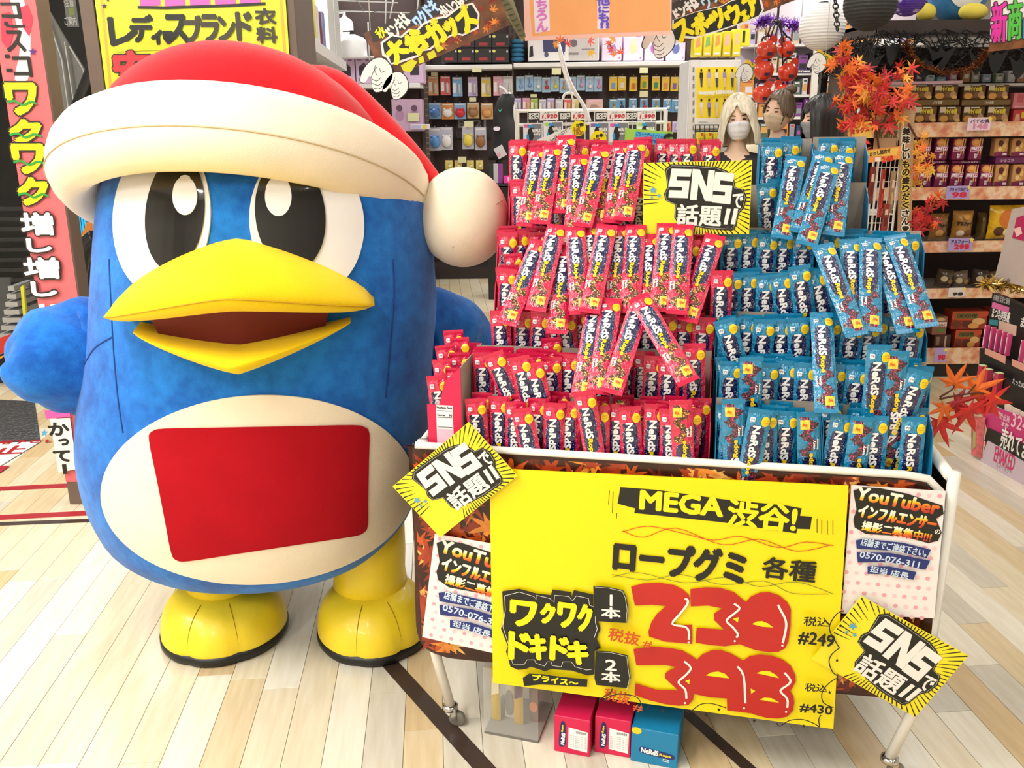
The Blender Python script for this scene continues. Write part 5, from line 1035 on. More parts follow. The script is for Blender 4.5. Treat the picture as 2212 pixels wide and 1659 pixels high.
row((970, 990, 1016, 1036), 346, 366, 15, ('f0d870',), ('ece4b0',), 'small cream charm in the lowest row beside the pompom', 'cream charms on the lowest pegs', 'ball')
row(tuple(1124 + 18.7 * i for i in range(10)), 165, 198, 18, ('a8c8e4',), ('8cb4e8', '7fa8e0', 'f4f4f4', 'd83c34', 'f0e040', 'c8a070', 'f0b0b0', 'e0a8d0', 'f4f4f4', 'f090b0'), 'charm card in the top row of the long bay', 'pale blue charm cards', 'ball', jit=3)
row((1325, 1344, 1368, 1392, 1417, 1438, 1457), 164, 195, 18, ('f2c83c',), ('6aa0dc', 'e8e0d0', 'c86a30', '70a040', '2f8a60', 'd89060', '8060b0'), 'letter charm card in the top row of the long bay', 'yellow charm cards', 'tag', jit=2)
row((1118, 1137, 1154, 1172, 1190, 1208, 1226, 1243), 213, 240, 16, ('c8b4e8', 'e89ab8', 'b0c850', 'c8c8d8', 'c8b4e8', 'ece8ec', 'e86a6a', 'f0d870'), ('f0e8e0', 'f0d880', 'e8f0c0', 'e0e0e0', 'f0c0a0'), 'little charm pack in the second row of the long bay', 'little charm packs', 'bar', jit=2)
row((1325, 1342, 1367, 1391, 1417, 1441, 1459), 213, 242, 18, ('6fa4cc',), ('c8b060', '3a4a70', 'e8e0e0', 'c83a3a', 'd0b040', 'e8f0f8', 'd8e8f4'), 'charm card in the second row of the long bay', 'mid blue charm cards', 'ball', jit=2)
row((1441, 1461), 262, 286, 19, ('e8964a', 'c8b4e8'), ('c03a30', 'e8e4f0'), 'charm card near the white post', 'cards near the white post', 'ball')
def tagcard(u0, v0, u1, v1, Y, m, label, txt=None, tc=None, cat='price card'):
    s = Sign('price_card', label, cat, (u0, v0), (u1, v0), (u0, v1), Y=Y, thick=0.003, mats=m)
    if txt: s.text(txt, (u0 + 2, v0 + (v1 - v0) * 0.3, u1 - 2, v1 - (v1 - v0) * 0.2), tc or C('444444', 0.5), 0.25)
    return s
CRM = C('e8e6b8', 0.5)
for i, (u, v, w_, h_) in enumerate(((1030, 151, 20, 10), (938, 160, 14, 8), (1021, 215, 15, 9), (1013, 268, 20, 13), (998, 345, 18, 13), (1202, 154, 20, 14), (1391, 152, 18, 12), (1391, 203, 18, 14), (1153, 207, 14, 7))):
    tagcard(u - w_ / 2, v - h_ / 2, u + w_ / 2, v + h_ / 2, YS - 0.40 if v < 155 else YS - 0.18, CRM, 'small cream price card on the brown pegboards, %s of nine' % ORD[i], '%d' % (1280 + 100 * i) if False else None)
s = Sign('logo_board', 'dark board with grey letters low on the brown pegboard', 'sign', (985, 256), (1062, 256), (985, 300), Y=YS - 0.012, thick=0.004, mats=C('2a2224', 0.5)); s.text('BT21', (990, 258, 1050, 276), C('8a8688', 0.5), 1.0); s.text('UNI', (986, 284, 1006, 298), C('4a4446', 0.5), 0.6)
# boxes on the shelf tops
def pbox(u0, v0, u1, v1, Y, dep, colr, label, group=None, name='product_box', cat='box', prints=(), rough=0.45, lift=None):
    a_, b_ = P(u0, v1, Y), P(u1, v0, Y); W_, H_ = b_.x - a_.x, b_.z - a_.z; mb = MB(); mb.box((W_ / 2, dep / 2, H_ / 2), (W_ * 0.985, dep, H_), ch=min(0.004, W_ * 0.05))
    o = obj(name, mb, C(colr, rough) if isinstance(colr, str) else colr, local=True); o.matrix_basis = Matrix.Translation(a_); tag(o, label, cat, group)
    for k, p in enumerate(prints):
        mb = MB(); z = 0.0006 + 0.0006 * k
        if p[0] == 'r': mb.flat([(W_ * p[1], H_ * p[2]), (W_ * p[3], H_ * p[2]), (W_ * p[3], H_ * p[4]), (W_ * p[1], H_ * p[4])], z, M=BASEM)
        elif p[0] == 'p': mb.flat([(W_ * x, H_ * y) for x, y in p[1]], z, M=BASEM)
        elif p[0] == 'd': mb.disc(W_ * p[1], H_ * p[2], W_ * p[3], H_ * p[4], z, M=BASEM)
        elif p[0] == 't': add_text(mb, p[1], W_ * p[2], H_ * p[3], W_ * p[4], H_ * p[5], z, 0, H_ * 0.012 * (p[7] if len(p) > 7 else 1), M=BASEM)
        c = p[-1] if isinstance(p[-1], str) else p[6]; q = obj('lettering' if p[0] == 't' else 'box_print', mb, C(c, 0.45), o, local=True)
        if p[0] == 't': q['kind'] = 'stuff'
    return o
for j, v0 in enumerate((72, 104)):
    for i in range(4): u = 952 + 37 * i; pbox(u, v0, u + 36, v0 + 31, YS - 0.3, 0.28, '2a2526', 'black gift box with red seal, %s row, %s from left' % (('upper', 'lower')[j], ORD[i]), 'black gift boxes on the shelf', prints=(('r', 0.25, 0.15, 0.75, 0.35, 'a83238'), ('d', 0.12, 0.8, 0.1, 0.1, 'e8e060'), ('r', 0.86, 0.7, 0.95, 0.85, 'd8d8d8')))
for k in range(5): 
    mb = MB(); a_ = P(1118, 128 - 9.5 * k, YS - 0.22); mb.ball((0, 0, 0), (0.07, 0.07, 0.026), 14); o = obj('rolled_towel', mb, C('2f6f94', 0.8), local=True, smooth=True); o.matrix_basis = Matrix.Translation(a_); tag(o, 'rolled teal towel on the shelf, %s from the bottom of its stack' % ORD[k], 'towel', 'rolled towels')
pbox(1140, 62, 1296, 132, YS - 0.3, 0.28, 'e6e2e0', 'white box printed with a navy folding wagon on the shelf', prints=(('p', [(0.22, 0.28), (0.52, 0.28), (0.53, 0.72), (0.21, 0.70)], '3c3c68'), ('d', 0.26, 0.2, 0.03, 0.09, '50506a'), ('d', 0.48, 0.2, 0.03, 0.09, '50506a'), ('p', [(0.02, 0.12), (0.08, 0.15), (0.07, 0.5), (0.03, 0.45)], '222226'), ('r', 0.58, 0.0, 0.98, 0.98, 'c8c0be'), ('d', 0.64, 0.55, 0.05, 0.12, '6a6468'), ('t', 'STACKED', 0.64, 0.22, 0.14, 0.08, '8a8486'), ('r', 0.75, 0.78, 0.93, 0.8, '8a8486'), ('r', 0.75, 0.35, 0.93, 0.37, '6a6466'), ('r', 0.75, 0.88, 0.93, 0.9, '8a8486')))
for i in range(4): u = 1300 + 46 * i; pbox(u, 72, u + 44, 131, YS - 0.3, 0.28, 'f0d8ec', 'pale pink doll box on the shelf, %s from left' % ORD[i], 'pale pink doll boxes', prints=(('d', 0.5, 0.45, 0.2, 0.2, ('a888c8', 'e8dca8', 'b86ab8', '6a7ab8')[i]), ('d', 0.5, 0.7, 0.15, 0.13, ('d8e0f0', 'f0e8c0', 'f0c8e0', 'c8d0f0')[i]), ('r', 0.62, 0.88, 0.86, 0.94, 'c090c0'), ('d', 0.88, 0.1, 0.04, 0.04, 'e06ab0')))
zl = P(690, 182, YS - 0.73).z + 0.001
for i, u in enumerate((732, 770, 808, 846, 880)): o = pbox(u, 124, u + 33, 181.5, YS - 0.715, 0.28, 'e2c4e4', 'lavender doll box beside the white bottle, %s from left' % ORD[i], 'lavender doll boxes on the upper shelf', prints=(('r', 0.2, 0.3, 0.75, 0.65, '3c3040'), ('p', [(0.2, 0.65), (0.5, 0.8), (0.75, 0.65)], '5c5060'), ('r', 0.62, 0.86, 0.85, 0.93, '9070a0'), ('r', 0.1, 0.88, 0.4, 0.91, '9070a0'))); o.matrix_basis.translation.z = zl
for i, u in enumerate((848, 880)): pbox(u, 214, u + 31, 284, YS - 0.6, 0.25, 'd0aecb', 'dusky lavender doll box under the shelf, %s from left' % ORD[i], 'doll boxes under the shelf', prints=(('d', 0.5, 0.5, 0.28, 0.18, 'b890b4'), ('d', 0.5, 0.72, 0.2, 0.1, '6a5068')))
pbox(1266, 214, 1303, 238, YS - 0.25, 0.2, 'd8b4a8', 'pinkish tan carton on the pegboard among small charms', prints=(('r', 0.1, 0.75, 0.9, 0.95, 'e8b8c8'), ('p', [(0.2, 0.2), (0.8, 0.25), (0.6, 0.5), (0.3, 0.5)], 'b08a7a')))
pbox(886, 268, 928, 280, YS - 0.62, 0.05, 'e8e4f4', 'pale shelf strip card with a yellow sun right of the cap', prints=(('d', 0.75, 0.5, 0.12, 0.4, 'f0d850'), ('r', 0.05, 0.2, 0.55, 0.8, 'c8c0e8')))
tagcard(880, 244, 905, 262, YS - 0.62, CRM, 'large cream price card under the lavender boxes')
# receding left shelf with books and packs
ls = thing('wall_shelf', 'white wall shelf of books receding behind the poster pillar', 'shelf', (-1.7, 7.0, 0))
A0, A1 = P(636, 52, 5.4), P(748, 134, 8.3)
def beam(name, a_, b_, wx, hz, m, par): 
    d = (b_ - a_); d.z = 0; d.normalize(); q = Vector((-d.y, d.x, 0)); mb = MB(); vs = []
    for p in (a_, b_):
        for sx, sz in ((0, 0), (1, 0), (1, 1), (0, 1)): vs.append(p + q * (wx * sx) - Vector((0, 0, hz)) * (1 - sz))
    mb.add(vs, [(0, 1, 2, 3), (7, 6, 5, 4), (0, 4, 5, 1), (1, 5, 6, 2), (2, 6, 7, 3), (3, 7, 4, 0)]); return obj(name, mb, m, par)
beam('shelf_board', A0, A1, 0.36, 0.075, SHW, ls); beam('shelf_board', A0 - Vector((0, 0, 0.42)), A1 - Vector((0, 0, 0.42)), 0.36, 0.05, SHW, ls); beam('back_panel', A0 + Vector((-0.36, 0, 1.0)), A1 + Vector((-0.36, 0, 1.0)), 0.03, 3.0, C('8a8482', 0.6), ls); beam('plinth', Vector((A0.x, A0.y, 0.1)), Vector((A1.x, A1.y, 0.1)), 0.36, 0.1, C('4a4442', 0.6), ls)
dl = (A1 - A0)
for i, (f, c_, h_, t_, nm) in enumerate(((0.02, '8a2a30', 0.42, 0.06, 'dark red'), (0.09, 'c89aa0', 0.40, 0.05, 'dusty pink'), (0.20, 'efe89a', 0.36, 0.12, 'pale yellow striped'), (0.36, 'e6e4ea', 0.24, 0.07, 'white'), (0.44, '7a2434', 0.22, 0.03, 'maroon'), (0.49, '8088b8', 0.24, 0.05, 'slate blue'), (0.62, 'dcdcd8', 0.50, 0.14, 'tall white'), (0.78, 'cfd0cc', 0.48, 0.14, 'tall grey'))):
    p = A0 + dl * f; mb = MB(); mb.box((-0.14, t_ * 1.5, h_ / 2 + 0.002), (0.26, t_ * 3.0, h_), ch=0.003); o = obj('book_file', mb, C(c_, 0.5), local=True); o.matrix_basis = Matrix.Translation(p) @ Matrix.Rotation(math.radians(5), 4, 'Z'); tag(o, '%s file standing on the receding white wall shelf' % nm, 'file', 'files on the wall shelf')
    if i == 2:
        for k in range(7): mb = MB(); mb.tube([(-0.008, 0.05 + 0.08 * k, 0.02), (-0.008, 0.05 + 0.08 * k, 0.34)], 0.006, 5); obj('stripe', mb, C('d8cc70', 0.5), o, local=True)
for i in range(9):
    p = A0 + dl * (0.05 + 0.1 * i) - Vector((0.04, 0, 0.42)); pbx = MB(); pbx.box((-0.1, 0.06, 0.085), (0.14, 0.11, 0.17), ch=0.003); c_ = ('d8d4d0', '3a3434', 'c8c4c0', '5a5450', 'e8e4e4')[i % 5]; o = obj('small_pack', pbx, C(c_, 0.45), local=True); o.matrix_basis = Matrix.Translation(p); tag(o, '%s small pack on the lower wall shelf, %s from the near end' % (('white', 'black', 'grey', 'dark grey', 'pale')[i % 5], ORD[i]), 'pack', 'small packs on the wall shelf')
    mb = MB(); mb.flat([(-0.16, 0.04), (-0.04, 0.04), (-0.04, 0.13), (-0.16, 0.13)], 0.004, M=FM(0, 0.0, 0)); obj('pack_print', mb, C(('5a5a60', 'c8c8c8')[i % 2], 0.5), o, local=True)
def bottle(u, vb, vt, w, label, Y, pump=True):
    a_ = P(u, vb, Y); h = P(u, vt, Y).z - a_.z; r_ = w / 1900 * Y / 2; r = thing('dispenser_bottle', label, 'bottle', a_, 'white bottles')
    mb = MB(); mb.lathe([(r_ * 0.96, 0), (r_, 0.01), (r_, h * 0.58), (r_ * 0.95, h * 0.66), (r_ * 0.8, h * 0.74), (r_ * 0.5, h * 0.8), (r_ * 0.26, h * 0.84), (r_ * 0.24, h * 0.86)], 28); obj('bottle_body', mb, mat('white_plastic', (238, 238, 240), 0.3), r, local=True, smooth=True)
    mb = MB(); mb.tube([(0, 0, h * 0.85), (0, 0, h * 0.93), (0, 0, h), ], [r_ * 0.22, r_ * 0.16, r_ * 0.2], 12); obj('neck' if not pump else 'pump', mb, C('1c1c1e', 0.4) if pump else C('e8e8ea', 0.35), r, local=True)
    mb = MB(); mb.box((-r_ * 0.3, 0, h * 0.97), (r_ * 0.7, r_ * 0.16, h * 0.03)); obj('spout', mb, C('1c1c1e', 0.4) if pump else C('e8e8ea', 0.35), r, local=True)
bottle(764, 127, 66, 56, 'large white bottle with black pump above the lavender boxes', YS - 0.8); bottle(747, 92, 26, 34, 'tall white bottle with white neck behind the black pump bottle', YS - 0.5, False)
mb = MB(); a_ = P(764, 126, YS - 0.55); mb.box((a_.x, YS - 0.62, a_.z - 0.008), (0.62, 0.5, 0.016)); o = obj('shelf_plank', mb, SHW); tag(o, 'white plank over the lavender boxes carrying the white bottles', 'plank')
# ================================================================== HANGING SIGNS
def cord(pts, r, m, label, name='hanging_cord', cat='cord', group=None, par=None):
    mb = MB(); mb.tube(pts, r, 6)
    if par is not None: return obj(name, mb, m, par, smooth=True)
    o = obj(name, mb, m, smooth=True); return tag(o, label, cat, group)
WCORD = C('eeeeee', 0.5)
LEAFB = mat('banner_leaf_print', (110, 66, 36), 0.4, var=0.7, vs=11)
def glove(s, cx, cy, k, flip=1):
    """printed white pointing hand cut-out, part of the banner"""
    T = lambda pts: [(cx + flip * x * k, cy + y * k) for x, y in pts]
    out = [(20, -38), (36, -20), (42, 2), (38, 22), (26, 38), (10, 50), (-6, 52), (-14, 40), (-16, 26), (-18, 14), (-24, 10), (-34, 26), (-46, 24), (-46, 10), (-34, -16), (-14, -36), (4, -42)]
    p = smooth(T(out), 3)
    cxx = sum(a for a, b in p) / len(p); cyy = sum(b for a, b in p) / len(p)
    pl = s.locs([(cxx + (a - cxx) * 1.06, cyy + (b - cyy) * 1.06) for a, b in p]); mb = MB(); mb.prism(pl, 0.006, 0.0085); o = obj('pointing_hand', mb, BLKI, s.root, local=True); o['label'] = 'white gloved pointing hand cut-out'
    mb = MB(); mb.prism(s.locs(p), 0.0086, 0.0095); obj('hand_face', mb, WI, o, local=True)
    for l in ([(-18, 14), (-10, -6), (-2, -16)], [(-4, -24), (-8, -8), (0, 8)], [(6, -14), (10, -2), (20, -6)], [(-16, 16), (-2, 22), (10, 12)], [(-14, 28), (2, 34), (14, 24)], [(-10, 42), (4, 44), (14, 36)]):
        mb = MB(); mb.stroke(s.locs(smooth(T(l), 4, False)), 1.6 * k * s.px, 0.0099); obj('pen_line', mb, BLKI, o, local=True)
def banner(label, TL, TR, BL, Y, title, tb, head, hb, rot, extra=None):
    s = Sign('hanging_banner', label, 'banner', TL, TR, BL, Y=Y, thick=0.004, mats=LEAFB)
    rr_ = random.Random(9); s.layer('leaf_print')
    for k in range(60):
        x, y = rr_.uniform(0.03, s.w - 0.03), rr_.uniform(0.03, s.h - 0.03); s.mb.flat([(x + a, y + b_) for a, b_ in leafpoly(0.028, rr_.uniform(0, 360))], s.z + k * 1e-6, k % 3)
    s.done(LM[:3])
    return s
# banner 1
B1 = banner('brown autumn banner with big yellow characters hanging left of the mannequin', (786, 72), (1062, -52), (834, 172), 4.2, 0, 0, 0, 0, 0)
B1.shape([(798, 66), (1058, -48), (1066, -18), (806, 92)], C('332a26', 0.4), 'header_band')
B1.text('秋', (812, 58, 834, 82), YI, 0.7, rot=22, out=[(1.2, BLKI)]); B1.text('ドンキは', (832, 40, 888, 72), WI, 1.3, rot=22); B1.text('ワクドキ', (888, 14, 950, 46), C('bfe0f4', 0.4), 1.4, rot=22, out=[(1.2, C('2c62a8', 0.4))]); B1.text('がいっぱい', (944, -10, 1014, 26), WI, 1.1, rot=22)
B1.shape([(822, 92), (846, 74), (866, 78), (884, 62), (898, 66), (914, 50), (940, 38), (964, 34), (990, 14), (1022, 6), (1036, 30), (1034, 62), (1000, 78), (984, 74), (950, 92), (930, 108), (908, 112), (906, 122), (858, 138), (842, 140), (836, 126), (826, 120)], WI, 'letter_ground'); B1.shape([(827, 94), (848, 78), (868, 82), (886, 66), (900, 70), (916, 54), (942, 42), (966, 38), (992, 18), (1019, 10), (1032, 32), (1030, 59), (999, 74), (984, 70), (949, 88), (928, 104), (904, 108), (903, 118), (858, 133), (845, 136), (840, 122), (831, 116)], BLKI, 'letter_ground')
for ch, bx in zip('大谷ガッズ', ((832, 84, 880, 134), (874, 64, 924, 118), (918, 44, 964, 100), (960, 40, 992, 80), (984, 14, 1028, 68))): B1.text(ch, bx, YI, 4.2, rot=21)
B1.each([[(866, 142), (890, 128), (902, 134), (888, 156), (872, 154)], [(904, 126), (914, 120), (918, 134), (906, 138)], [(922, 116), (938, 108), (944, 122), (928, 130)], [(940, 104), (952, 98), (960, 106), (946, 114)]], C('d8d418', 0.4), 'letter_shadow')
glove(B1, 816, 158, 0.78); glove(B1, 856, 182, 0.62)
for u, v in ((800, 66), (1040, -44)): q = P(u, v, 4.2); cord([q, Vector((q.x, q.y, 3.29))], 0.002, WCORD, '', par=B1.root)
# banner 2
B2 = banner('brown autumn banner with yellow sportswear characters hanging above the white post', (1452, 10), (1700, -86), (1462, 98), 5.2, 0, 0, 0, 0, 0)
B2.shape([(1452, 6), (1700, -90), (1706, -58), (1452, 36)], C('332a26', 0.4), 'header_band'); B2.text('ドンキは', (1452, 4, 1512, 32), WI, 1.6, rot=14); B2.text('ワク', (1514, -16, 1556, 12), C('bfe0f4', 0.4), 1.2, rot=18)
og = [(1450, 88), (1452, 44), (1500, 26), (1560, 12), (1580, 0), (1640, -20), (1650, 20), (1642, 34), (1610, 48), (1570, 62), (1540, 72), (1500, 84), (1474, 82), (1462, 94)]
B2.shape(og, WI, 'letter_ground'); B2.shape([(a * 0.96 + 1546 * 0.04, b_ * 0.90 + 3.4) for a, b_ in og], BLKI, 'letter_ground')
for ch, bx in zip('スポーツウェア', ((1454, 42, 1496, 88), (1492, 30, 1530, 78), (1524, 38, 1540, 54), (1534, 18, 1568, 62), (1564, 8, 1602, 54), (1598, 22, 1618, 46), (1606, -12, 1644, 34))): B2.text(ch, bx, YI, 3.4, rot=14)
glove(B2, 1424, 84, 0.78)
for u, v in ((1470, 2), (1690, -80)): q = P(u, v, 5.2); cord([q, Vector((q.x, q.y, 3.29))], 0.002, WCORD, '', par=B2.root)
# orange banner
OB = Sign('hanging_banner', 'orange banner with pink border and purple characters at the top centre', 'banner', (1128, -90), (1452, -104), (1142, 88), Y=5.0, thick=0.005, mats=mat('pink_card', (250, 196, 180), 0.35, var=0.01))
OB.shape([(1136, -84), (1446, -98), (1448, 66), (1150, 78)], mat('orange_card', (250, 172, 108), 0.35, var=0.02), 'field')
OB.shape([(1148, -84), (1184, -85), (1188, 66), (1156, 72)], C('f8e4f0', 0.35), 'strip'); OB.shape([(1290, -88), (1318, -88), (1316, 62), (1290, 64)], C('f8e4f4', 0.35), 'strip')
for ch, bx in zip('もちろん', ((1156, -30, 1182, -4), (1158, 0, 1182, 20), (1158, 22, 1182, 44), (1158, 46, 1184, 68))): OB.text(ch, bx, C('e07ad0', 0.35), 1.0)
for ch, bx in zip('他にも!', ((1288, -14, 1318, 12), (1292, 14, 1316, 28), (1292, 28, 1316, 48), (1296, 48, 1304, 61))): OB.text(ch, bx, C('6a50d0', 0.35), 1.2)
OB.text('!', (1308, 48, 1316, 61), C('6a50d0', 0.35), 1.2)
for k, (u, v, c_) in enumerate(((1210, 88, 'f0702a'), (1226, 96, 'e84a30'), (1198, 96, 'f09a30'), (1274, 88, 'f06a5a'), (1276, 112, 'f4c020'), (1316, 92, 'e86040'), (1326, 84, 'f0a030'), (1322, 106, 'e84a3a'), (1328, 118, 'f08a3a'), (1340, 114, 'f06040'))):
    p = P(u, v, 5.0 if k < 5 else 8.9); r_ = 0.035 if k < 5 else 0.06; mb = MB(); mb.prism(leafpoly(r_, 40 * k), 0, 0.002, M=FM(p.x, p.y, p.z)); o = obj('paper_leaf', mb, C(c_, 0.5)); tag(o, '%s paper maple leaf, %s from left, hanging under the orange banner' % ({'f0702a': 'deep orange', 'e84a30': 'red', 'f09a30': 'amber', 'f06a5a': 'coral', 'f4c020': 'yellow', 'e86040': 'vermilion', 'f0a030': 'golden', 'e84a3a': 'scarlet', 'f08a3a': 'orange', 'f06040': 'bright red'}[c_], ORD[k]), 'paper leaf', 'paper leaves under the orange banner')
    cord([p + Vector((0, 0.004, 0)), Vector((p.x, p.y + 0.004, 3.29))], 0.001, WCORD, '', 'thread', par=o)
for u in (1160, 1420): q = P(u, -90, 5.0); cord([q, Vector((q.x, q.y, 3.29))], 0.002, WCORD, '', par=OB.root)
# slatted khaki strip
ks = thing('slat_strip', 'khaki slatted cardboard strip hanging aslant beside the orange banner', 'strip', P(1100, 20, 4.6))
def kpoly(name, pts, z, m, th=0.01): mb = MB(); q = [P(u, v, 4.6 - z) for u, v in pts]; mb.prism([(p.x, p.z) for p in q], 0, th, M=FM(0, 4.6 - z + th, 0)); return obj(name, mb, m, ks)
KH = mat('khaki_board', (140, 130, 96), 0.7, var=0.1); kpoly('board', [(1040, -60), (1086, -66), (1136, 78), (1128, 92)], 0, KH)
for k in range(12): f = k / 12; u0, v0 = 1052 + 72 * f, -50 + 132 * f; kpoly('slat', [(u0, v0), (u0 + 14, v0 - 4), (u0 + 17, v0 + 2), (u0 + 3, v0 + 6)], 0.012, C('6c6448', 0.7), 0.006)
cord([P(1060, -60, 4.6), Vector((P(1060, -60, 4.6).x, 4.6, 3.29))], 0.002, WCORD, '', par=ks)
# white looped hanger cords in front of the shelves
HM = C('f4f4f4', 0.35)
cord([P(u, v, 5.6) for u, v in smooth([(1204, -40), (1206, 90), (1216, 150), (1232, 195), (1240, 225)], 5, False)], 0.006, HM, 'straight white hanger cord reaching down from the orange banner', 'hanger_cord')
cord([P(u, v, 5.65) for u, v in smooth([(1206, 92), (1226, 165), (1246, 205), (1262, 230), (1274, 262)], 5, False)], 0.011, HM, 'thick white hanger cord slanting before the charm cards', 'hanger_cord')
cord([P(u, v, 5.7) for u, v in smooth([(1216, 215), (1220, 204), (1234, 201), (1250, 212), (1262, 236), (1268, 262)], 5, False)], 0.008, HM, 'white looped hanger hook before the charm cards', 'hanger_cord')
# ceiling wires at the upper left
for k, ln in enumerate(([(700, 0), (860, 6)], [(730, 24), (900, 28)], [(770, 0), (790, 30), (830, 20)], [(795, 48), (798, 130)], [(834, 0), (832, 60)], [(850, 0), (842, 40)], [(905, -10), (900, 30)])):
    cord([P(u, v, 8.2) for u, v in ln], 0.006, C(('d8d8d6', '5a5a50')[k == 2], 0.4), 'thin %s wire under the ceiling over the white bottles, %s from front' % (('pale', 'dark')[k == 2], ORD[k]), 'ceiling_wire', 'wire', 'wires under the ceiling')
# ================================================================== SOCK RACK, MANNEQUIN
YR = 6.6
rk_ = thing('sock_rack', 'white wire rack of walking socks behind the pink packets', 'rack', P(1280, 300, YR + 0.2))
for (u0, v0, u1, v1) in ((1114, 270, 1440, 264), (1114, 330, 1440, 326), (1114, 240, 1440, 236)): mb = MB(); mb.tube([P(u0, v0, YR + 0.1), P(u1, v1, YR + 0.1)], 0.012, 8); obj('rail', mb, WT, rk_)
for u in (1117, 1438): a_ = P(u, 238, YR + 0.1); mb = MB(); mb.tube([a_, Vector((a_.x, a_.y, 0.0))], 0.016, 8); obj('post', mb, WT, rk_)
mb = MB(); a_, b_ = P(1114, 330, YR), P(1440, 330, YR); mb.box(((a_.x + b_.x) / 2, YR + 0.25, a_.z - 0.1), (b_.x - a_.x, 0.4, 0.03)); obj('shelf_board', mb, SHW, rk_)
for k in range(16): u = 1120 + 20.5 * k; mb = MB(); mb.tube([P(u, 240, YR + 0.115), P(u, 330, YR + 0.115)], 0.004, 5); obj('wire', mb, WT, rk_)
GRYI = C('7e7e88', 0.5)
for i, (u, v) in enumerate(((1152, 268), (1196, 264), (1296, 266), (1338, 266), (1398, 264))):
    s = Sign('sock_pack', 'grey and white walking sock pack on the rack, %s from left' % ORD[i], 'sock pack', (u - 22, v - 2), (u + 20, v - 3), (u - 22, v + 58), Y=YR + 0.066 - 0.003 * (i % 2), thick=0.028, mats=C('e8e8ec', 0.4), group='walking sock packs'); o = s.root
    s.shape([(u - 4, v), (u + 18, v), (u + 18, v + 52), (u - 4, v + 52)], GRYI, 'pack_print'); s.shape([(u - 20, v + 1), (u - 6, v + 1), (u - 6, v + 8), (u - 20, v + 8)], C(('e060a0', 'b8d860', '9060a0')[i % 3], 0.5), 'pack_print')
    s.shape([(u - 10, v + 10), (u, v + 8), (u + 3, v + 22), (u - 2, v + 36), (u + 3, v + 56), (u - 12, v + 56), (u - 13, v + 26)], C('1c1c22', 0.5), 'sock_print', 2); s.shape([(u - 11, v + 2), (u - 1, v + 2), (u - 1, v + 8), (u - 11, v + 8)], C('2a9ad8', 0.5), 'pack_print'); s.shape([(u - 15, v + 24), (u - 10, v + 22), (u - 9, v + 34), (u - 14, v + 36)], C('2a9ad8', 0.5), 'pack_print')
    s.text('WALK', (u - 3, v + 10, u + 17, v + 18), WI, 0.5); s.text('easy', (u, v + 20, u + 16, v + 26), WI, 0.3)
for i, (u0, tx) in enumerate(((1141, '1,920'), (1208, '1,920'), (1287, '1,990'), (1352, '1,990'))):
    s = Sign('price_plate', 'black and white sports price plate reading %s, %s from left' % (tx, ORD[i]), 'price plate', (u0, 242), (u0 + 65, 240), (u0, 261), Y=YR + 0.078, thick=0.012, mats=WI, group='price plates over the sock rack')
    s.shape([(u0, 242), (u0 + 25, 241.5), (u0 + 25, 260.5), (u0, 261)], BLKI, 'black_field'); s.text('SPORTS', (u0 + 1, 244, u0 + 24, 250), WI, 0.4); s.text('SELECT', (u0 + 1, 251, u0 + 24, 257), WI, 0.4); s.text(tx, (u0 + 30, 247, u0 + 63, 257), C('c8283c', 0.4), 0.7, skew=0.15); s.text('スポーツ', (u0 + 34, 241, u0 + 60, 245), C('555555', 0.5), 0.1)
for i, (u, v, r_) in enumerate(((1250, 277, 16), (1293, 300, 17))):
    pts = [(u + r_ * math.cos(a), v + r_ * 1.05 * math.sin(a)) for a in [2 * math.pi * k / 24 for k in range(24)]]; s = Sign('round_tag', 'round yellow offer tag on the sock rack, %s one' % ('upper left', 'lower right')[i], 'tag', (u - r_, v - r_), (u + r_, v - r_), (u - r_, v + r_), Y=YR + 0.052, thick=0.012, mats=YB, poly=pts)
    s.text('お得!', (u - 6, v - 11, u + 11, v - 3), BLKI, 0.5, rot=8); s.text('2点', (u - 12, v - 3, u + 4, v + 6), C('a8701a', 0.4), 0.6); s.text('1800', (u - 10, v + 6, u + 11, v + 14), C('a8701a', 0.4), 0.5)
s = Sign('slanted_card', 'white slanted card with small black characters on the sock rack', 'card', (1160, 302), (1236, 272), (1164, 326), Y=YR + 0.055, thick=0.009, mats=WI); s.text('コンビニ メンズソックス', (1186, 286, 1236, 296), C('444444', 0.5), 0.2, rot=20); s.text('ムース', (1186, 296, 1206, 304), BLKI, 0.4, rot=15)
s = Sign('blue_card', 'bright blue card with green edge standing behind the pink packets', 'card', (1352, 277), (1454, 285), (1352, 322), Y=YR + 0.045, thick=0.02, mats=C('a8d858', 0.4)); s.shape([(1372, 284), (1446, 290), (1446, 320), (1372, 318)], C('58bce0', 0.4), 'field'); s.text('どりーとずっとどくの!', (1374, 288, 1434, 298), C('2a60b8', 0.4), 0.3, rot=-4); s.text('毎日の習慣に!', (1380, 300, 1430, 308), C('2a60b8', 0.4), 0.3, rot=-4)
s = Sign('round_tag', 'black round tag with green characters beside the blue card', 'tag', (1434, 284), (1458, 284), (1434, 312), Y=YR + 0.035, thick=0.012, mats=C('1c1c18', 0.4), poly=[(1446 + 13 * math.cos(k * math.pi / 10), 300 + 12 * math.sin(k * math.pi / 10)) for k in range(20)]); s.text('お得', (1438, 296, 1454, 306), C('58b04a', 0.4), 0.5)
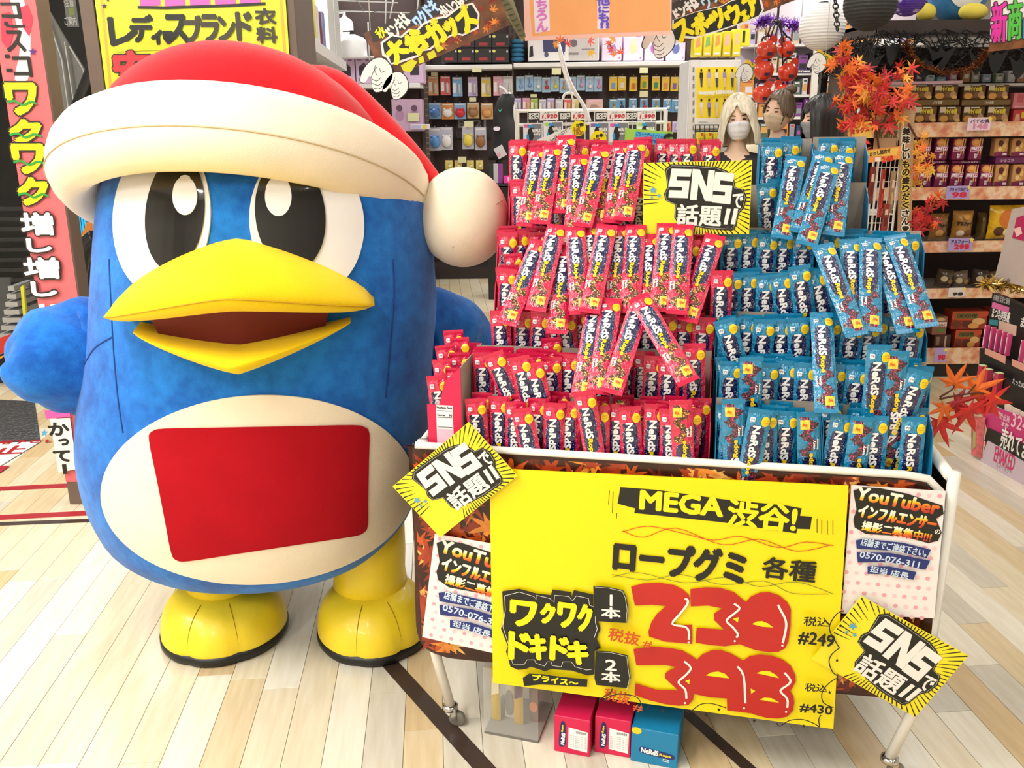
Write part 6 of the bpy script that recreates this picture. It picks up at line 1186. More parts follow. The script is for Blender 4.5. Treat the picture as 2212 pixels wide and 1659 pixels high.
# black sport mannequin
YM = 8.0; base = P(1090, 345, YM)
mq = thing('mannequin', 'black half-body mannequin with white edge on a stand right of the pegboard', 'mannequin', (base.x, YM, 0))
prof = [(1078, 345, 24), (1080, 335, 26), (1090, 318, 28), (1095, 300, 29), (1093, 280, 27), (1088, 262, 23), (1087, 248, 20), (1089, 236, 20), (1092, 224, 20), (1094, 212, 18), (1096, 203, 12)]; rows = []
for u, v, w_ in prof: c = P(u, v, YM); rw = P(u + w_, v, YM).x - c.x; rows.append([c + Vector((rw * math.cos(a), rw * 0.62 * math.sin(a), 0)) for a in [2 * math.pi * k / 24 for k in range(24)]])
mb = MB(); mb.grid(rows, closed=True); mb.f += [tuple(range(23, -1, -1)), tuple(10 * 24 + k for k in range(24))]; mb.m += [0, 0]; obj('torso', mb, mat('black_lycra', (20, 20, 22), 0.6, var=0.2), mq, smooth=True)
mb = MB(); mb.tube([P(u, v, YM - 0.005) for u, v in smooth([(1098, 200), (1108, 212), (1110, 236), (1113, 262), (1116, 300), (1117, 345)], 3, False)], 0.012, 8); obj('white_edge', mb, WT, mq)
mb = MB(); mb.tube([P(1096, 204, YM), P(1090, 194, YM), P(1078, 186, YM)], 0.012, 8); obj('neck_hook', mb, C('d8d8d8', 0.3), mq)
s1 = P(1073, 278, YM - 0.085); mb = MB(); mb.disc(0, 0, 0.03, 0.018, 0, M=FM(s1.x, s1.y, s1.z)); obj('oval_label', mb, C('e0d8ea', 0.4), mq)
s1 = P(1080, 238, YM - 0.07); mb = MB(); mb.flat([(-0.02, 0.012), (0.0, -0.02), (0.022, 0.014), (0.0, 0.0)], 0, M=FM(s1.x, s1.y, s1.z)); obj('teal_mark', mb, C('3aa890', 0.4), mq)
mb = MB(); a_ = P(1078, 345, YM); mb.tube([a_, Vector((a_.x, YM, P(1080, 396, YM - 0.1).z + 0.012))], 0.03, 10); obj('stand_pole', mb, DARK, mq); mb = MB(); mb.box((a_.x, YM + 0.06, P(1080, 396, YM - 0.1).z + 0.006), (0.2, 0.2, 0.012), ch=0.004); obj('stand_base', mb, DARK, mq)
s = Sign('price_card', 'small grey hanging price ticket under the black mannequin', 'price card', (1066, 322), (1084, 312), (1074, 346), Y=YM - 0.085, thick=0.003, mats=C('c8c4c8', 0.5)); s.shapes([[(1072, 332), (1080, 328), (1082, 336), (1076, 340)]], C('d89aa8', 0.5), 'print')
for i, (u, v, c_) in enumerate(((1056, 396, '2a2a2c'), (1066, 396, 'b8b8bc'), (1076, 396, '8a3a8a'))): pbox(u, v - 42, u + 10, v, YM - 0.1, 0.1, c_, '%s bagged accessory below the mannequin' % ('black', 'clear grey', 'purple')[i], 'bagged accessories')
zc = P(1080, 396, YM - 0.1).z; a_, b_ = P(1054, 560, YM - 0.1), P(1106, 560, YM - 0.1); pb = thing('display_counter', 'black display counter below the mannequin', 'counter', ((a_.x + b_.x) / 2, YM, 0)); mb = MB(); mb.box(((a_.x + b_.x) / 2, YM + 0.05, zc / 2 - 0.015), (b_.x - a_.x, 0.3, zc - 0.03), ch=0.004); obj('counter_body', mb, DARK, pb); mb = MB(); mb.box(((a_.x + b_.x) / 2, YM + 0.05, zc - 0.012), (b_.x - a_.x + 0.02, 0.32, 0.02)); obj('counter_top', mb, C('3a3a3c', 0.3), pb)
pbox(1088, 381, 1104, 396, YM - 0.12, 0.12, 'e83aa8', 'hot pink bag left of the pink packets with a white tag', prints=(('r', 0.55, 0.3, 0.8, 0.9, 'f0f0f0'),))
# ================================================================== CENTRE RIGHT
YG = 6.7; a_, b_ = P(1490, 130, YG), P(1602, 130, YG)
ge = thing('end_panel', 'white perforated end panel with a yellow model poster', 'panel', ((a_.x + b_.x) / 2, YG, 0))
mb = MB(); mb.box(((a_.x + b_.x) / 2, YG + 0.2, (a_.z) / 2), (b_.x - a_.x, 0.38, a_.z), ch=0.004); obj('panel_body', mb, SHW, ge); mb = MB(); mb.box((a_.x + 0.035, YG - 0.005, a_.z / 2), (0.06, 0.02, a_.z)); obj('upright', mb, C('e4e0dc', 0.4), ge)
for k in range(14): mb = MB(); q = P(1498, 150 + 18 * k, YG - 0.016); mb.box((q.x, q.y, q.z), (0.012, 0.004, 0.03)); obj('slot', mb, C('8a8480', 0.5), ge)
s = Sign('wall_poster', 'yellow poster of small standing models on the white end panel', 'poster', (1504, 146), (1590, 144), (1504, 278), Y=YG - 0.02, thick=0.003, mats=WI); s.shape([(1504, 146), (1592, 144), (1588, 254), (1504, 255)], mat('lemon_poster', (248, 222, 52), 0.35, var=0.02), 'field')
for i in range(5):
    for j in range(2):
        u, v = 1515 + 16.5 * i, 150 + 64 * j; cl_ = ('2a2a2a', 'b0a0e0', 'e8e0ea', '9a8ad0', 'd8c8b8')[(i + j * 2) % 5]
        s.disc_ = None; s.shape([(u - 2.2, v + 4), (u - 2, v), (u, v - 1.5), (u + 2, v), (u + 2.2, v + 4), (u, v + 6)], C('3a2a24', 0.5), 'figure_hair'); s.shape([(u - 3.5, v + 7), (u + 3.5, v + 7), (u + 3.8, v + 18), (u - 3.8, v + 18)], C(cl_, 0.5), 'figure_top'); s.shape([(u - 3, v + 18), (u + 3, v + 18), (u + 2, v + 38), (u - 1.4, v + 38)], C('e8c8a8' if (i + j) % 2 else '4a4a6a', 0.5), 'figure_legs')
s.text('Everyday LEMONA', (1508, 195, 1586, 206), WI, 1.0); s.text('エブリデイ レモナ', (1520, 208, 1572, 211), C('c89a2a', 0.5), 0.15); s.text('LEMONA', (1508, 262, 1528, 266), C('a8a8a8', 0.5), 0.2)
for i in range(5): pbox(1498 + 21 * i, 76 - 3 * i, 1518 + 21 * i, 122, YG, 0.12, ('f4dc2a', 'f0d83a', 'f6e24a', 'f0d42a', 'f4e03a')[i], 'lemon yellow carton on top of the white end panel, %s from left' % ORD[i], 'yellow cartons on the end panel', prints=(('p', [(0.2, 0.4), (0.8, 0.5), (0.7, 0.9), (0.3, 0.85)], ('e89a6a', '8aba5a', 'f0a050', 'f0b8c0', 'e8c8a0')[i]), ('r', 0.15, 0.08, 0.8, 0.16, 'f8f8f0')))
pbox(1582, 62, 1622, 100, YG + 0.1, 0.06, 'f2e83a', 'yellow lingerie poster card behind the sportswear banner', prints=(('p', [(0.2, 0.1), (0.4, 0.1), (0.4, 0.9), (0.2, 0.9)], 'e8b0b8'), ('p', [(0.55, 0.2), (0.7, 0.2), (0.7, 0.9), (0.55, 0.9)], '3a3040')))
for i in range(3): pbox(1506 + 17.5 * i, 286, 1521 + 17.5 * i, 312, YG - 0.2, 0.08, 'f2d838', 'small yellow carton in the basket under the poster, %s from left' % ORD[i], 'yellow cartons in the basket', prints=(('r', 0.55, 0.72, 0.9, 0.95, 'd84a2a'), ('t', 'いい', 0.5, 0.4, 0.6, 0.3, 'a8761a')))
bk_ = thing('wire_basket', 'dark wire basket holding small yellow cartons under the poster', 'basket', P(1530, 312, YG - 0.15))
for k in range(7): mb = MB(); u = 1502 + 10 * k; mb.tube([P(u, 270, YG - 0.05), P(u, 314, YG - 0.05)], 0.004, 5); obj('wire', mb, DARK, bk_)
for v in (270, 284, 298, 314): mb = MB(); mb.tube([P(1500, v, YG - 0.05), P(1564, v, YG - 0.05)], 0.004, 5); obj('wire', mb, DARK, bk_)
mb = MB(); a_, b_ = P(1500, 314, YG - 0.13), P(1564, 314, YG - 0.13); mb.box(((a_.x + b_.x) / 2, YG - 0.14, a_.z - 0.006), (b_.x - a_.x, 0.22, 0.012)); obj('basket_floor', mb, DARK, bk_)
# goods wall far behind the people
YW = 9.0; a_, b_ = P(1600, 150, YW), P(1985, 150, YW)
gw = thing('goods_shelf', 'crowded far shelf wall behind the people', 'shelf', ((a_.x + b_.x) / 2, YW, 0))
mb = MB(); mb.box(((a_.x + b_.x) / 2, YW + 0.22, 1.5), (b_.x - a_.x, 0.04, 3.0)); obj('back_panel', mb, C('d8cfd6', 0.6), gw)
for v in (96, 158, 205, 252, 300, 350): z = P(1700, v, YW).z; mb = MB(); mb.box(((a_.x + b_.x) / 2, YW + 0.08, z - 0.012), (b_.x - a_.x, 0.3, 0.024)); obj('shelf_board', mb, SHW, gw)
mb = MB(); q = P(1762, 150, YW - 0.1); mb.box((q.x, YW - 0.09, 1.3), (0.06, 0.03, 2.6)); obj('upright', mb, WT, gw)
rg = random.Random(31)
PALN = {'2a2a30': 'black', 'e8e4e8': 'white', 'b8aab8': 'mauve grey', 'd8c0a0': 'beige', '8a4a9a': 'purple', 'e8a050': 'orange', '5a6a5a': 'olive', 'c8b4e0': 'lilac', 'a03040': 'dark red', '404a6a': 'navy'}
for j, (vt, vb) in enumerate(((44, 96), (112, 158), (164, 205), (212, 252), (260, 300), (308, 350))):
    u = 1606; n = 0
    while u < 1970:
        w_ = rg.uniform(13, 26); c_ = rg.choice(list(PALN)) if j else rg.choice(('e8a050', 'c8b4e0', '8a4a9a', 'd8c0a0', 'e8e4e8')); h_ = rg.uniform(0.6, 0.95) * (vb - vt)
        pr = [('r', 0.15, rg.uniform(0.1, 0.4), 0.85, rg.uniform(0.5, 0.75), rg.choice(('e8e4e8', '2a2a30', 'c8c0c8', 'e8b060', 'b060b0', '9aa0a8'))), ('r', 0.2, 0.8, 0.8, 0.9, rg.choice(('f0f0f0', '3a3a40', 'd84a40')))]
        o = pbox(u, vb - h_, u + w_ - 1.5, vb, YW - 0.04, 0.16, c_, '%s goods box on the %s far shelf behind the people, %s from left' % (PALN[c_], ORD[j], ORD[n]), 'goods boxes on the far shelf', prints=pr); o.matrix_basis.translation.z = P(1700, vb, YW).z + 0.0015; u += w_; n += 1
for tx, bx, mm, tc, lb in (('ワインBOX', (1722, 150, 1752, 158), C('3a3458', 0.5), WI, 'navy wine box strip card on the far shelf'), ('何', (1770, 158, 1796, 176), BLKI, WI, 'black card with a large white character on the far shelf'), ('700', (1606, 158, 1628, 168), WI, C('c83040', 0.4), 'white card with red digits beside the yellow poster')):
    s = Sign('shelf_card', lb, 'card', (bx[0], bx[1]), (bx[2], bx[1]), (bx[0], bx[3]), Y=YW - 0.077, thick=0.008, mats=mm); s.text(tx, (bx[0] + 2, bx[1] + 1.5, bx[2] - 2, bx[3] - 1.5), tc, 0.6)
# tinsel garlands
def tinsel(pts, Y, rad, n, m, label, r=0.004, seed=1):
    mb = MB(); rr = random.Random(seed); pl = [P(u, v, Y) for u, v in smooth(pts, 8, False)]; mb.tube(pl, r, 5)
    for k in range(n):
        i = rr.randrange(len(pl) - 1); p = pl[i].lerp(pl[i + 1], rr.random()); d = Vector((rr.gauss(0, 1), rr.gauss(0, 1), rr.gauss(0, 1))).normalized() * rad * rr.uniform(0.5, 1); q = d.orthogonal().normalized() * rad * 0.09
        mb.add([p - q, p + q, p + d + q * 0.4, p + d - q * 0.4], [(0, 1, 2, 3)])
    o = obj('tinsel_garland', mb, m); o['kind'] = 'stuff'; return tag(o, label, 'garland')
tinsel([(1636, 52), (1660, 44), (1700, 52), (1734, 58)], 6.0, 0.055, 700, mat('purple_tinsel', (150, 84, 200), 0.25, metal=0.4), 'purple tinsel garland above the orange buckets')
for u, v in ((1640, 51), (1730, 57)): q = P(u, v, 6.0); cord([q, Vector((q.x, q.y, 3.29))], 0.002, WCORD, '', par=bpy.data.objects['tinsel_garland'])
# orange mouse-free round buckets hanging in a cluster
YB_ = 5.5
BKM = mat('orange_plastic', (226, 70, 44), 0.2, var=0.08, coat=0.5)
top = P(1680, 44, YB_)
for i, (u, v, r_, es_) in enumerate(((1656, 108, 23, -1), (1698, 106, 20, 1), (1650, 152, 23, 1), (1702, 156, 23, -1), (1646, 204, 22, -1), (1690, 200, 21, 1))):
    c = P(u, v, YB_ + 0.06 * (i % 2)); rr = (P(u + r_, v, YB_).x - P(u, v, YB_).x) * 0.93; t_ = thing('round_bucket', 'glossy orange round bucket, %s %s of the hanging cluster' % (('upper', 'upper', 'middle', 'middle', 'lower', 'lower')[i], ('left', 'right')[i % 2]), 'bucket', c, 'orange buckets in the hanging cluster')
    mb = MB(); mb.lathe([(0.02 * rr, -rr * 0.92), (rr * 0.5, -rr * 0.86), (rr * 0.88, -rr * 0.5), (rr, 0), (rr * 0.9, rr * 0.48), (rr * 0.62, rr * 0.8), (rr * 0.56, rr * 0.84), (rr * 0.5, rr * 0.8), (rr * 0.5, rr * 0.4)], 24); obj('bucket_body', mb, BKM, t_, local=True, smooth=True)
    mb = MB(); mb.prism([(rr * 0.42 * math.cos(k * math.pi / 8), rr * 0.42 * math.sin(k * math.pi / 8)) for k in range(16)], -0.008, 0.008, M=FM(es_ * -rr * 0.55, -rr * 0.1, rr * 0.95)); obj('tab', mb, BKM, t_, local=True)
    mb = MB(); mb.tube([(rr * 0.55 * math.cos(a), 0, rr * 0.8 + rr * 0.55 * math.sin(a)) for a in [math.pi * k / 10 for k in range(11)]], 0.006, 6); obj('handle', mb, C('3a1420', 0.4), t_, local=True)
    mb = MB(); mb.box((rr * 0.1, -rr * 0.86, -rr * 0.42), (rr * 0.5, 0.01, rr * 0.28)); obj('dark_sticker', mb, C('2c2040', 0.4), t_, local=True)
    cord([c + Vector((0, 0, rr * 1.35)), top + Vector((0.01 * i - 0.03, 0, 0))], 0.005, C('2a2028', 0.4), '', 'strap', par=t_)
def chain(a_, b_, n, r, m, label):
    t_ = thing('hanging_chain', label, 'chain', a_); d = (b_ - a_) / n
    for k in range(n):
        c = a_ + d * (k + 0.5); L_ = d.length * 0.66; ax = Vector((1, 0, 0)) if k % 2 else Vector((0, 1, 0)); mb = MB(); mb.tube([c + ax * (r * math.cos(q)) + d.normalized() * (L_ * math.sin(q)) for q in [2 * math.pi * j / 10 for j in range(10)]], r * 0.3, 5, closed=True); obj('link', mb, m, t_)
chain(top, Vector((top.x, top.y, 3.29)), 16, 0.012, C('3a2a2e', 0.4), 'dark chain holding the cluster of orange buckets')
chain(P(1809, 66, 5.0), P(1802, -30, 5.0), 10, 0.014, C('1e1c1e', 0.35), 'black chain in front of the white paper lantern')
# paper lanterns
def lantern(u, v, rpx, Y, colr, label, m=None):
    c = P(u, v, Y); r_ = rpx / 1900 * Y; t_ = thing('paper_lantern', label, 'lantern', c); prof = []
    for k in range(41): a = -math.pi / 2 + math.pi * (0.06 + 0.88 * k / 40); rb = 1.0 - 0.018 * (k % 2); prof.append((r_ * rb * math.cos(a), r_ * rb * math.sin(a)))
    mb = MB(); mb.lathe(prof, 36); o = obj('paper_globe', mb, m or mat('paper_' + colr, tuple(int(colr[i:i + 2], 16) for i in (0, 2, 4)), 0.7, var=0.03), t_, local=True, smooth=True, auto=0.1)
    mb = MB(); mb.tube([(r_ * 0.2 * math.cos(2 * math.pi * k / 12), r_ * 0.2 * math.sin(2 * math.pi * k / 12), r_ * 0.985) for k in range(12)], 0.004, 5, closed=True); obj('ring', mb, DARK, t_, local=True)
    mb = MB(); mb.tube([(0, 0, r_ * 0.98), (0, 0, 3.29 - c.z)], 0.002, 4); obj('cord', mb, WCORD, t_, local=True)
lantern(1776, 58, 46, 5.3, 'f2f0ee', 'white ribbed paper lantern right of the orange buckets'); lantern(1880, 8, 52, 4.5, '2c2c2c', 'black ribbed paper lantern at the top right')
m, t, b = new_mat('purple_foil_print'); v_ = t.coord(); t.l.new(t.mix(t.math('LESS_THAN', t.voro(v_, 26.0, 'Distance'), 0.3), L((74, 40, 150)), L((176, 160, 220))), b.inputs['Base Color']); b.inputs['Roughness'].default_value = 0.3
lantern(1962, -6, 36, 4.75, '4a2896', 'purple speckled round lantern beside the black lantern', m)
# small pointing cards
for (u, v, k, lb, Y) in ((1608, 154, 0.42, 'left', 6.5), (1764, 132, 0.46, 'right', 4.9)):
    s = Sign('pointing_card', 'small yellow card with white gloved hand %s of the orange buckets' % lb, 'card', (u + 4, v - 26), (u + 34, v - 10), (u - 4, v + 6), Y=Y, thick=0.004, mats=C('f0c030', 0.4)); s.text('こち', (u + 8, v - 16, u + 26, v - 4), C('2a8a3a', 0.4), 0.6, rot=-25); glove(s, u, v + 2, k); q = P(u + 20, v - 16, Y + 0.002); cord([q, Vector((q.x, q.y, 3.29))], 0.0015, WCORD, '', par=s.root)
# ================================================================== PEOPLE BEHIND THE CART
def skin_mesh(name, V, E, R, sub=1):
    me = bpy.data.meshes.new(name); me.from_pydata(V, E, []); o = bpy.data.objects.new(name, me); COL.objects.link(o)
    o.modifiers.new('skin', 'SKIN'); s_ = o.modifiers.new('sub', 'SUBSURF'); s_.levels = sub; s_.render_levels = sub
    if not me.skin_vertices: me.attributes if False else None
    for i, r in enumerate(R): sv = me.skin_vertices[0].data[i]; sv.radius = r if isinstance(r, tuple) else (r, r); sv.use_root = (i == 0)
    dg = bpy.context.evaluated_depsgraph_get(); m2 = bpy.data.meshes.new_from_object(o.evaluated_get(dg)); bpy.data.objects.remove(o); bpy.data.meshes.remove(me); return m2
def mk_body():
    V, E, R = [], [], []
    def n(p, r, par=None): V.append(p); R.append(r); (E.append((par, len(V) - 1)) if par is not None else None); return len(V) - 1
    pel = n((0, 0, 0.90), (0.14, 0.10)); sp1 = n((0, 0.01, 1.06), (0.115, 0.085), pel); ch = n((0, 0.01, 1.24), (0.135, 0.095), sp1); up_ = n((0, 0.01, 1.33), (0.10, 0.075), ch); nk = n((0, 0.005, 1.40), 0.05, up_); n((0, -0.005, 1.47), 0.047, nk)
    for s_ in (-1, 1):
        sh = n((s_ * 0.155, 0.01, 1.31), 0.05, up_); el = n((s_ * 0.20, 0.03, 1.06), 0.040, sh); wr = n((s_ * 0.19, -0.09, 0.86), 0.026, el); pm = n((s_ * 0.185, -0.115, 0.80), (0.034, 0.018), wr)
        for k in range(4): f1 = n((s_ * 0.185 + (k - 1.5) * 0.018, -0.13, 0.755 - 0.004 * (k in (1, 2))), 0.0085, pm); n((s_ * 0.185 + (k - 1.5) * 0.017, -0.118, 0.715 - 0.006 * (k in (1, 2))), 0.0075, f1)
        th = n((s_ * 0.155, -0.13, 0.80), 0.010, pm); n((s_ * 0.148, -0.145, 0.765), 0.008, th)
        hp = n((s_ * 0.085, 0, 0.83), (0.085, 0.085), pel); kn = n((s_ * 0.095, -0.01, 0.47), 0.055, hp); an = n((s_ * 0.10, 0.02, 0.09), 0.036, kn); n((s_ * 0.105, -0.11, 0.045), (0.038, 0.026), an)
    return skin_mesh('body', V, E, R)
def mk_top(loose):
    V = [(0, 0, 0.80), (0, 0.01, 1.0), (0, 0.01, 1.24), (0, 0.01, 1.345), (0, 0.005, 1.405)]; R = [(0.16 + loose, 0.12 + loose), (0.135 + loose, 0.105 + loose), (0.15 + loose, 0.11 + loose), (0.125, 0.10), (0.072, 0.07)]; E = [(0, 1), (1, 2), (2, 3), (3, 4)]
    for s_ in (-1, 1): b_ = len(V); V += [(s_ * 0.16, 0.01, 1.315), (s_ * 0.205, 0.03, 1.06), (s_ * 0.195, -0.07, 0.90)]; R += [0.065 + loose, 0.055 + loose, 0.045 + loose * 0.7]; E += [(3, b_), (b_, b_ + 1), (b_ + 1, b_ + 2)]
    return skin_mesh('top', V, E, R)
def mk_trousers():
    V = [(0, 0, 0.93), (-0.088, 0, 0.83), (-0.097, -0.01, 0.47), (-0.10, 0.015, 0.12), (0.088, 0, 0.83), (0.097, -0.01, 0.47), (0.10, 0.015, 0.12)]; return skin_mesh('trousers', V, [(0, 1), (1, 2), (2, 3), (0, 4), (4, 5), (5, 6)], [(0.145, 0.11), 0.10, 0.075, 0.065, 0.10, 0.075, 0.065])
def headp(az, el, k=1.0):
    x, y, z = math.sin(az) * math.cos(el), -math.cos(az) * math.cos(el), math.sin(el); p = Vector((0.073 * x, 0.092 * y, 0.112 * z)); q = max(0.0, -z)
    p.x *= 1 - 0.30 * q ** 1.4; p.y *= (1 - 0.35 * q) if y > 0 else (1 - 0.08 * q)
    a = (az + math.pi) % (2 * math.pi) - math.pi
    p = p * k; p.y -= 0.022 * math.exp(-(a / 0.15) ** 2 - ((el + 0.14) / 0.2) ** 2) * (1 if k < 1.03 else 0.3); p.y += 0.005 * (math.exp(-((abs(a) - 0.38) / 0.16) ** 2 - ((el - 0.06) / 0.12) ** 2)); return p
BODY, TOPL, TOPT, TRS = mk_body(), mk_top(0.02), mk_top(0.0), mk_trousers()
def person(pos, yaw, hyaw, htilt, hair, mask, top, label, topm, skin=(232, 196, 168)):
    r = thing('person', label, 'person', Matrix.Translation(pos) @ Matrix.Rotation(yaw, 4, 'Z'), 'shoppers behind the cart')
    SK = mat('skin_%d' % skin[1], skin, 0.5, var=0.04); HM_ = Matrix.Translation((0, -0.015, 1.555)) @ Matrix.Rotation(hyaw, 4, 'Z') @ Matrix.Rotation(htilt, 4, 'Y')
    hb = MB(); rows = [[headp(2 * math.pi * k / 32, -math.pi / 2 + math.pi * i / 24) for k in range(32)] for i in range(25)]; hb.grid(rows, closed=True, M=HM_)
    for s_ in (-1, 1): hb.ball((s_ * 0.076, 0.012, -0.008), (0.010, 0.018, 0.031), 10, M=HM_)
    me = BODY.copy(); n0 = len(me.vertices); vs = [tuple(v.co) for v in me.vertices] + hb.v; fs = [tuple(p.vertices) for p in me.polygons] + [tuple(i + n0 for i in f) for f in hb.f]
    m3 = bpy.data.meshes.new('body'); m3.from_pydata(vs, [], fs); m3.materials.append(SK); m3.polygons.foreach_set('use_smooth', [True] * len(fs)); obj('body', m3, None, r, local=True)
    def cl(name, me, m):
        me = me.copy(); me.materials.clear(); me.materials.append(m); me.polygons.foreach_set('use_smooth', [True] * len(me.polygons)); return obj(name, me, None, r, local=True)
    cl('top', topm, mat('cloth_' + top, tuple(int(top[i:i + 2], 16) for i in (0, 2, 4)), 0.85, var=0.12, bump=0.3, bs=30)); cl('trousers', TRS, C('34343c', 0.8))
    for s_ in (-1, 1):
        mb = MB(); mb.tube([(s_ * 0.10, 0.05, 0.04), (s_ * 0.103, -0.05, 0.04), (s_ * 0.106, -0.15, 0.03)], [0.04, 0.045, 0.03], 12, flat=0.85); obj('shoe', mb, C('26262a', 0.5), r, local=True, smooth=True)
        e = HM_ @ headp(s_ * 0.37, 0.05, 1.005); mb = MB(); mb.ball((0, 0, 0), (0.015, 0.006, 0.0045), 12, M=Matrix.Translation(e) @ Matrix.Rotation(yaw * 0 + hyaw + s_ * 0.33, 4, 'Z')); obj('eye', mb, C('1e1614', 0.3), r, local=True, smooth=True)
        mb = MB(); mb.tube([HM_ @ headp(s_ * a, 0.20 + 0.03 * math.sin((a - 0.2) * 6), 1.012) for a in (0.2, 0.33, 0.46, 0.58)], [0.002, 0.003, 0.003, 0.0015], 6); obj('eyebrow', mb, C('4a3626', 0.7), r, local=True)
        mb = MB(); mb.tube([HM_ @ headp(s_ * a, e2, 1.03) for a, e2 in ((1.05, -0.22), (1.35, -0.12), (1.6, 0.05))], 0.0016, 5); obj('mask_strap', mb, C(mask, 0.6), r, local=True)
    g = [[HM_ @ (headp(-1.12 + 2.24 * k / 20, -0.12 - 0.78 * i / 10 + (0.10 * (1 - abs(k - 10) / 10) if i < 3 else 0), 1.09 + 0.05 * math.sin(math.pi * i / 10) * (1 - abs(k - 10) / 14)) + Vector((0, -0.004 * (i % 3 == 1), 0))) for k in range(21)] for i in range(11)]
    g2 = [[HM_ @ headp(-1.12 + 2.24 * k / 20, -0.12 - 0.78 * i / 10 + (0.10 * (1 - abs(k - 10) / 10) if i < 3 else 0), 1.02) for k in range(21)] for i in range(11)]
    mb = MB(); mb.grid(g); mb.grid([q[::-1] for q in g2]); mb.grid([g[0], g2[0]]); mb.grid([g[-1], g2[-1]]); obj('face_mask', mb, C(mask, 0.7), r, local=True, smooth=True)
    hcol, style = hair; HMt = mat('hair_' + hcol, tuple(int(hcol[i:i + 2], 16) for i in (0, 2, 4)), 0.4, var=0.22, vs=60, stretch=(1, 1, 0.15), bump=0.4, bs=120)
    rows = []; NA = 64; rr = random.Random(len(label))
    wob = [1 + 0.02 * math.sin(k * 1.7) + 0.012 * math.sin(k * 4.1) for k in range(NA)]
    for i in range(22):
        ring = []
        for k in range(NA):
            az = 2 * math.pi * k / NA; a = abs((az + math.pi) % (2 * math.pi) - math.pi); front = max(0.0, min(1.0, (0.95 - a) / 0.45))
            sgn = (az + math.pi) % (2 * math.pi) - math.pi
            if style == 'bob': fr_end = 0.26 + 0.42 * math.exp(-((sgn + 0.12) / 0.20) ** 2); low = -0.125
            elif style == 'up': fr_end = 0.62 - 0.2 * (sgn > 0.3); low = None
            else: fr_end = 0.40 - 0.12 * math.sin(sgn * 9); low = -0.30
            t_ = i / 21
            if low is None: el_end = front * fr_end + (1 - front) * (-0.15 - 0.35 * max(0, (a - 1.5)) / 1.6) if a > 1.25 or front > 0 else 0.0; el = math.pi / 2 + (el_end - math.pi / 2) * t_; p = headp(az, el, 1.10 * wob[k])
            else:
                if front >= 1: el = math.pi / 2 + (fr_end - math.pi / 2) * t_; p = headp(az, el, 1.10 * wob[k])
                else:
                    tt = min(1.0, t_ / 0.6); el_end = front * fr_end + (1 - front) * -0.05; el = math.pi / 2 + (el_end - math.pi / 2) * tt; p = headp(az, el, ((1.20 if style == 'bob' else 1.16) + 0.05 * tt) * wob[k])
                    if t_ > 0.6: f = (t_ - 0.6) / 0.4; p = p + Vector((p.x * (0.16 if style == 'bob' else 0.05) * math.sin(f * 2.2), 0.01 * f, (low - 0.0) * f * (1 - front)))
            ring.append(HM_ @ p)
        rows.append(ring)
    mb = MB(); mb.grid(rows, closed=True); o = obj('hair', mb, HMt, r, local=True, smooth=True); sd = o.modifiers.new('thick', 'SOLIDIFY'); sd.thickness = 0.006
    if style == 'up':
        mb = MB(); mb.ball((0.02, 0.05, 0.13), (0.035, 0.035, 0.028), 14, M=HM_); obj('hair_bun', mb, HMt, r, local=True, smooth=True)
        for s_ in (-1, 1): mb = MB(); mb.tube([HM_ @ headp(s_ * 0.9, 0.45, 1.1), HM_ @ headp(s_ * 1.0, 0.0, 1.13), HM_ @ headp(s_ * 0.98, -0.5, 1.15)], [0.009, 0.007, 0.002], 6); obj('side_strand', mb, HMt, r, local=True, smooth=True)
    return r
p1 = P(1597, 262, 4.9); person((p1.x, 4.92, -0.012), math.radians(-10), math.radians(-4), math.radians(-4), ('e2d8c0', 'bob'), 'ecebf0', '26242c', 'person with pale blonde bob and white face mask, black top, behind the SNS sign', TOPT)
p2 = P(1688, 262, 5.0); person((p2.x + 0.08, 5.32, 0.03), math.radians(-22), math.radians(-24), math.radians(8), ('64503e', 'up'), 'dcc4a8', 'd8ccb0', 'person with brown hair tied up, beige face mask and cream jacket', TOPL, (228, 188, 162))
p3 = P(1776, 264, 4.75); person((p3.x, 4.72, -0.02), math.radians(-70), math.radians(-14), 0, ('1e1b1d', 'long'), '8a8c92', '2a2a2e', 'person with long black hair and grey face mask seen in profile', TOPT, (230, 194, 166))

# ================================================================== SNACK SHELF (right)
SH0 = Vector((2.4, 5.2, 0)); SHN = Vector((0.04, -1, 0)).normalized()
def SP(u, v, d=0.0): return PP(u, v, SH0 - SHN * d, SHN)
XL, XR = 2.02, 3.7
sk = thing('snack_shelf', 'long snack shelf with leaf patterned price rails at the right', 'shelf', (2.5, 5.5, 0))
mb = MB(); mb.box(((XL + XR) / 2, 5.82, 0.98), (XR - XL - 0.04, 0.04, 1.96)); obj('back_panel', mb, C('3a2626', 0.6), sk)
for x in (XL, XR): mb = MB(); mb.box((x, 5.52, 0.98), (0.03, 0.58, 1.96)); obj('side_wall', mb, C('4a3632', 0.5), sk)
m, t, b = new_mat('leaf_rail'); v_ = t.coord(); t.l.new(t.ramp(t.noise(v_, 18.0, 4), [(0.30, L((214, 120, 96))), (0.45, L((232, 170, 130))), (0.58, L((244, 214, 178))), (0.72, L((236, 160, 150)))]), b.inputs['Base Color']); b.inputs['Roughness'].default_value = 0.25; b.inputs['Coat Weight'].default_value = 0.3; RAILM = m
LV = []
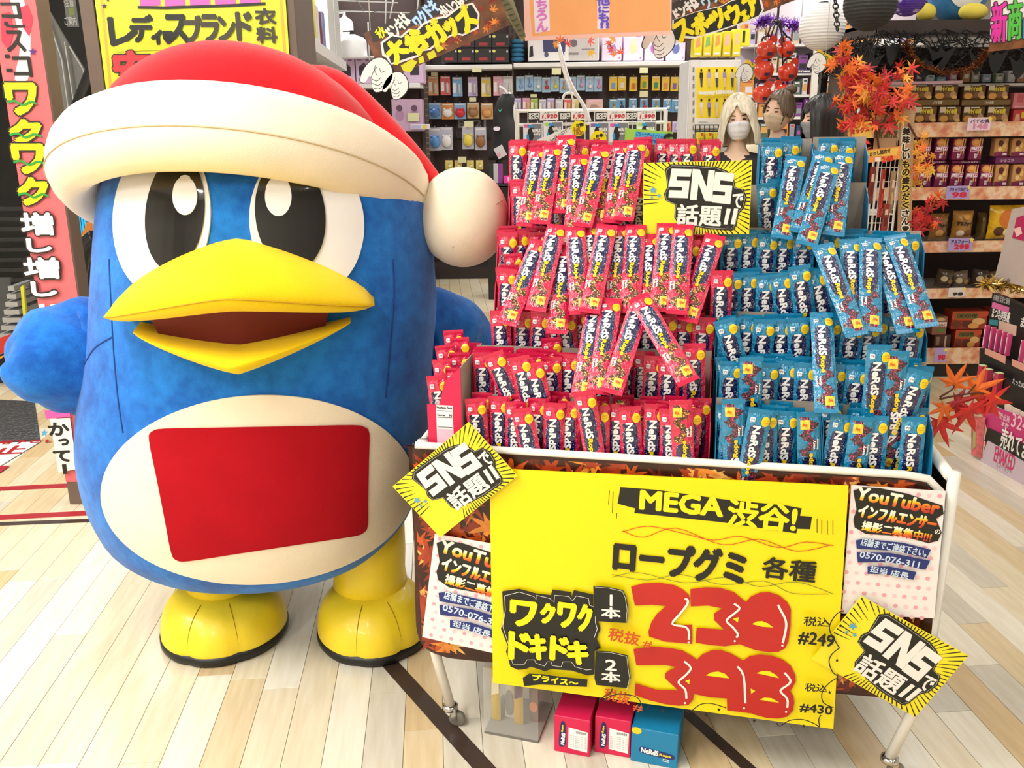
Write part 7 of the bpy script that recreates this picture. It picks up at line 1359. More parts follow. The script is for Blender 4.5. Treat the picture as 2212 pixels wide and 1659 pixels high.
for i, (vt, vb) in enumerate(((264, 296), (404, 432), (521, 545), (623, 645), (752, 786))):
    a_, b_ = SP(2060, vt), SP(2060, vb); z1, z0 = a_.z, b_.z; LV.append(z1)
    mb = MB(); mb.box(((XL + XR) / 2, 5.52, z0 + 0.012), (XR - XL - 0.03, 0.58, 0.02)); obj('shelf_board', mb, C('e8dcd4', 0.4), sk)
    mb = MB(); y = a_.y; mb.box(((XL + XR) / 2, y + 0.006, (z0 + z1) / 2), (XR - XL - 0.03, 0.012, z1 - z0)); obj('price_rail', mb, RAILM, sk)
mb = MB(); mb.box(((XL + XR) / 2, 5.5, 0.06), (XR - XL - 0.04, 0.5, 0.12)); obj('plinth', mb, C('2c201c', 0.6), sk)
YS2 = 5.26
def sbox(u0, v0, u1, v1, dep, colr, label, group=None, prints=(), rough=0.4, dy=0.0, lev=None):
    o = pbox(u0, v0, u1, v1, YS2 + dy, dep, colr, label, group, 'snack_box', 'snack box', prints, rough)
    if lev is not None: o.matrix_basis.translation.z = LV[lev] * 0 + P((u0 + u1) / 2, v1, YS2 + dy).z
    return o
GOLD = ('p', [(0.0, 0.0), (0.35, 0.0), (0.3, 0.35), (0.05, 0.3)], 'dca050')
def pie(u0, v0, u1, v1, lab, dy=0.0): return sbox(u0, v0, u1, v1, 0.12, '6a4a2c', lab, 'brown pie boxes on the top shelf', (('r', 0.0, 0.62, 0.28, 0.98, 'e0cdb0'), ('t', 'パイの実', 0.52, 0.70, 0.58, 0.36, 'e8d040', 2), ('d', 0.22, 0.22, 0.2, 0.22, 'e0a24a'), ('d', 0.55, 0.3, 0.12, 0.2, '8a5a34'), ('d', 0.78, 0.3, 0.14, 0.24, 'c89a6a'), ('d', 0.85, 0.12, 0.12, 0.12, 'e6b868'), ('r', 0.3, 0.92, 0.7, 0.97, 'f0e8d8')), dy=dy)
for i, (u0, u1) in enumerate(((1962, 2017), (2018, 2072), (2080, 2132), (2133, 2182))): pie(u0, 183, u1, 214, 'brown pie box in the upper row of the top shelf, %s from left' % ORD[i])
for i, (u0, u1) in enumerate(((1975, 2026), (2027, 2078), (2079, 2130), (2131, 2183))): pie(u0, 230, u1, 264, 'brown pie box in the lower row of the top shelf, %s from left' % ORD[i])
for i, (u0, u1) in enumerate(((1966, 2075), (2077, 2186))): sbox(u0, 214, u1, 229, 0.14, '7a5e34', 'gold brown display tray under the upper pie boxes, %s one' % ('left', 'right')[i], 'pie display trays', (('t', 'パイの実', 0.55, 0.5, 0.18, 0.5, 'e8e0d0', 1),))
sbox(2187, 200, 2222, 235, 0.1, 'd87a80', 'pinkish red box at the right end of the top shelf', None, (('r', 0.25, 0.4, 0.7, 0.9, 'c05a64'), ('r', 0.1, 0.1, 0.9, 0.14, 'f0c0c0'))); sbox(2187, 236, 2222, 264, 0.1, 'c83a34', 'red box with yellow figure at the right end of the top shelf', None, (('p', [(0.1, 0.1), (0.5, 0.1), (0.4, 0.7), (0.15, 0.6)], 'f0b090'), ('r', 0.55, 0.3, 0.85, 0.8, 'f0c048')))
for i, (u0, v0, c_, nm) in enumerate(((1928, 160, 'e8e0ec', 'white'), (1950, 158, 'f0d848', 'yellow'), (1976, 152, '7a5a70', 'plum'), (2000, 162, 'd8e8ec', 'pale'), (2024, 166, '8ad0d8', 'aqua'), (2050, 152, 'd890b8', 'pink'), (2078, 150, 'c89058', 'copper'), (2098, 154, 'c0b8a0', 'sand'), (2122, 160, 'b0c4d8', 'pale blue'), (2150, 158, 'b8c8a8', 'sage'), (2176, 152, 'e8e4ea', 'pearl'), (2196, 150, 'd8a078', 'peach'))):
    sbox(u0, v0, u0 + 20, 178, 0.08, c_, '%s small bottle carton under the black net' % nm, 'small cartons under the black net', (('r', 0.2, 0.3, 0.8, 0.6, 'f4f0f4'), ('r', 0.25, 0.7, 0.75, 0.8, '6a6070')), dy=0.12)
s = Sign('pink_tube', 'pale pink light tube along the top of the pie boxes', 'tube', (1922, 177), (2080, 174), (1922, 183), Y=YS2 - 0.02, thick=0.02, mats=C('f0c4d4', 0.3)); 
mb = MB(); a_, b_ = P(1990, 182, YS2 + 0.1), P(2210, 182, YS2 + 0.1); mb.box((2.86, YS2 + 0.14, a_.z - 0.01), (1.5, 0.26, 0.014)); tag(obj('shelf_plank', mb, C('d8d0cc', 0.4)), 'thin pale plank over the pie boxes under the black net', 'plank')
def pretz(u, v0, v1, lab): 
    return sbox(u - 17, v0, u + 17, v1, 0.05, '7c1848', lab, 'dark magenta stick boxes', (('d', 0.42, 0.80, 0.34, 0.17, 'e89a48'), ('p', [(0.62, 0.25), (0.70, 0.25), (0.78, 0.98), (0.68, 0.98)], 'f0b860'), ('p', [(0.80, 0.25), (0.86, 0.25), (0.95, 0.96), (0.86, 0.97)], 'eab060'), ('d', 0.42, 0.83, 0.22, 0.09, 'f4b468'), ('p', [(0.03, 0.38), (0.93, 0.44), (0.97, 0.64), (0.06, 0.60)], 'f4e8ee'), ('p', [(0.06, 0.40), (0.90, 0.455), (0.94, 0.625), (0.09, 0.585)], 'b82a64'), ('t', 'PRETZ', 0.5, 0.52, 0.78, 0.14, 'f8f0f4', 1), ('t', 'おさつ', 0.48, 0.2, 0.24, 0.24, 'f0e0e8', 0.6)))
for i, u in enumerate((1997, 2034, 2072, 2109)): pretz(u, 298, 346, 'dark magenta stick box in the upper row of its shelf, %s from left' % ORD[i])
for i, u in enumerate((1962, 1999, 2034, 2067, 2099, 2131)): pretz(u, 355, 404, 'dark magenta stick box in the lower row of its shelf, %s from left' % ORD[i])
for i, (u0, u1) in enumerate(((1996, 2046), (2056, 2120))): sbox(u0, 346.5, u1, 354, 0.10, '5e1238', 'dark magenta tray between the stick boxes, %s one' % ('left', 'right')[i], 'stick box trays', (('t', 'プリッツ おさつ', 0.6, 0.45, 0.55, 0.5, 'f4e4ec', 0.8),))
for j, (v0, v1) in enumerate(((298, 338), (355, 403))):
    for i in range(3): u = 2146 + 37 * i; sbox(u, v0, u + 35, v1, 0.05, 'c8905a', 'orange brown biscuit box in the %s row, %s from left' % (('upper', 'lower')[j], ORD[i]), 'biscuit boxes right of the stick boxes', (('p', [(0, 0), (1, 0), (1, 0.28), (0, 0.22)], '7a2048'), ('d', 0.42, 0.72, 0.2, 0.16, '5a2418'), ('d', 0.7, 0.6, 0.14, 0.14, 'ecc070'), ('d', 0.4, 0.4, 0.16, 0.12, 'f0d090'), ('d', 0.62, 0.35, 0.12, 0.1, 'e0a850'), ('p', [(0.5, 0.5), (0.58, 0.5), (0.85, 0.95), (0.78, 0.97)], 'e8b468'), ('r', 0.62, 0.08, 0.92, 0.18, 'e8d0d8')))
sbox(2150, 339, 2222, 354, 0.1, '6a2456', 'purple tray between the biscuit boxes', None, (('t', 'ショコラ', 0.35, 0.5, 0.4, 0.5, 'e0c8dc', 0.8),))
def bag(u0, v0, u1, v1, colr, label, txt, dots, dy=0.0, rot=0.0):
    a_, b_ = P(u0, v1, YS2 + dy), P(u1, v0, YS2 + dy); W_, H_ = b_.x - a_.x, b_.z - a_.z; r = thing('snack_bag', label, 'snack bag', Matrix.Translation((a_.x + W_ / 2, YS2 + dy + 0.04, a_.z)) @ Matrix.Rotation(rot, 4, 'Y'), 'snack bags on the middle shelf')
    mb = MB(); nx, ny = 12, 14
    f = lambda x, y: 0.045 * (1 - abs(2 * x - 1) ** 3) * (1 - abs(2 * y - 1) ** 5) ** 0.8
    for s_ in (1, -1): g = [[((i / nx - 0.5) * W_ * (1 - 0.05 * math.sin(math.pi * j / ny)), -s_ * (f(i / nx, j / ny) + 0.004 * math.sin(i * 1.7 + j * 2.1)), H_ * j / ny) for i in range(nx + 1)] for j in range(ny + 1)]; mb.grid(g if s_ > 0 else [q[::-1] for q in g])
    obj('pouch', mb, mat('bag_' + colr, tuple(int(colr[i:i + 2], 16) for i in (0, 2, 4)), 0.22, var=0.25, vs=22, coat=0.5, bump=0.4, bs=25), r, local=True, smooth=True)
    for k, (x, y, q, c_) in enumerate(dots): mb = MB(); rg_ = [[((x - 0.5) * W_ + q * fr * W_ * math.cos(2 * math.pi * a / 12), -f(x + q * fr * math.cos(2 * math.pi * a / 12), min(0.99, max(0.01, y + q * fr * math.sin(2 * math.pi * a / 12)))) - 0.006 - 0.0006 * k, y * H_ + q * fr * W_ * math.sin(2 * math.pi * a / 12)) for a in range(12)] for fr in (1, 0.6, 0.05)]; mb.grid(rg_, closed=True); obj('bag_print', mb, C(c_, 0.4), r, local=True)
    if txt:
        mb = MB(); add_text(mb, txt, 0, H_ * 0.58, W_ * 0.8, H_ * 0.16, 0, 0, 0.003); mb.v = [(p[0], -f(p[0] / W_ + 0.5, min(0.99, p[1] / H_)) - 0.009, p[1]) for p in mb.v]; o = obj('lettering', mb, C('2a1810', 0.4), r, local=True); o['kind'] = 'stuff'
bag(2010, 462, 2058, 521, '8a6230', 'brown snack bag half hidden behind red maple leaves', 'ルフォート', [(0.4, 0.3, 0.2, 'c89050'), (0.75, 0.25, 0.12, '5a3a20')]); bag(2058, 456, 2112, 520, 'b8843c', 'amber snack bag with dark characters on the middle shelf', 'アルフォート', [(0.3, 0.25, 0.16, 'e8d8c0'), (0.65, 0.25, 0.18, '7a4a28'), (0.5, 0.82, 0.15, 'd89a40')])
bag(2112, 460, 2140, 520, '6a5428', 'olive snack bag turned sideways on the middle shelf', None, [], 0.06); bag(2136, 444, 2222, 518, 'f0b81e', 'bright yellow snack bag on the middle shelf', None, [(0.5, 0.62, 0.28, 'd8782c'), (0.25, 0.25, 0.13, '5a3420'), (0.45, 0.22, 0.1, 'f4dca0'), (0.62, 0.75, 0.12, 'f8e8c0')])
for i in range(5): u = 2022 + 38 * i; bag(u, 584 + 3 * (i % 2), u + 44, 622, ('4a3a2c', '6a5a48', '3a2e26', '5c4630', '48382c')[i], 'dark clear snack bag on the fourth shelf, %s from left' % ORD[i], None, [(0.3, 0.5, 0.16, 'c8b490'), (0.65, 0.4, 0.14, '8a6a40')], rot=0.15 * ((-1) ** i))
CH = lambda u0, v0, u1, v1, lab: sbox(u0, v0, u1, v1, 0.12, '9a3420', lab, 'choco pie boxes on the bottom shelf', (('p', [(0.0, 0.55), (0.5, 0.5), (1, 0.75), (1, 1), (0, 1)], 'c24a28'), ('r', 0.1, 0.60, 0.72, 0.9, '7a6a30'), ('t', 'CHOCO PIE', 0.41, 0.75, 0.56, 0.2, '3a2a14', 1), ('d', 0.75, 0.45, 0.18, 0.18, 'e0b070'), ('d', 0.45, 0.3, 0.14, 0.2, '5a2414'), ('d', 0.15, 0.3, 0.12, 0.2, '6a3018'), ('d', 0.62, 0.2, 0.15, 0.16, 'd89a50')))
CH(2053, 672, 2136, 712, 'red choco pie box in the upper row of the bottom shelf'); CH(2060, 712, 2122, 752, 'red choco pie box in the lower row of the bottom shelf'); CH(2137, 668, 2210, 712, 'red choco pie box at the right of the bottom shelf')
sbox(2012, 684, 2049, 724, 0.1, '8a5a44', 'brown biscuit carton left of the choco pies', None, (('r', 0.05, 0.45, 0.95, 0.7, 'e8d8d0'), ('t', 'Blanc', 0.5, 0.57, 0.7, 0.2, '8a4a3a', 0.6), ('r', 0.35, 0.15, 0.85, 0.36, '5a7a3a'), ('d', 0.5, 0.85, 0.3, 0.1, 'd0a878'))); sbox(2016, 724, 2056, 756, 0.1, '4a2a24', 'dark chocolate carton left of the lower choco pie', None, (('r', 0.1, 0.3, 0.3, 0.9, '8a6a5a'), ('r', 0.6, 0.2, 0.7, 0.95, 'c8a890')))
def pcard(u0, v0, u1, v1, bg, txt, tc, label, sub=None):
    s = Sign('price_card', label, 'price card', (u0, v0), (u1, v0 - 1), (u0, v1), Y=5.17, thick=0.003, mats=C(bg, 0.4), group=None)
    s.text(txt, (u0 + (u1 - u0) * 0.2, v0 + (v1 - v0) * 0.45, u1 - (u1 - u0) * 0.15, v1 - 3), C(tc, 0.4), 1.1); 
    if sub: s.text(sub, (u0 + 4, v0 + 3, u1 - 4, v0 + (v1 - v0) * 0.42), C('4a3a6a', 0.4), 0.4)
    s.shape(star(u1 - 3, v0 + 3, 6), C('f4e060', 0.4), 'corner_star')
pcard(2092, 254, 2142, 282, 'f4d4e4', '148', 'e090b0', 'pale pink price card on the top snack rail', 'パイの実'); pcard(2046, 402, 2096, 430, 'b8a0d8', '98', 'd82a4a', 'lilac price card reading 98 below the stick boxes', 'プリッツおさつ'); pcard(2050, 515, 2102, 542, 'b8a0d8', '298', 'd82a4a', 'lilac price card reading 298 below the snack bags', 'アルフォート'); pcard(2050, 622, 2086, 642, 'eae0dc', '98', '3a2a2a', 'white price card reading 98 on the fourth rail'); pcard(2020, 752, 2046, 782, 'b8a0d8', '98', 'd82a4a', 'lilac price card at the left end of the bottom rail')
# header board with plush and black netting
hd = thing('header_board', 'dark header board over the snack shelf', 'board', (2.5, 5.4, 2.2)); z1, z0 = P(1900, 44, 5.0).z, P(1900, 74, 5.0).z; xl = P(1898, 60, 5.0).x; HB = mat('dark_brown_board', (46, 32, 28), 0.5, var=0.2)
mb = MB(); mb.box(((xl + 3.6) / 2, 5.0 + 0.015, (z0 + z1) / 2), (3.6 - xl, 0.03, z1 - z0)); obj('front_board', mb, HB, hd); mb = MB(); mb.box((xl + 0.015, 5.44, (z0 + z1) / 2), (0.03, 0.85, z1 - z0)); obj('side_board', mb, HB, hd); mb = MB(); mb.box(((xl + 3.6) / 2, 5.44, z1 - 0.01), (3.6 - xl, 0.82, 0.02)); obj('top_board', mb, HB, hd)
for x in (xl + 0.03, 3.55): mb = MB(); mb.box((x, 5.885, (z0 + 0.03) / 2), (0.04, 0.04, z0 + 0.03)); obj('post', mb, DARK, hd)
nt = MB(); rn = random.Random(3); xs0, xs1 = xl, 3.4
def netline(a_, b_, n=7): 
    pts = [a_.lerp(b_, i / n) + Vector((rn.gauss(0, 0.010), rn.gauss(0, 0.006), rn.gauss(0, 0.012))) for i in range(n + 1)]; nt.tube(pts, 0.0028, 3, caps=False)
zb_ = P(2000, 150, 5.0).z
for k in range(64): x = xs0 + (xs1 - xs0) * k / 63; netline(Vector((x, 4.992, z0)), Vector((x + rn.uniform(-0.1, 0.1), 4.985, zb_ + rn.uniform(-0.02, 0.1)))); netline(Vector((x, 4.993, z0)), Vector((x + rn.choice((-0.22, 0.22)), 4.984, zb_ + rn.uniform(0, 0.1))))
for k in range(10): z = z0 + (zb_ - z0) * k / 9; netline(Vector((xs0, 4.99, z)), Vector((xs1, 4.99, z)), 40)
for k in range(34): y = 5.0 + 0.8 * k / 33; netline(Vector((xs0, y, z0)), Vector((xs0 - 0.005, y + rn.uniform(-0.1, 0.1), zb_ + rn.uniform(0, 0.08)))); netline(Vector((xs0, y, z0)), Vector((xs0 - 0.005, min(5.85, max(5.0, y + rn.choice((-0.2, 0.2)))), zb_)))
for k in range(8): z = z0 + (zb_ - z0) * k / 7; netline(Vector((xs0, 5.0, z)), Vector((xs0, 5.8, z)), 20)
o = obj('black_net', nt, C('161416', 0.7), hd); o['kind'] = 'stuff'
for i, (u, v, w_, h_) in enumerate(((1880, 142, 42, 30), (1925, 120, 30, 40), (1995, 150, 60, 34), (2030, 132, 50, 40), (2110, 140, 34, 40), (2150, 138, 40, 40), (2200, 150, 40, 36))):
    c = P(u, v, 4.97); sx = w_ / 1900 * 4.9 / 2; sz = h_ / 1900 * 4.9; pl = [(-sx * 1.25, sz * 0.75), (-sx * 0.85, sz * 0.3), (-sx * 0.5, -sz * 0.2), (0, -sz * 0.5), (sx * 0.5, -sz * 0.2), (sx * 0.9, sz * 0.3), (sx * 1.2, sz * 0.7), (sx * 0.4, sz * 0.45), (0, sz * 0.6), (-sx * 0.4, sz * 0.42)]; mb = MB(); mb.prism(smooth(pl, 3), 0, 0.006, M=FM(c.x, c.y, c.z)); obj('net_scallop', mb, C('121012', 0.8), hd)
tinsel([(1958, 92), (1964, 110), (1980, 134), (2010, 150), (2050, 156), (2090, 150), (2118, 130), (2130, 110)], 4.94, 0.035, 900, mat('copper_tinsel', (150, 90, 50), 0.25, metal=0.7), 'copper tinsel garland draped on the black net', seed=5)
pl_ = thing('plush_toy', 'blue plush toy with white belly and yellow feet sitting on the header board', 'plush toy', P(2068, 40, 5.25)); c = P(2068, 4, 5.28); c.z = max(c.z, z1 + 0.191)
mb = MB(); mb.ball(c, (0.165, 0.14, 0.19), 28); obj('plush_body', mb, fur('plush_blue', (70, 140, 190), (54, 118, 170)), pl_, smooth=True)
bc = MB(); g = [[(lambda X, Z: Vector((c.x + X, c.y - 0.14 * math.sqrt(max(0.0, 1 - (X / 0.165) ** 2 - (Z / 0.19) ** 2)) - 0.004, c.z + Z)))(0.11 * fr * math.cos(a), 0.12 * fr * math.sin(a) - 0.0) for a in [2 * math.pi * k / 28 for k in range(28)]] for fr in (1, 0.8, 0.6, 0.4, 0.2, 0.02)]; bc.grid(g, closed=True); obj('plush_belly', bc, C('ecebea', 0.9), pl_, smooth=True)
bc = MB(); g = [[(lambda X, Z: Vector((c.x + X, c.y - 0.14 * math.sqrt(max(0.0, 1 - (X / 0.165) ** 2 - (Z / 0.19) ** 2)) - 0.008, c.z + Z)))(0.05 * fr * math.cos(a), 0.02 + 0.04 * fr * math.sin(a)) for a in [math.pi / 4 + 2 * math.pi * k / 4 for k in range(4)]] for fr in (1, 0.66, 0.33, 0.02)]; bc.grid(g, closed=True); obj('plush_patch', bc, C('d84048', 0.9), pl_)
for i, (u, v, w_) in enumerate(((2000, 32, 0.05), (2102, 26, 0.07))): q = P(u, v, 5.1); mb = MB(); mb.ball((q.x, 5.10, z1 + 0.047), (w_ * (1.0 + 0.1 * i), 0.05, 0.045), 18); obj('plush_foot', mb, C('dcc850', 0.85), pl_, smooth=True)
SN = Sign('hanging_sign', 'white outlined sign with pink, green and blue characters at the top right', 'sign', (2142, -30), (2240, -44), (2136, 96), Y=4.6, thick=0.005, mats=C('f4f2ee', 0.4)); SN.shape([(2138, 90), (2240, 78), (2240, 100), (2134, 112)], LEAFB, 'leaf_border')
for i, (ch, u0, u1, c_) in enumerate((('新', 2140, 2176, 'e838a8'), ('商', 2176, 2208, '5ac84a'), ('品', 2210, 2240, '3a9ae0'))): SN.text(ch, (u0, 4 - i * 4, u1, 92 - i * 6), C(c_, 0.4), 1.6, out=[(2.2, C('30302c', 0.4))])
q = P(2200, -36, 4.6); cord([q, Vector((q.x, q.y, 3.29))], 0.002, WCORD, '', par=SN.root)

# ================================================================== MAPLE BRANCHES, SNACK RACK
def leaf_mesh(col, nm):
    mb = MB(); pl = leafpoly(1.0); z = lambda x, y: 0.12 * (x * x) - 0.10 * abs(x); mb.add([(0, 0.05, 0.06)] + [(x, y, z(x, y)) for x, y in pl], [(0, i + 1, (i + 1) % len(pl) + 1) for i in range(len(pl))]); return mb.mesh('leaf', [mat('leaf_' + nm, col, 0.5, var=0.18, vs=3)])
LFM = {'red': leaf_mesh((206, 40, 36), 'red'), 'orange': leaf_mesh((238, 112, 36), 'orange'), 'amber': leaf_mesh((246, 164, 58), 'amber'), 'crimson': leaf_mesh((176, 30, 34), 'crimson'), 'lime': leaf_mesh((226, 200, 70), 'lime')}
def branch(label, stems, spots, Y, r, seed, cols):
    t_ = thing('maple_branch', label, 'branch', P(*stems[0][0], Y)); rr = random.Random(seed)
    for st in stems: mb = MB(); pts = [P(u, v, Y) for u, v in smooth(st, 4, False)]; mb.tube(pts, [(0.006 if Y > 3 else 0.0028) * (1 - 0.6 * i / len(pts)) for i in range(len(pts))], 5); obj('stem', mb, C('5a2c1c', 0.7), t_)
    for (u, v, su, sv, n) in spots:
        for k in range(n):
            uu, vv = u + (rr.uniform(-1, 1) * su), v + rr.uniform(-1, 1) * sv; c = P(uu, vv, Y + rr.uniform(-0.06, 0.09)); o = bpy.data.objects.new('leaf', LFM[rr.choice(cols)]); COL.objects.link(o); o.parent = t_
            M = Matrix.Translation(c) @ Matrix.Rotation(rr.uniform(0, 6.3), 4, 'Y') @ Matrix.Rotation(math.pi / 2, 4, 'X') @ Matrix.Rotation(rr.gauss(0, 0.45), 4, 'X') @ Matrix.Rotation(rr.gauss(0, 0.45), 4, 'Y') @ Matrix.Scale(r * rr.uniform(0.75, 1.15), 4)
            o.matrix_basis = WM(t_).inverted() @ M
    return t_
branch('large spray of red and orange maple leaves above the snack rack', [[(1906, 345), (1900, 330), (1890, 270), (1860, 210), (1830, 150), (1816, 100)], [(1895, 290), (1920, 240), (1950, 190), (1970, 150)], [(1888, 280), (1840, 240), (1810, 210)]],
       [(1816, 122, 20, 26, 12), (1846, 150, 28, 22, 14), (1836, 200, 34, 34, 34), (1880, 190, 34, 36, 34), (1868, 248, 54, 30, 34), (1925, 222, 38, 34, 32), (1890, 275, 40, 16, 8), (1958, 158, 20, 18, 7), (1862, 312, 24, 16, 6), (1952, 205, 20, 20, 8)], 4.24, 0.052, 3, ('red', 'red', 'orange', 'orange', 'amber', 'crimson'))
branch('amber maple leaves hanging over the stick boxes', [[(1962, 268), (1975, 290), (1990, 320), (2000, 360), (1992, 400)]], [(1992, 312, 18, 20, 9), (2000, 350, 20, 18, 9), (1985, 380, 20, 24, 10)], 4.24, 0.045, 5, ('amber', 'amber', 'orange', 'lime'))
branch('red maple leaves in front of the brown snack bag', [[(1948, 516), (1966, 500), (1990, 470), (2010, 440), (2020, 425)]], [(2012, 428, 14, 8, 4), (2032, 436, 8, 6, 2), (1990, 466, 22, 16, 9), (2012, 482, 22, 16, 9), (1978, 490, 12, 12, 4)], 4.26, 0.050, 8, ('red', 'crimson', 'red', 'orange'))
BRT = branch('sprig of large orange and red maple leaves sticking out right of the blue packets', [[(2030, 862), (2080, 852), (2130, 850), (2160, 866)], [(2030, 858), (2056, 842), (2062, 832)], [(2090, 852), (2108, 830)]], [], 2.0, 0.08, 4, ('red',))
for (u, v, c_, r_, ro, tl_) in ((2060, 828, 'orange', 0.062, 20, 0.2), (2106, 842, 'orange', 0.070, 60, 0.3), (2142, 866, 'red', 0.062, 100, -0.2), (2066, 868, 'crimson', 0.060, 120, 0.3), (2092, 886, 'red', 0.080, 150, -0.3), (2040, 880, 'orange', 0.050, 200, 0.2), (2030, 912, 'red', 0.066, 160, 0.3), (2124, 872, 'red', 0.050, 80, 0.1)):
    c = P(u, v, 2.0 + 0.02 * tl_); o = bpy.data.objects.new('leaf', LFM[c_]); COL.objects.link(o); o.parent = BRT; o.matrix_basis = WM(BRT).inverted() @ (Matrix.Translation(c) @ Matrix.Rotation(math.radians(ro), 4, 'Y') @ Matrix.Rotation(math.pi / 2, 4, 'X') @ Matrix.Rotation(tl_, 4, 'X') @ Matrix.Scale(r_, 4))
YK = 4.3; KR = mat('kraft_board', (196, 156, 116), 0.7, var=0.08)
wr_ = thing('snack_rack', 'white wire rack of red snack packs with kraft side board', 'rack', Vector((P(1915, 480, YK).x, YK, 0))); xa, xb2 = P(1882, 400, YK).x, P(1938, 400, YK).x
for x in (xa, xb2):
    for y in (YK, YK + 0.25): mb = MB(); mb.tube([(x, y, 0), (x, y, 1.62)], 0.006, 6); obj('post', mb, WT, wr_)
for k in range(22): z = 0.15 + 0.065 * k; mb = MB(); mb.tube([(xa, YK, z), (xb2, YK, z)], 0.0025, 5); obj('wire', mb, WT, wr_)
for k in range(7): x = xa + (xb2 - xa) * k / 6; mb = MB(); mb.tube([(x, YK + 0.002, 0.1), (x, YK + 0.002, 1.55)], 0.0022, 5); obj('wire', mb, WT, wr_)
for z in (0.25, 0.7, 1.1): mb = MB(); mb.box(((xa + xb2) / 2, YK + 0.125, z), (xb2 - xa, 0.25, 0.006)); obj('shelf_wire', mb, WT, wr_)
mb = MB(); a_, b_ = P(1886, 330, YK - 0.03), P(1942, 248, YK - 0.03); mb.box(((a_.x + b_.x) / 2, YK - 0.03, (a_.z + b_.z) / 2), (b_.x - a_.x, 0.008, b_.z - a_.z)); hbx = obj('header_card', mb, KR, wr_)
for k, tx in enumerate(('自販店大満足', '日付 直行便')): mb = MB(); cxy = P(1914, 266 + 24 * k, YK - 0.035); add_text(mb, tx, 0, 0, 0.11, 0.036, 0.0, 0, 0.002, M=FM(cxy.x, YK - 0.0345, cxy.z)); o = obj('lettering', mb, C('6a5a34', 0.4), hbx); o['kind'] = 'stuff'
mb = MB(); mb.tube([P(u, v, YK - 0.02) for u, v in smooth([(1890, 244), (1902, 232), (1925, 228), (1950, 230), (1966, 244)], 4, False)], 0.012, 6, flat=0.3); obj('top_loop', mb, KR, wr_)
sb_ = Sign('side_board', 'kraft board with black and yellow vertical characters beside the wire rack', 'board', (1946, 232), (1974, 232), (1942, 530), Y=YK - 0.05, thick=0.012, mats=KR, poly=[(1946, 240), (1952, 230), (1966, 230), (1975, 244), (1968, 532), (1940, 530)])
VT = '美味しいもの盛りだくさん!!'
for i, ch in enumerate(VT): y0 = 276 + i * 17.6; sb_.text(ch, (1949 - i * 0.35, y0, 1966 - i * 0.35, y0 + 16), C('f0c838' if 3 < i < 10 else '2a1a10', 0.4) if False else C('241810', 0.4), 0.9, out=[(2.2, C('f0d060' if 3 < i < 10 else 'f4ead8', 0.4))])
mb = MB(); q = P(1956, 400, YK - 0.04); mb.tube([(q.x, YK - 0.035, 0), (q.x, YK - 0.035, 1.6)], 0.01, 6); obj('board_post', mb, KR, sb_.root)
pc_ = Sign('price_card', 'orange price card slanting on the wire rack', 'price card', (1872, 324), (1946, 316), (1870, 352), Y=YK - 0.10, thick=0.004, mats=C('f0964a', 0.4)); pc_.shape([(1874, 326), (1942, 319), (1936, 336), (1873, 338)], C('f4c058', 0.4), 'field'); pc_.text('248', (1904, 337, 1930, 350), C('d83a28', 0.4), 0.9, rot=4); pc_.text('おかし詰合せ', (1878, 324, 1924, 334), BLKI, 0.3, rot=5); pc_.shape([(1890, 340), (1902, 340), (1902, 349), (1890, 349)], C('f8e8d8', 0.4), 'print')
for i, (u, v0, v1, c_) in enumerate(((1906, 366, 470, 'a82c24'), (1884, 360, 440, '7a2a20'), (1928, 370, 460, '9a7a5a'), (1914, 440, 500, '8a3028'))):
    a_, b_ = P(u - 9, v1, YK - 0.06 - 0.02 * i), P(u + 9, v0, YK - 0.06 - 0.02 * i); pbox(u - 9, v0, u + 9, v1, YK - 0.06 - 0.025 * i, 0.02, mat('pack_' + c_, tuple(int(c_[j:j + 2], 16) for j in (0, 2, 4)), 0.25, var=0.3, vs=20, coat=0.4), '%s long snack pack hanging on the wire rack' % ('bright red', 'dark red', 'tan', 'brick red')[i], 'long snack packs on the wire rack', 'snack_pack', 'snack pack', (('r', 0.2, 0.6, 0.8, 0.8, 'e0b8a0'), ('r', 0.25, 0.2, 0.75, 0.5, ('e04a3a', '5a1a14', 'c8a070', '5a1a14')[i])))
s = Sign('candy_bag_card', 'yellow and red candy card under the maple spray', 'card', (1832, 268), (1884, 262), (1828, 304), Y=4.2, thick=0.006, mats=C('f0c058', 0.4)); s.text('ミックス', (1838, 276, 1878, 288), C('c83028', 0.4), 1.2, rot=4)

# ================================================================== COSMETICS STAND (far right)
A_, B_ = PZ(2117, 996), PZ(2212, 1049); dx = (B_ - A_).normalized(); dn = Vector((dx.y, -dx.x, 0)); 
if dn.dot(EYE - A_) < 0: dn = -dn
cs = thing('cosmetics_stand', 'black and pink cosmetics display stand at the right edge', 'display stand', A_)
def cpoly(name, pts, back, m, th=0.01, par=None):
    p0 = A_ - dn * back; q = [PP(u, v, p0, dn) for u, v in pts]; mb = MB(); n = len(q); vs = q + [p - dn * th for p in q]; mb.add(vs, [tuple(range(n)), tuple(range(2 * n - 1, n - 1, -1))] + [(i, i + n, (i + 1) % n + n, (i + 1) % n) for i in range(n)]); return obj(name, mb, m, par or cs)
MAG, BLKC, LILG = mat('magenta_card', (196, 52, 118), 0.4, var=0.04), mat('black_card', (30, 28, 28), 0.4, var=0.1), mat('pale_mauve_card', (206, 186, 200), 0.45, var=0.03)
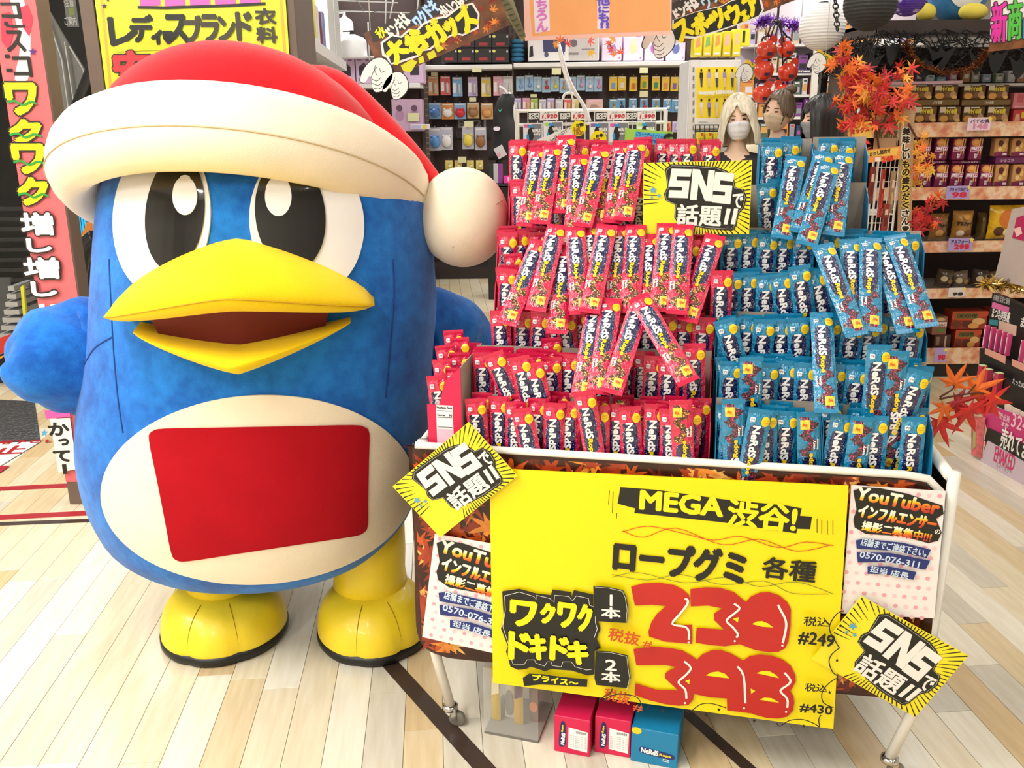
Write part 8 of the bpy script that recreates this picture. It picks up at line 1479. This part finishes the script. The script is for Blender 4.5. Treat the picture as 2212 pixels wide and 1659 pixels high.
def ctext(t, bx, back, m, bold, rot, par): 
    p0 = A_ - dn * back; a_, b_, c_ = PP(bx[0], bx[1], p0, dn), PP(bx[2], bx[1], p0, dn), PP(bx[0], bx[3], p0, dn); x = dx; y = Vector((0, 0, 1)); M = Matrix(((x.x, y.x, dn.x, 0), (x.y, y.y, dn.y, 0), (x.z, y.z, dn.z, 0), (0, 0, 0, 1))); ctr = PP((bx[0] + bx[2]) / 2, (bx[1] + bx[3]) / 2, p0 + dn * 0.0012, dn); M.translation = ctr
    mb = MB(); add_text(mb, t, 0, 0, abs((b_ - a_).dot(x)), abs((a_ - c_).z), 0, 0, bold, rot=rot, M=M); o = obj('lettering', mb, m, par); o['kind'] = 'stuff'; return o
f1 = cpoly('front_panel', [(2134, 952), (2216, 1000), (2216, 1051), (2117, 996)], 0.0, LILG); ctext('EMAKED', (2146, 973, 2193, 1008), 0, C('d02a68', 0.4), 0.001, 0, f1); ctext('エマーキット', (2150, 1004, 2186, 1018), 0, C('b090a0', 0.4), 0.0003, 0, f1)
f2 = cpoly('band_panel', [(2133, 924), (2216, 962), (2216, 1000), (2126, 952)], 0.004, BLKC); ctext('売れてます', (2158, 938, 2240, 986), 0.004, WI, 0.002, 0, f2)
f3 = cpoly('magenta_panel', [(2116, 868), (2216, 904), (2216, 962), (2131, 924)], 0.01, MAG); ctext('累計出荷', (2152, 893, 2182, 908), 0.01, C('f0c0d0', 0.4), 0.0006, 0, f3); ctext('本数', (2162, 912, 2180, 924), 0.01, C('f0c0d0', 0.4), 0.0006, 0, f3); ctext('324', (2184, 898, 2222, 930), 0.01, C('f0c0d0', 0.4), 0.001, 0, f3)
# body behind the panels so the stand has depth
def cblock(name, u0, v0, u1, v1, back, dep, m):
    p0 = A_ - dn * back; a_, b_ = PP(u0, v1, p0, dn), PP(u1, v0, p0, dn); w_ = (b_ - a_).dot(dx); h = b_.z - a_.z; q = [a_, a_ + dx * w_, a_ + dx * w_ - dn * dep, a_ - dn * dep]; mb = MB(); mb.add(q + [p + Vector((0, 0, h)) for p in q], [(3, 2, 1, 0), (4, 5, 6, 7), (0, 1, 5, 4), (1, 2, 6, 5), (2, 3, 7, 6), (3, 0, 4, 7)]); return obj(name, mb, m, cs)
q0 = A_ - dn * 0.012; mb = MB(); h0 = PP(2131, 924, q0, dn).z; pts = [q0, q0 + dx * 0.75, q0 + dx * 0.75 - dn * 0.42, q0 - dn * 0.42]; mb.add(pts + [p + Vector((0, 0, h0)) for p in pts], [(3, 2, 1, 0), (4, 5, 6, 7), (0, 1, 5, 4), (1, 2, 6, 5), (2, 3, 7, 6), (3, 0, 4, 7)]); obj('base_box', mb, mat('pink_card_side', (206, 96, 110), 0.5, var=0.1), cs)
t1 = cpoly('tier_panel', [(2116, 785), (2216, 842), (2216, 910), (2124, 862)], 0.10, BLKC, 0.03); ctext('たった60日', (2126, 800, 2158, 812), 0.10, C('c8c8c8', 0.4), 0.0005, 0, t1); ctext('驚きの目元に', (2132, 808, 2166, 822), 0.10, C('c8c8c8', 0.4), 0.0005, 0, t1); ctext('たった60日', (2186, 822, 2220, 836), 0.10, C('c8c8c8', 0.4), 0.0005, 0, t1)
t1b = cpoly('tier_shelf', [(2116, 752), (2216, 802), (2216, 842), (2115, 786)], 0.12, BLKC, 0.03); cpoly('eye_photo', [(2128, 752), (2172, 770), (2171, 786), (2127, 764)], 0.118, C('d89a88', 0.5), 0.003); cpoly('eye_photo', [(2186, 776), (2216, 788), (2216, 804), (2186, 790)], 0.118, C('d89a88', 0.5), 0.003)
t2 = cpoly('upper_panel', [(2144, 632), (2216, 664), (2216, 806), (2126, 756)], 0.20, BLKC, 0.03); ctext('まつ毛美容液', (2142, 668, 2182, 692), 0.20, WI, 0.0012, 0, t2); ctext('圧倒的 品質と価格', (2145, 640, 2182, 654), 0.20, C('c8c0c4', 0.4), 0.0004, 0, t2); ctext('まつ毛', (2204, 688, 2240, 712), 0.20, WI, 0.0012, 0, t2)
cpoly('pink_strip', [(2144, 652), (2180, 664), (2178, 676), (2142, 664)], 0.198, C('e070a8', 0.4), 0.002); cpoly('teal_strip', [(2138, 690), (2156, 692), (2155, 704), (2136, 700)], 0.198, C('3a8a9a', 0.4), 0.002); cpoly('face_photo', [(2158, 692), (2196, 704), (2194, 726), (2156, 716)], 0.198, C('d8b8a4', 0.5), 0.002)
for i, (u, v) in enumerate(((2120, 704), (2133, 708), (2145, 713), (2157, 718), (2168, 722), (2198, 736), (2209, 742))):
    p0 = A_ - dn * (0.15 + 0.0); a_, b_ = PP(u, v + 46, p0, dn), PP(u + 11, v, p0, dn); mb = MB(); W_ = (b_ - a_).dot(dx) * 0.92; H_ = b_.z - a_.z; mb.box((W_ / 2, 0.012, H_ / 2), (W_, 0.022, H_), ch=0.001); M = Matrix(((dx.x, -dn.x, 0, a_.x), (dx.y, -dn.y, 0, a_.y), (dx.z, -dn.z, 1, a_.z), (0, 0, 0, 1)))
    o = obj('slim_box', mb, C('e0508e', 0.4), local=True); o.matrix_basis = M; tag(o, 'slim pink cosmetics box on the black stand, %s from left' % ORD[i], 'cosmetics box', 'slim pink boxes on the black stand')
    mb = MB(); mb.flat([(W_ * 0.3, H_ * 0.1), (W_ * 0.7, H_ * 0.1), (W_ * 0.7, H_ * 0.85), (W_ * 0.3, H_ * 0.85)], 0.0004, M=BASEM); obj('box_print', mb, C('f4e0e8', 0.4), o, local=True)
    mb = MB(); mb.disc(W_ / 2, H_ * 0.98, W_ * 0.32, W_ * 0.4, 0.0005, M=BASEM); obj('round_print', mb, C('f0d0b8', 0.4), o, local=True)
for i, (u, v) in enumerate(((2108, 792), (2120, 800), (2143, 808))):
    p0 = A_ - dn * 0.07; a_, b_ = PP(u, v + 40, p0, dn), PP(u + 16, v, p0, dn); mb = MB(); W_ = (b_ - a_).dot(dx) * 0.92; H_ = b_.z - a_.z; mb.box((W_ / 2, 0.012, H_ / 2), (W_, 0.03, H_), ch=0.001); M = Matrix(((dx.x, -dn.x, 0, a_.x), (dx.y, -dn.y, 0, a_.y), (dx.z, -dn.z, 1, a_.z), (0, 0, 0, 1))); o = obj('slim_box', mb, C('b83a50', 0.4), local=True); o.matrix_basis = M; tag(o, 'small red box with pale green lid on the low tier, %s from left' % ORD[i], 'cosmetics box', 'red boxes on the low tier')
    mb = MB(); mb.box((W_ / 2, 0.012, H_ - 0.002), (W_ * 0.96, 0.028, 0.008)); obj('lid', mb, C('c8d8a0', 0.4), o, local=True)
for i in range(3): u = 2170 + 17 * i; cpoly('sample_card', [(u, 870 + 9 * i), (u + 15, 877 + 9 * i), (u + 15, 897 + 9 * i), (u, 888 + 9 * i)], 0.05, C('ecdccc', 0.4), 0.006)
hd2 = cpoly('grey_header', [(2186, 452), (2290, 430), (2290, 640), (2148, 602)], 0.16, C('b8a8a0', 0.5), 0.02); cpoly('magenta_picture', [(2196, 470), (2290, 440), (2290, 540), (2186, 514)], 0.158, C('b02a58', 0.4), 0.003); cpoly('shell_print', [(2190, 494), (2204, 490), (2208, 504), (2196, 512)], 0.156, C('e8c0b8', 0.4), 0.001)
sd_ = cpoly('side_flap', [(2098, 898), (2128, 902), (2120, 990), (2098, 982)], -0.004, mat('pink_green_print', (206, 100, 104), 0.4, var=0.3, vs=40), 0.004)
cpoly('flap_print', [(2102, 928), (2108, 924), (2107, 966), (2101, 970)], -0.0055, C('a8b070', 0.4), 0.001)
p0 = A_ - dn * 0.16; tg = [PP(u, v, p0, dn).y for u, v in ((2160, 620),)][0]
tinsel([(2128, 612), (2150, 616), (2180, 618), (2215, 622), (2240, 630)], tg - 0.02, 0.06, 420, mat('gold_tinsel', (222, 190, 110), 0.2, metal=0.8), 'gold tinsel garland along the top of the cosmetics stand', r=0.006, seed=9)
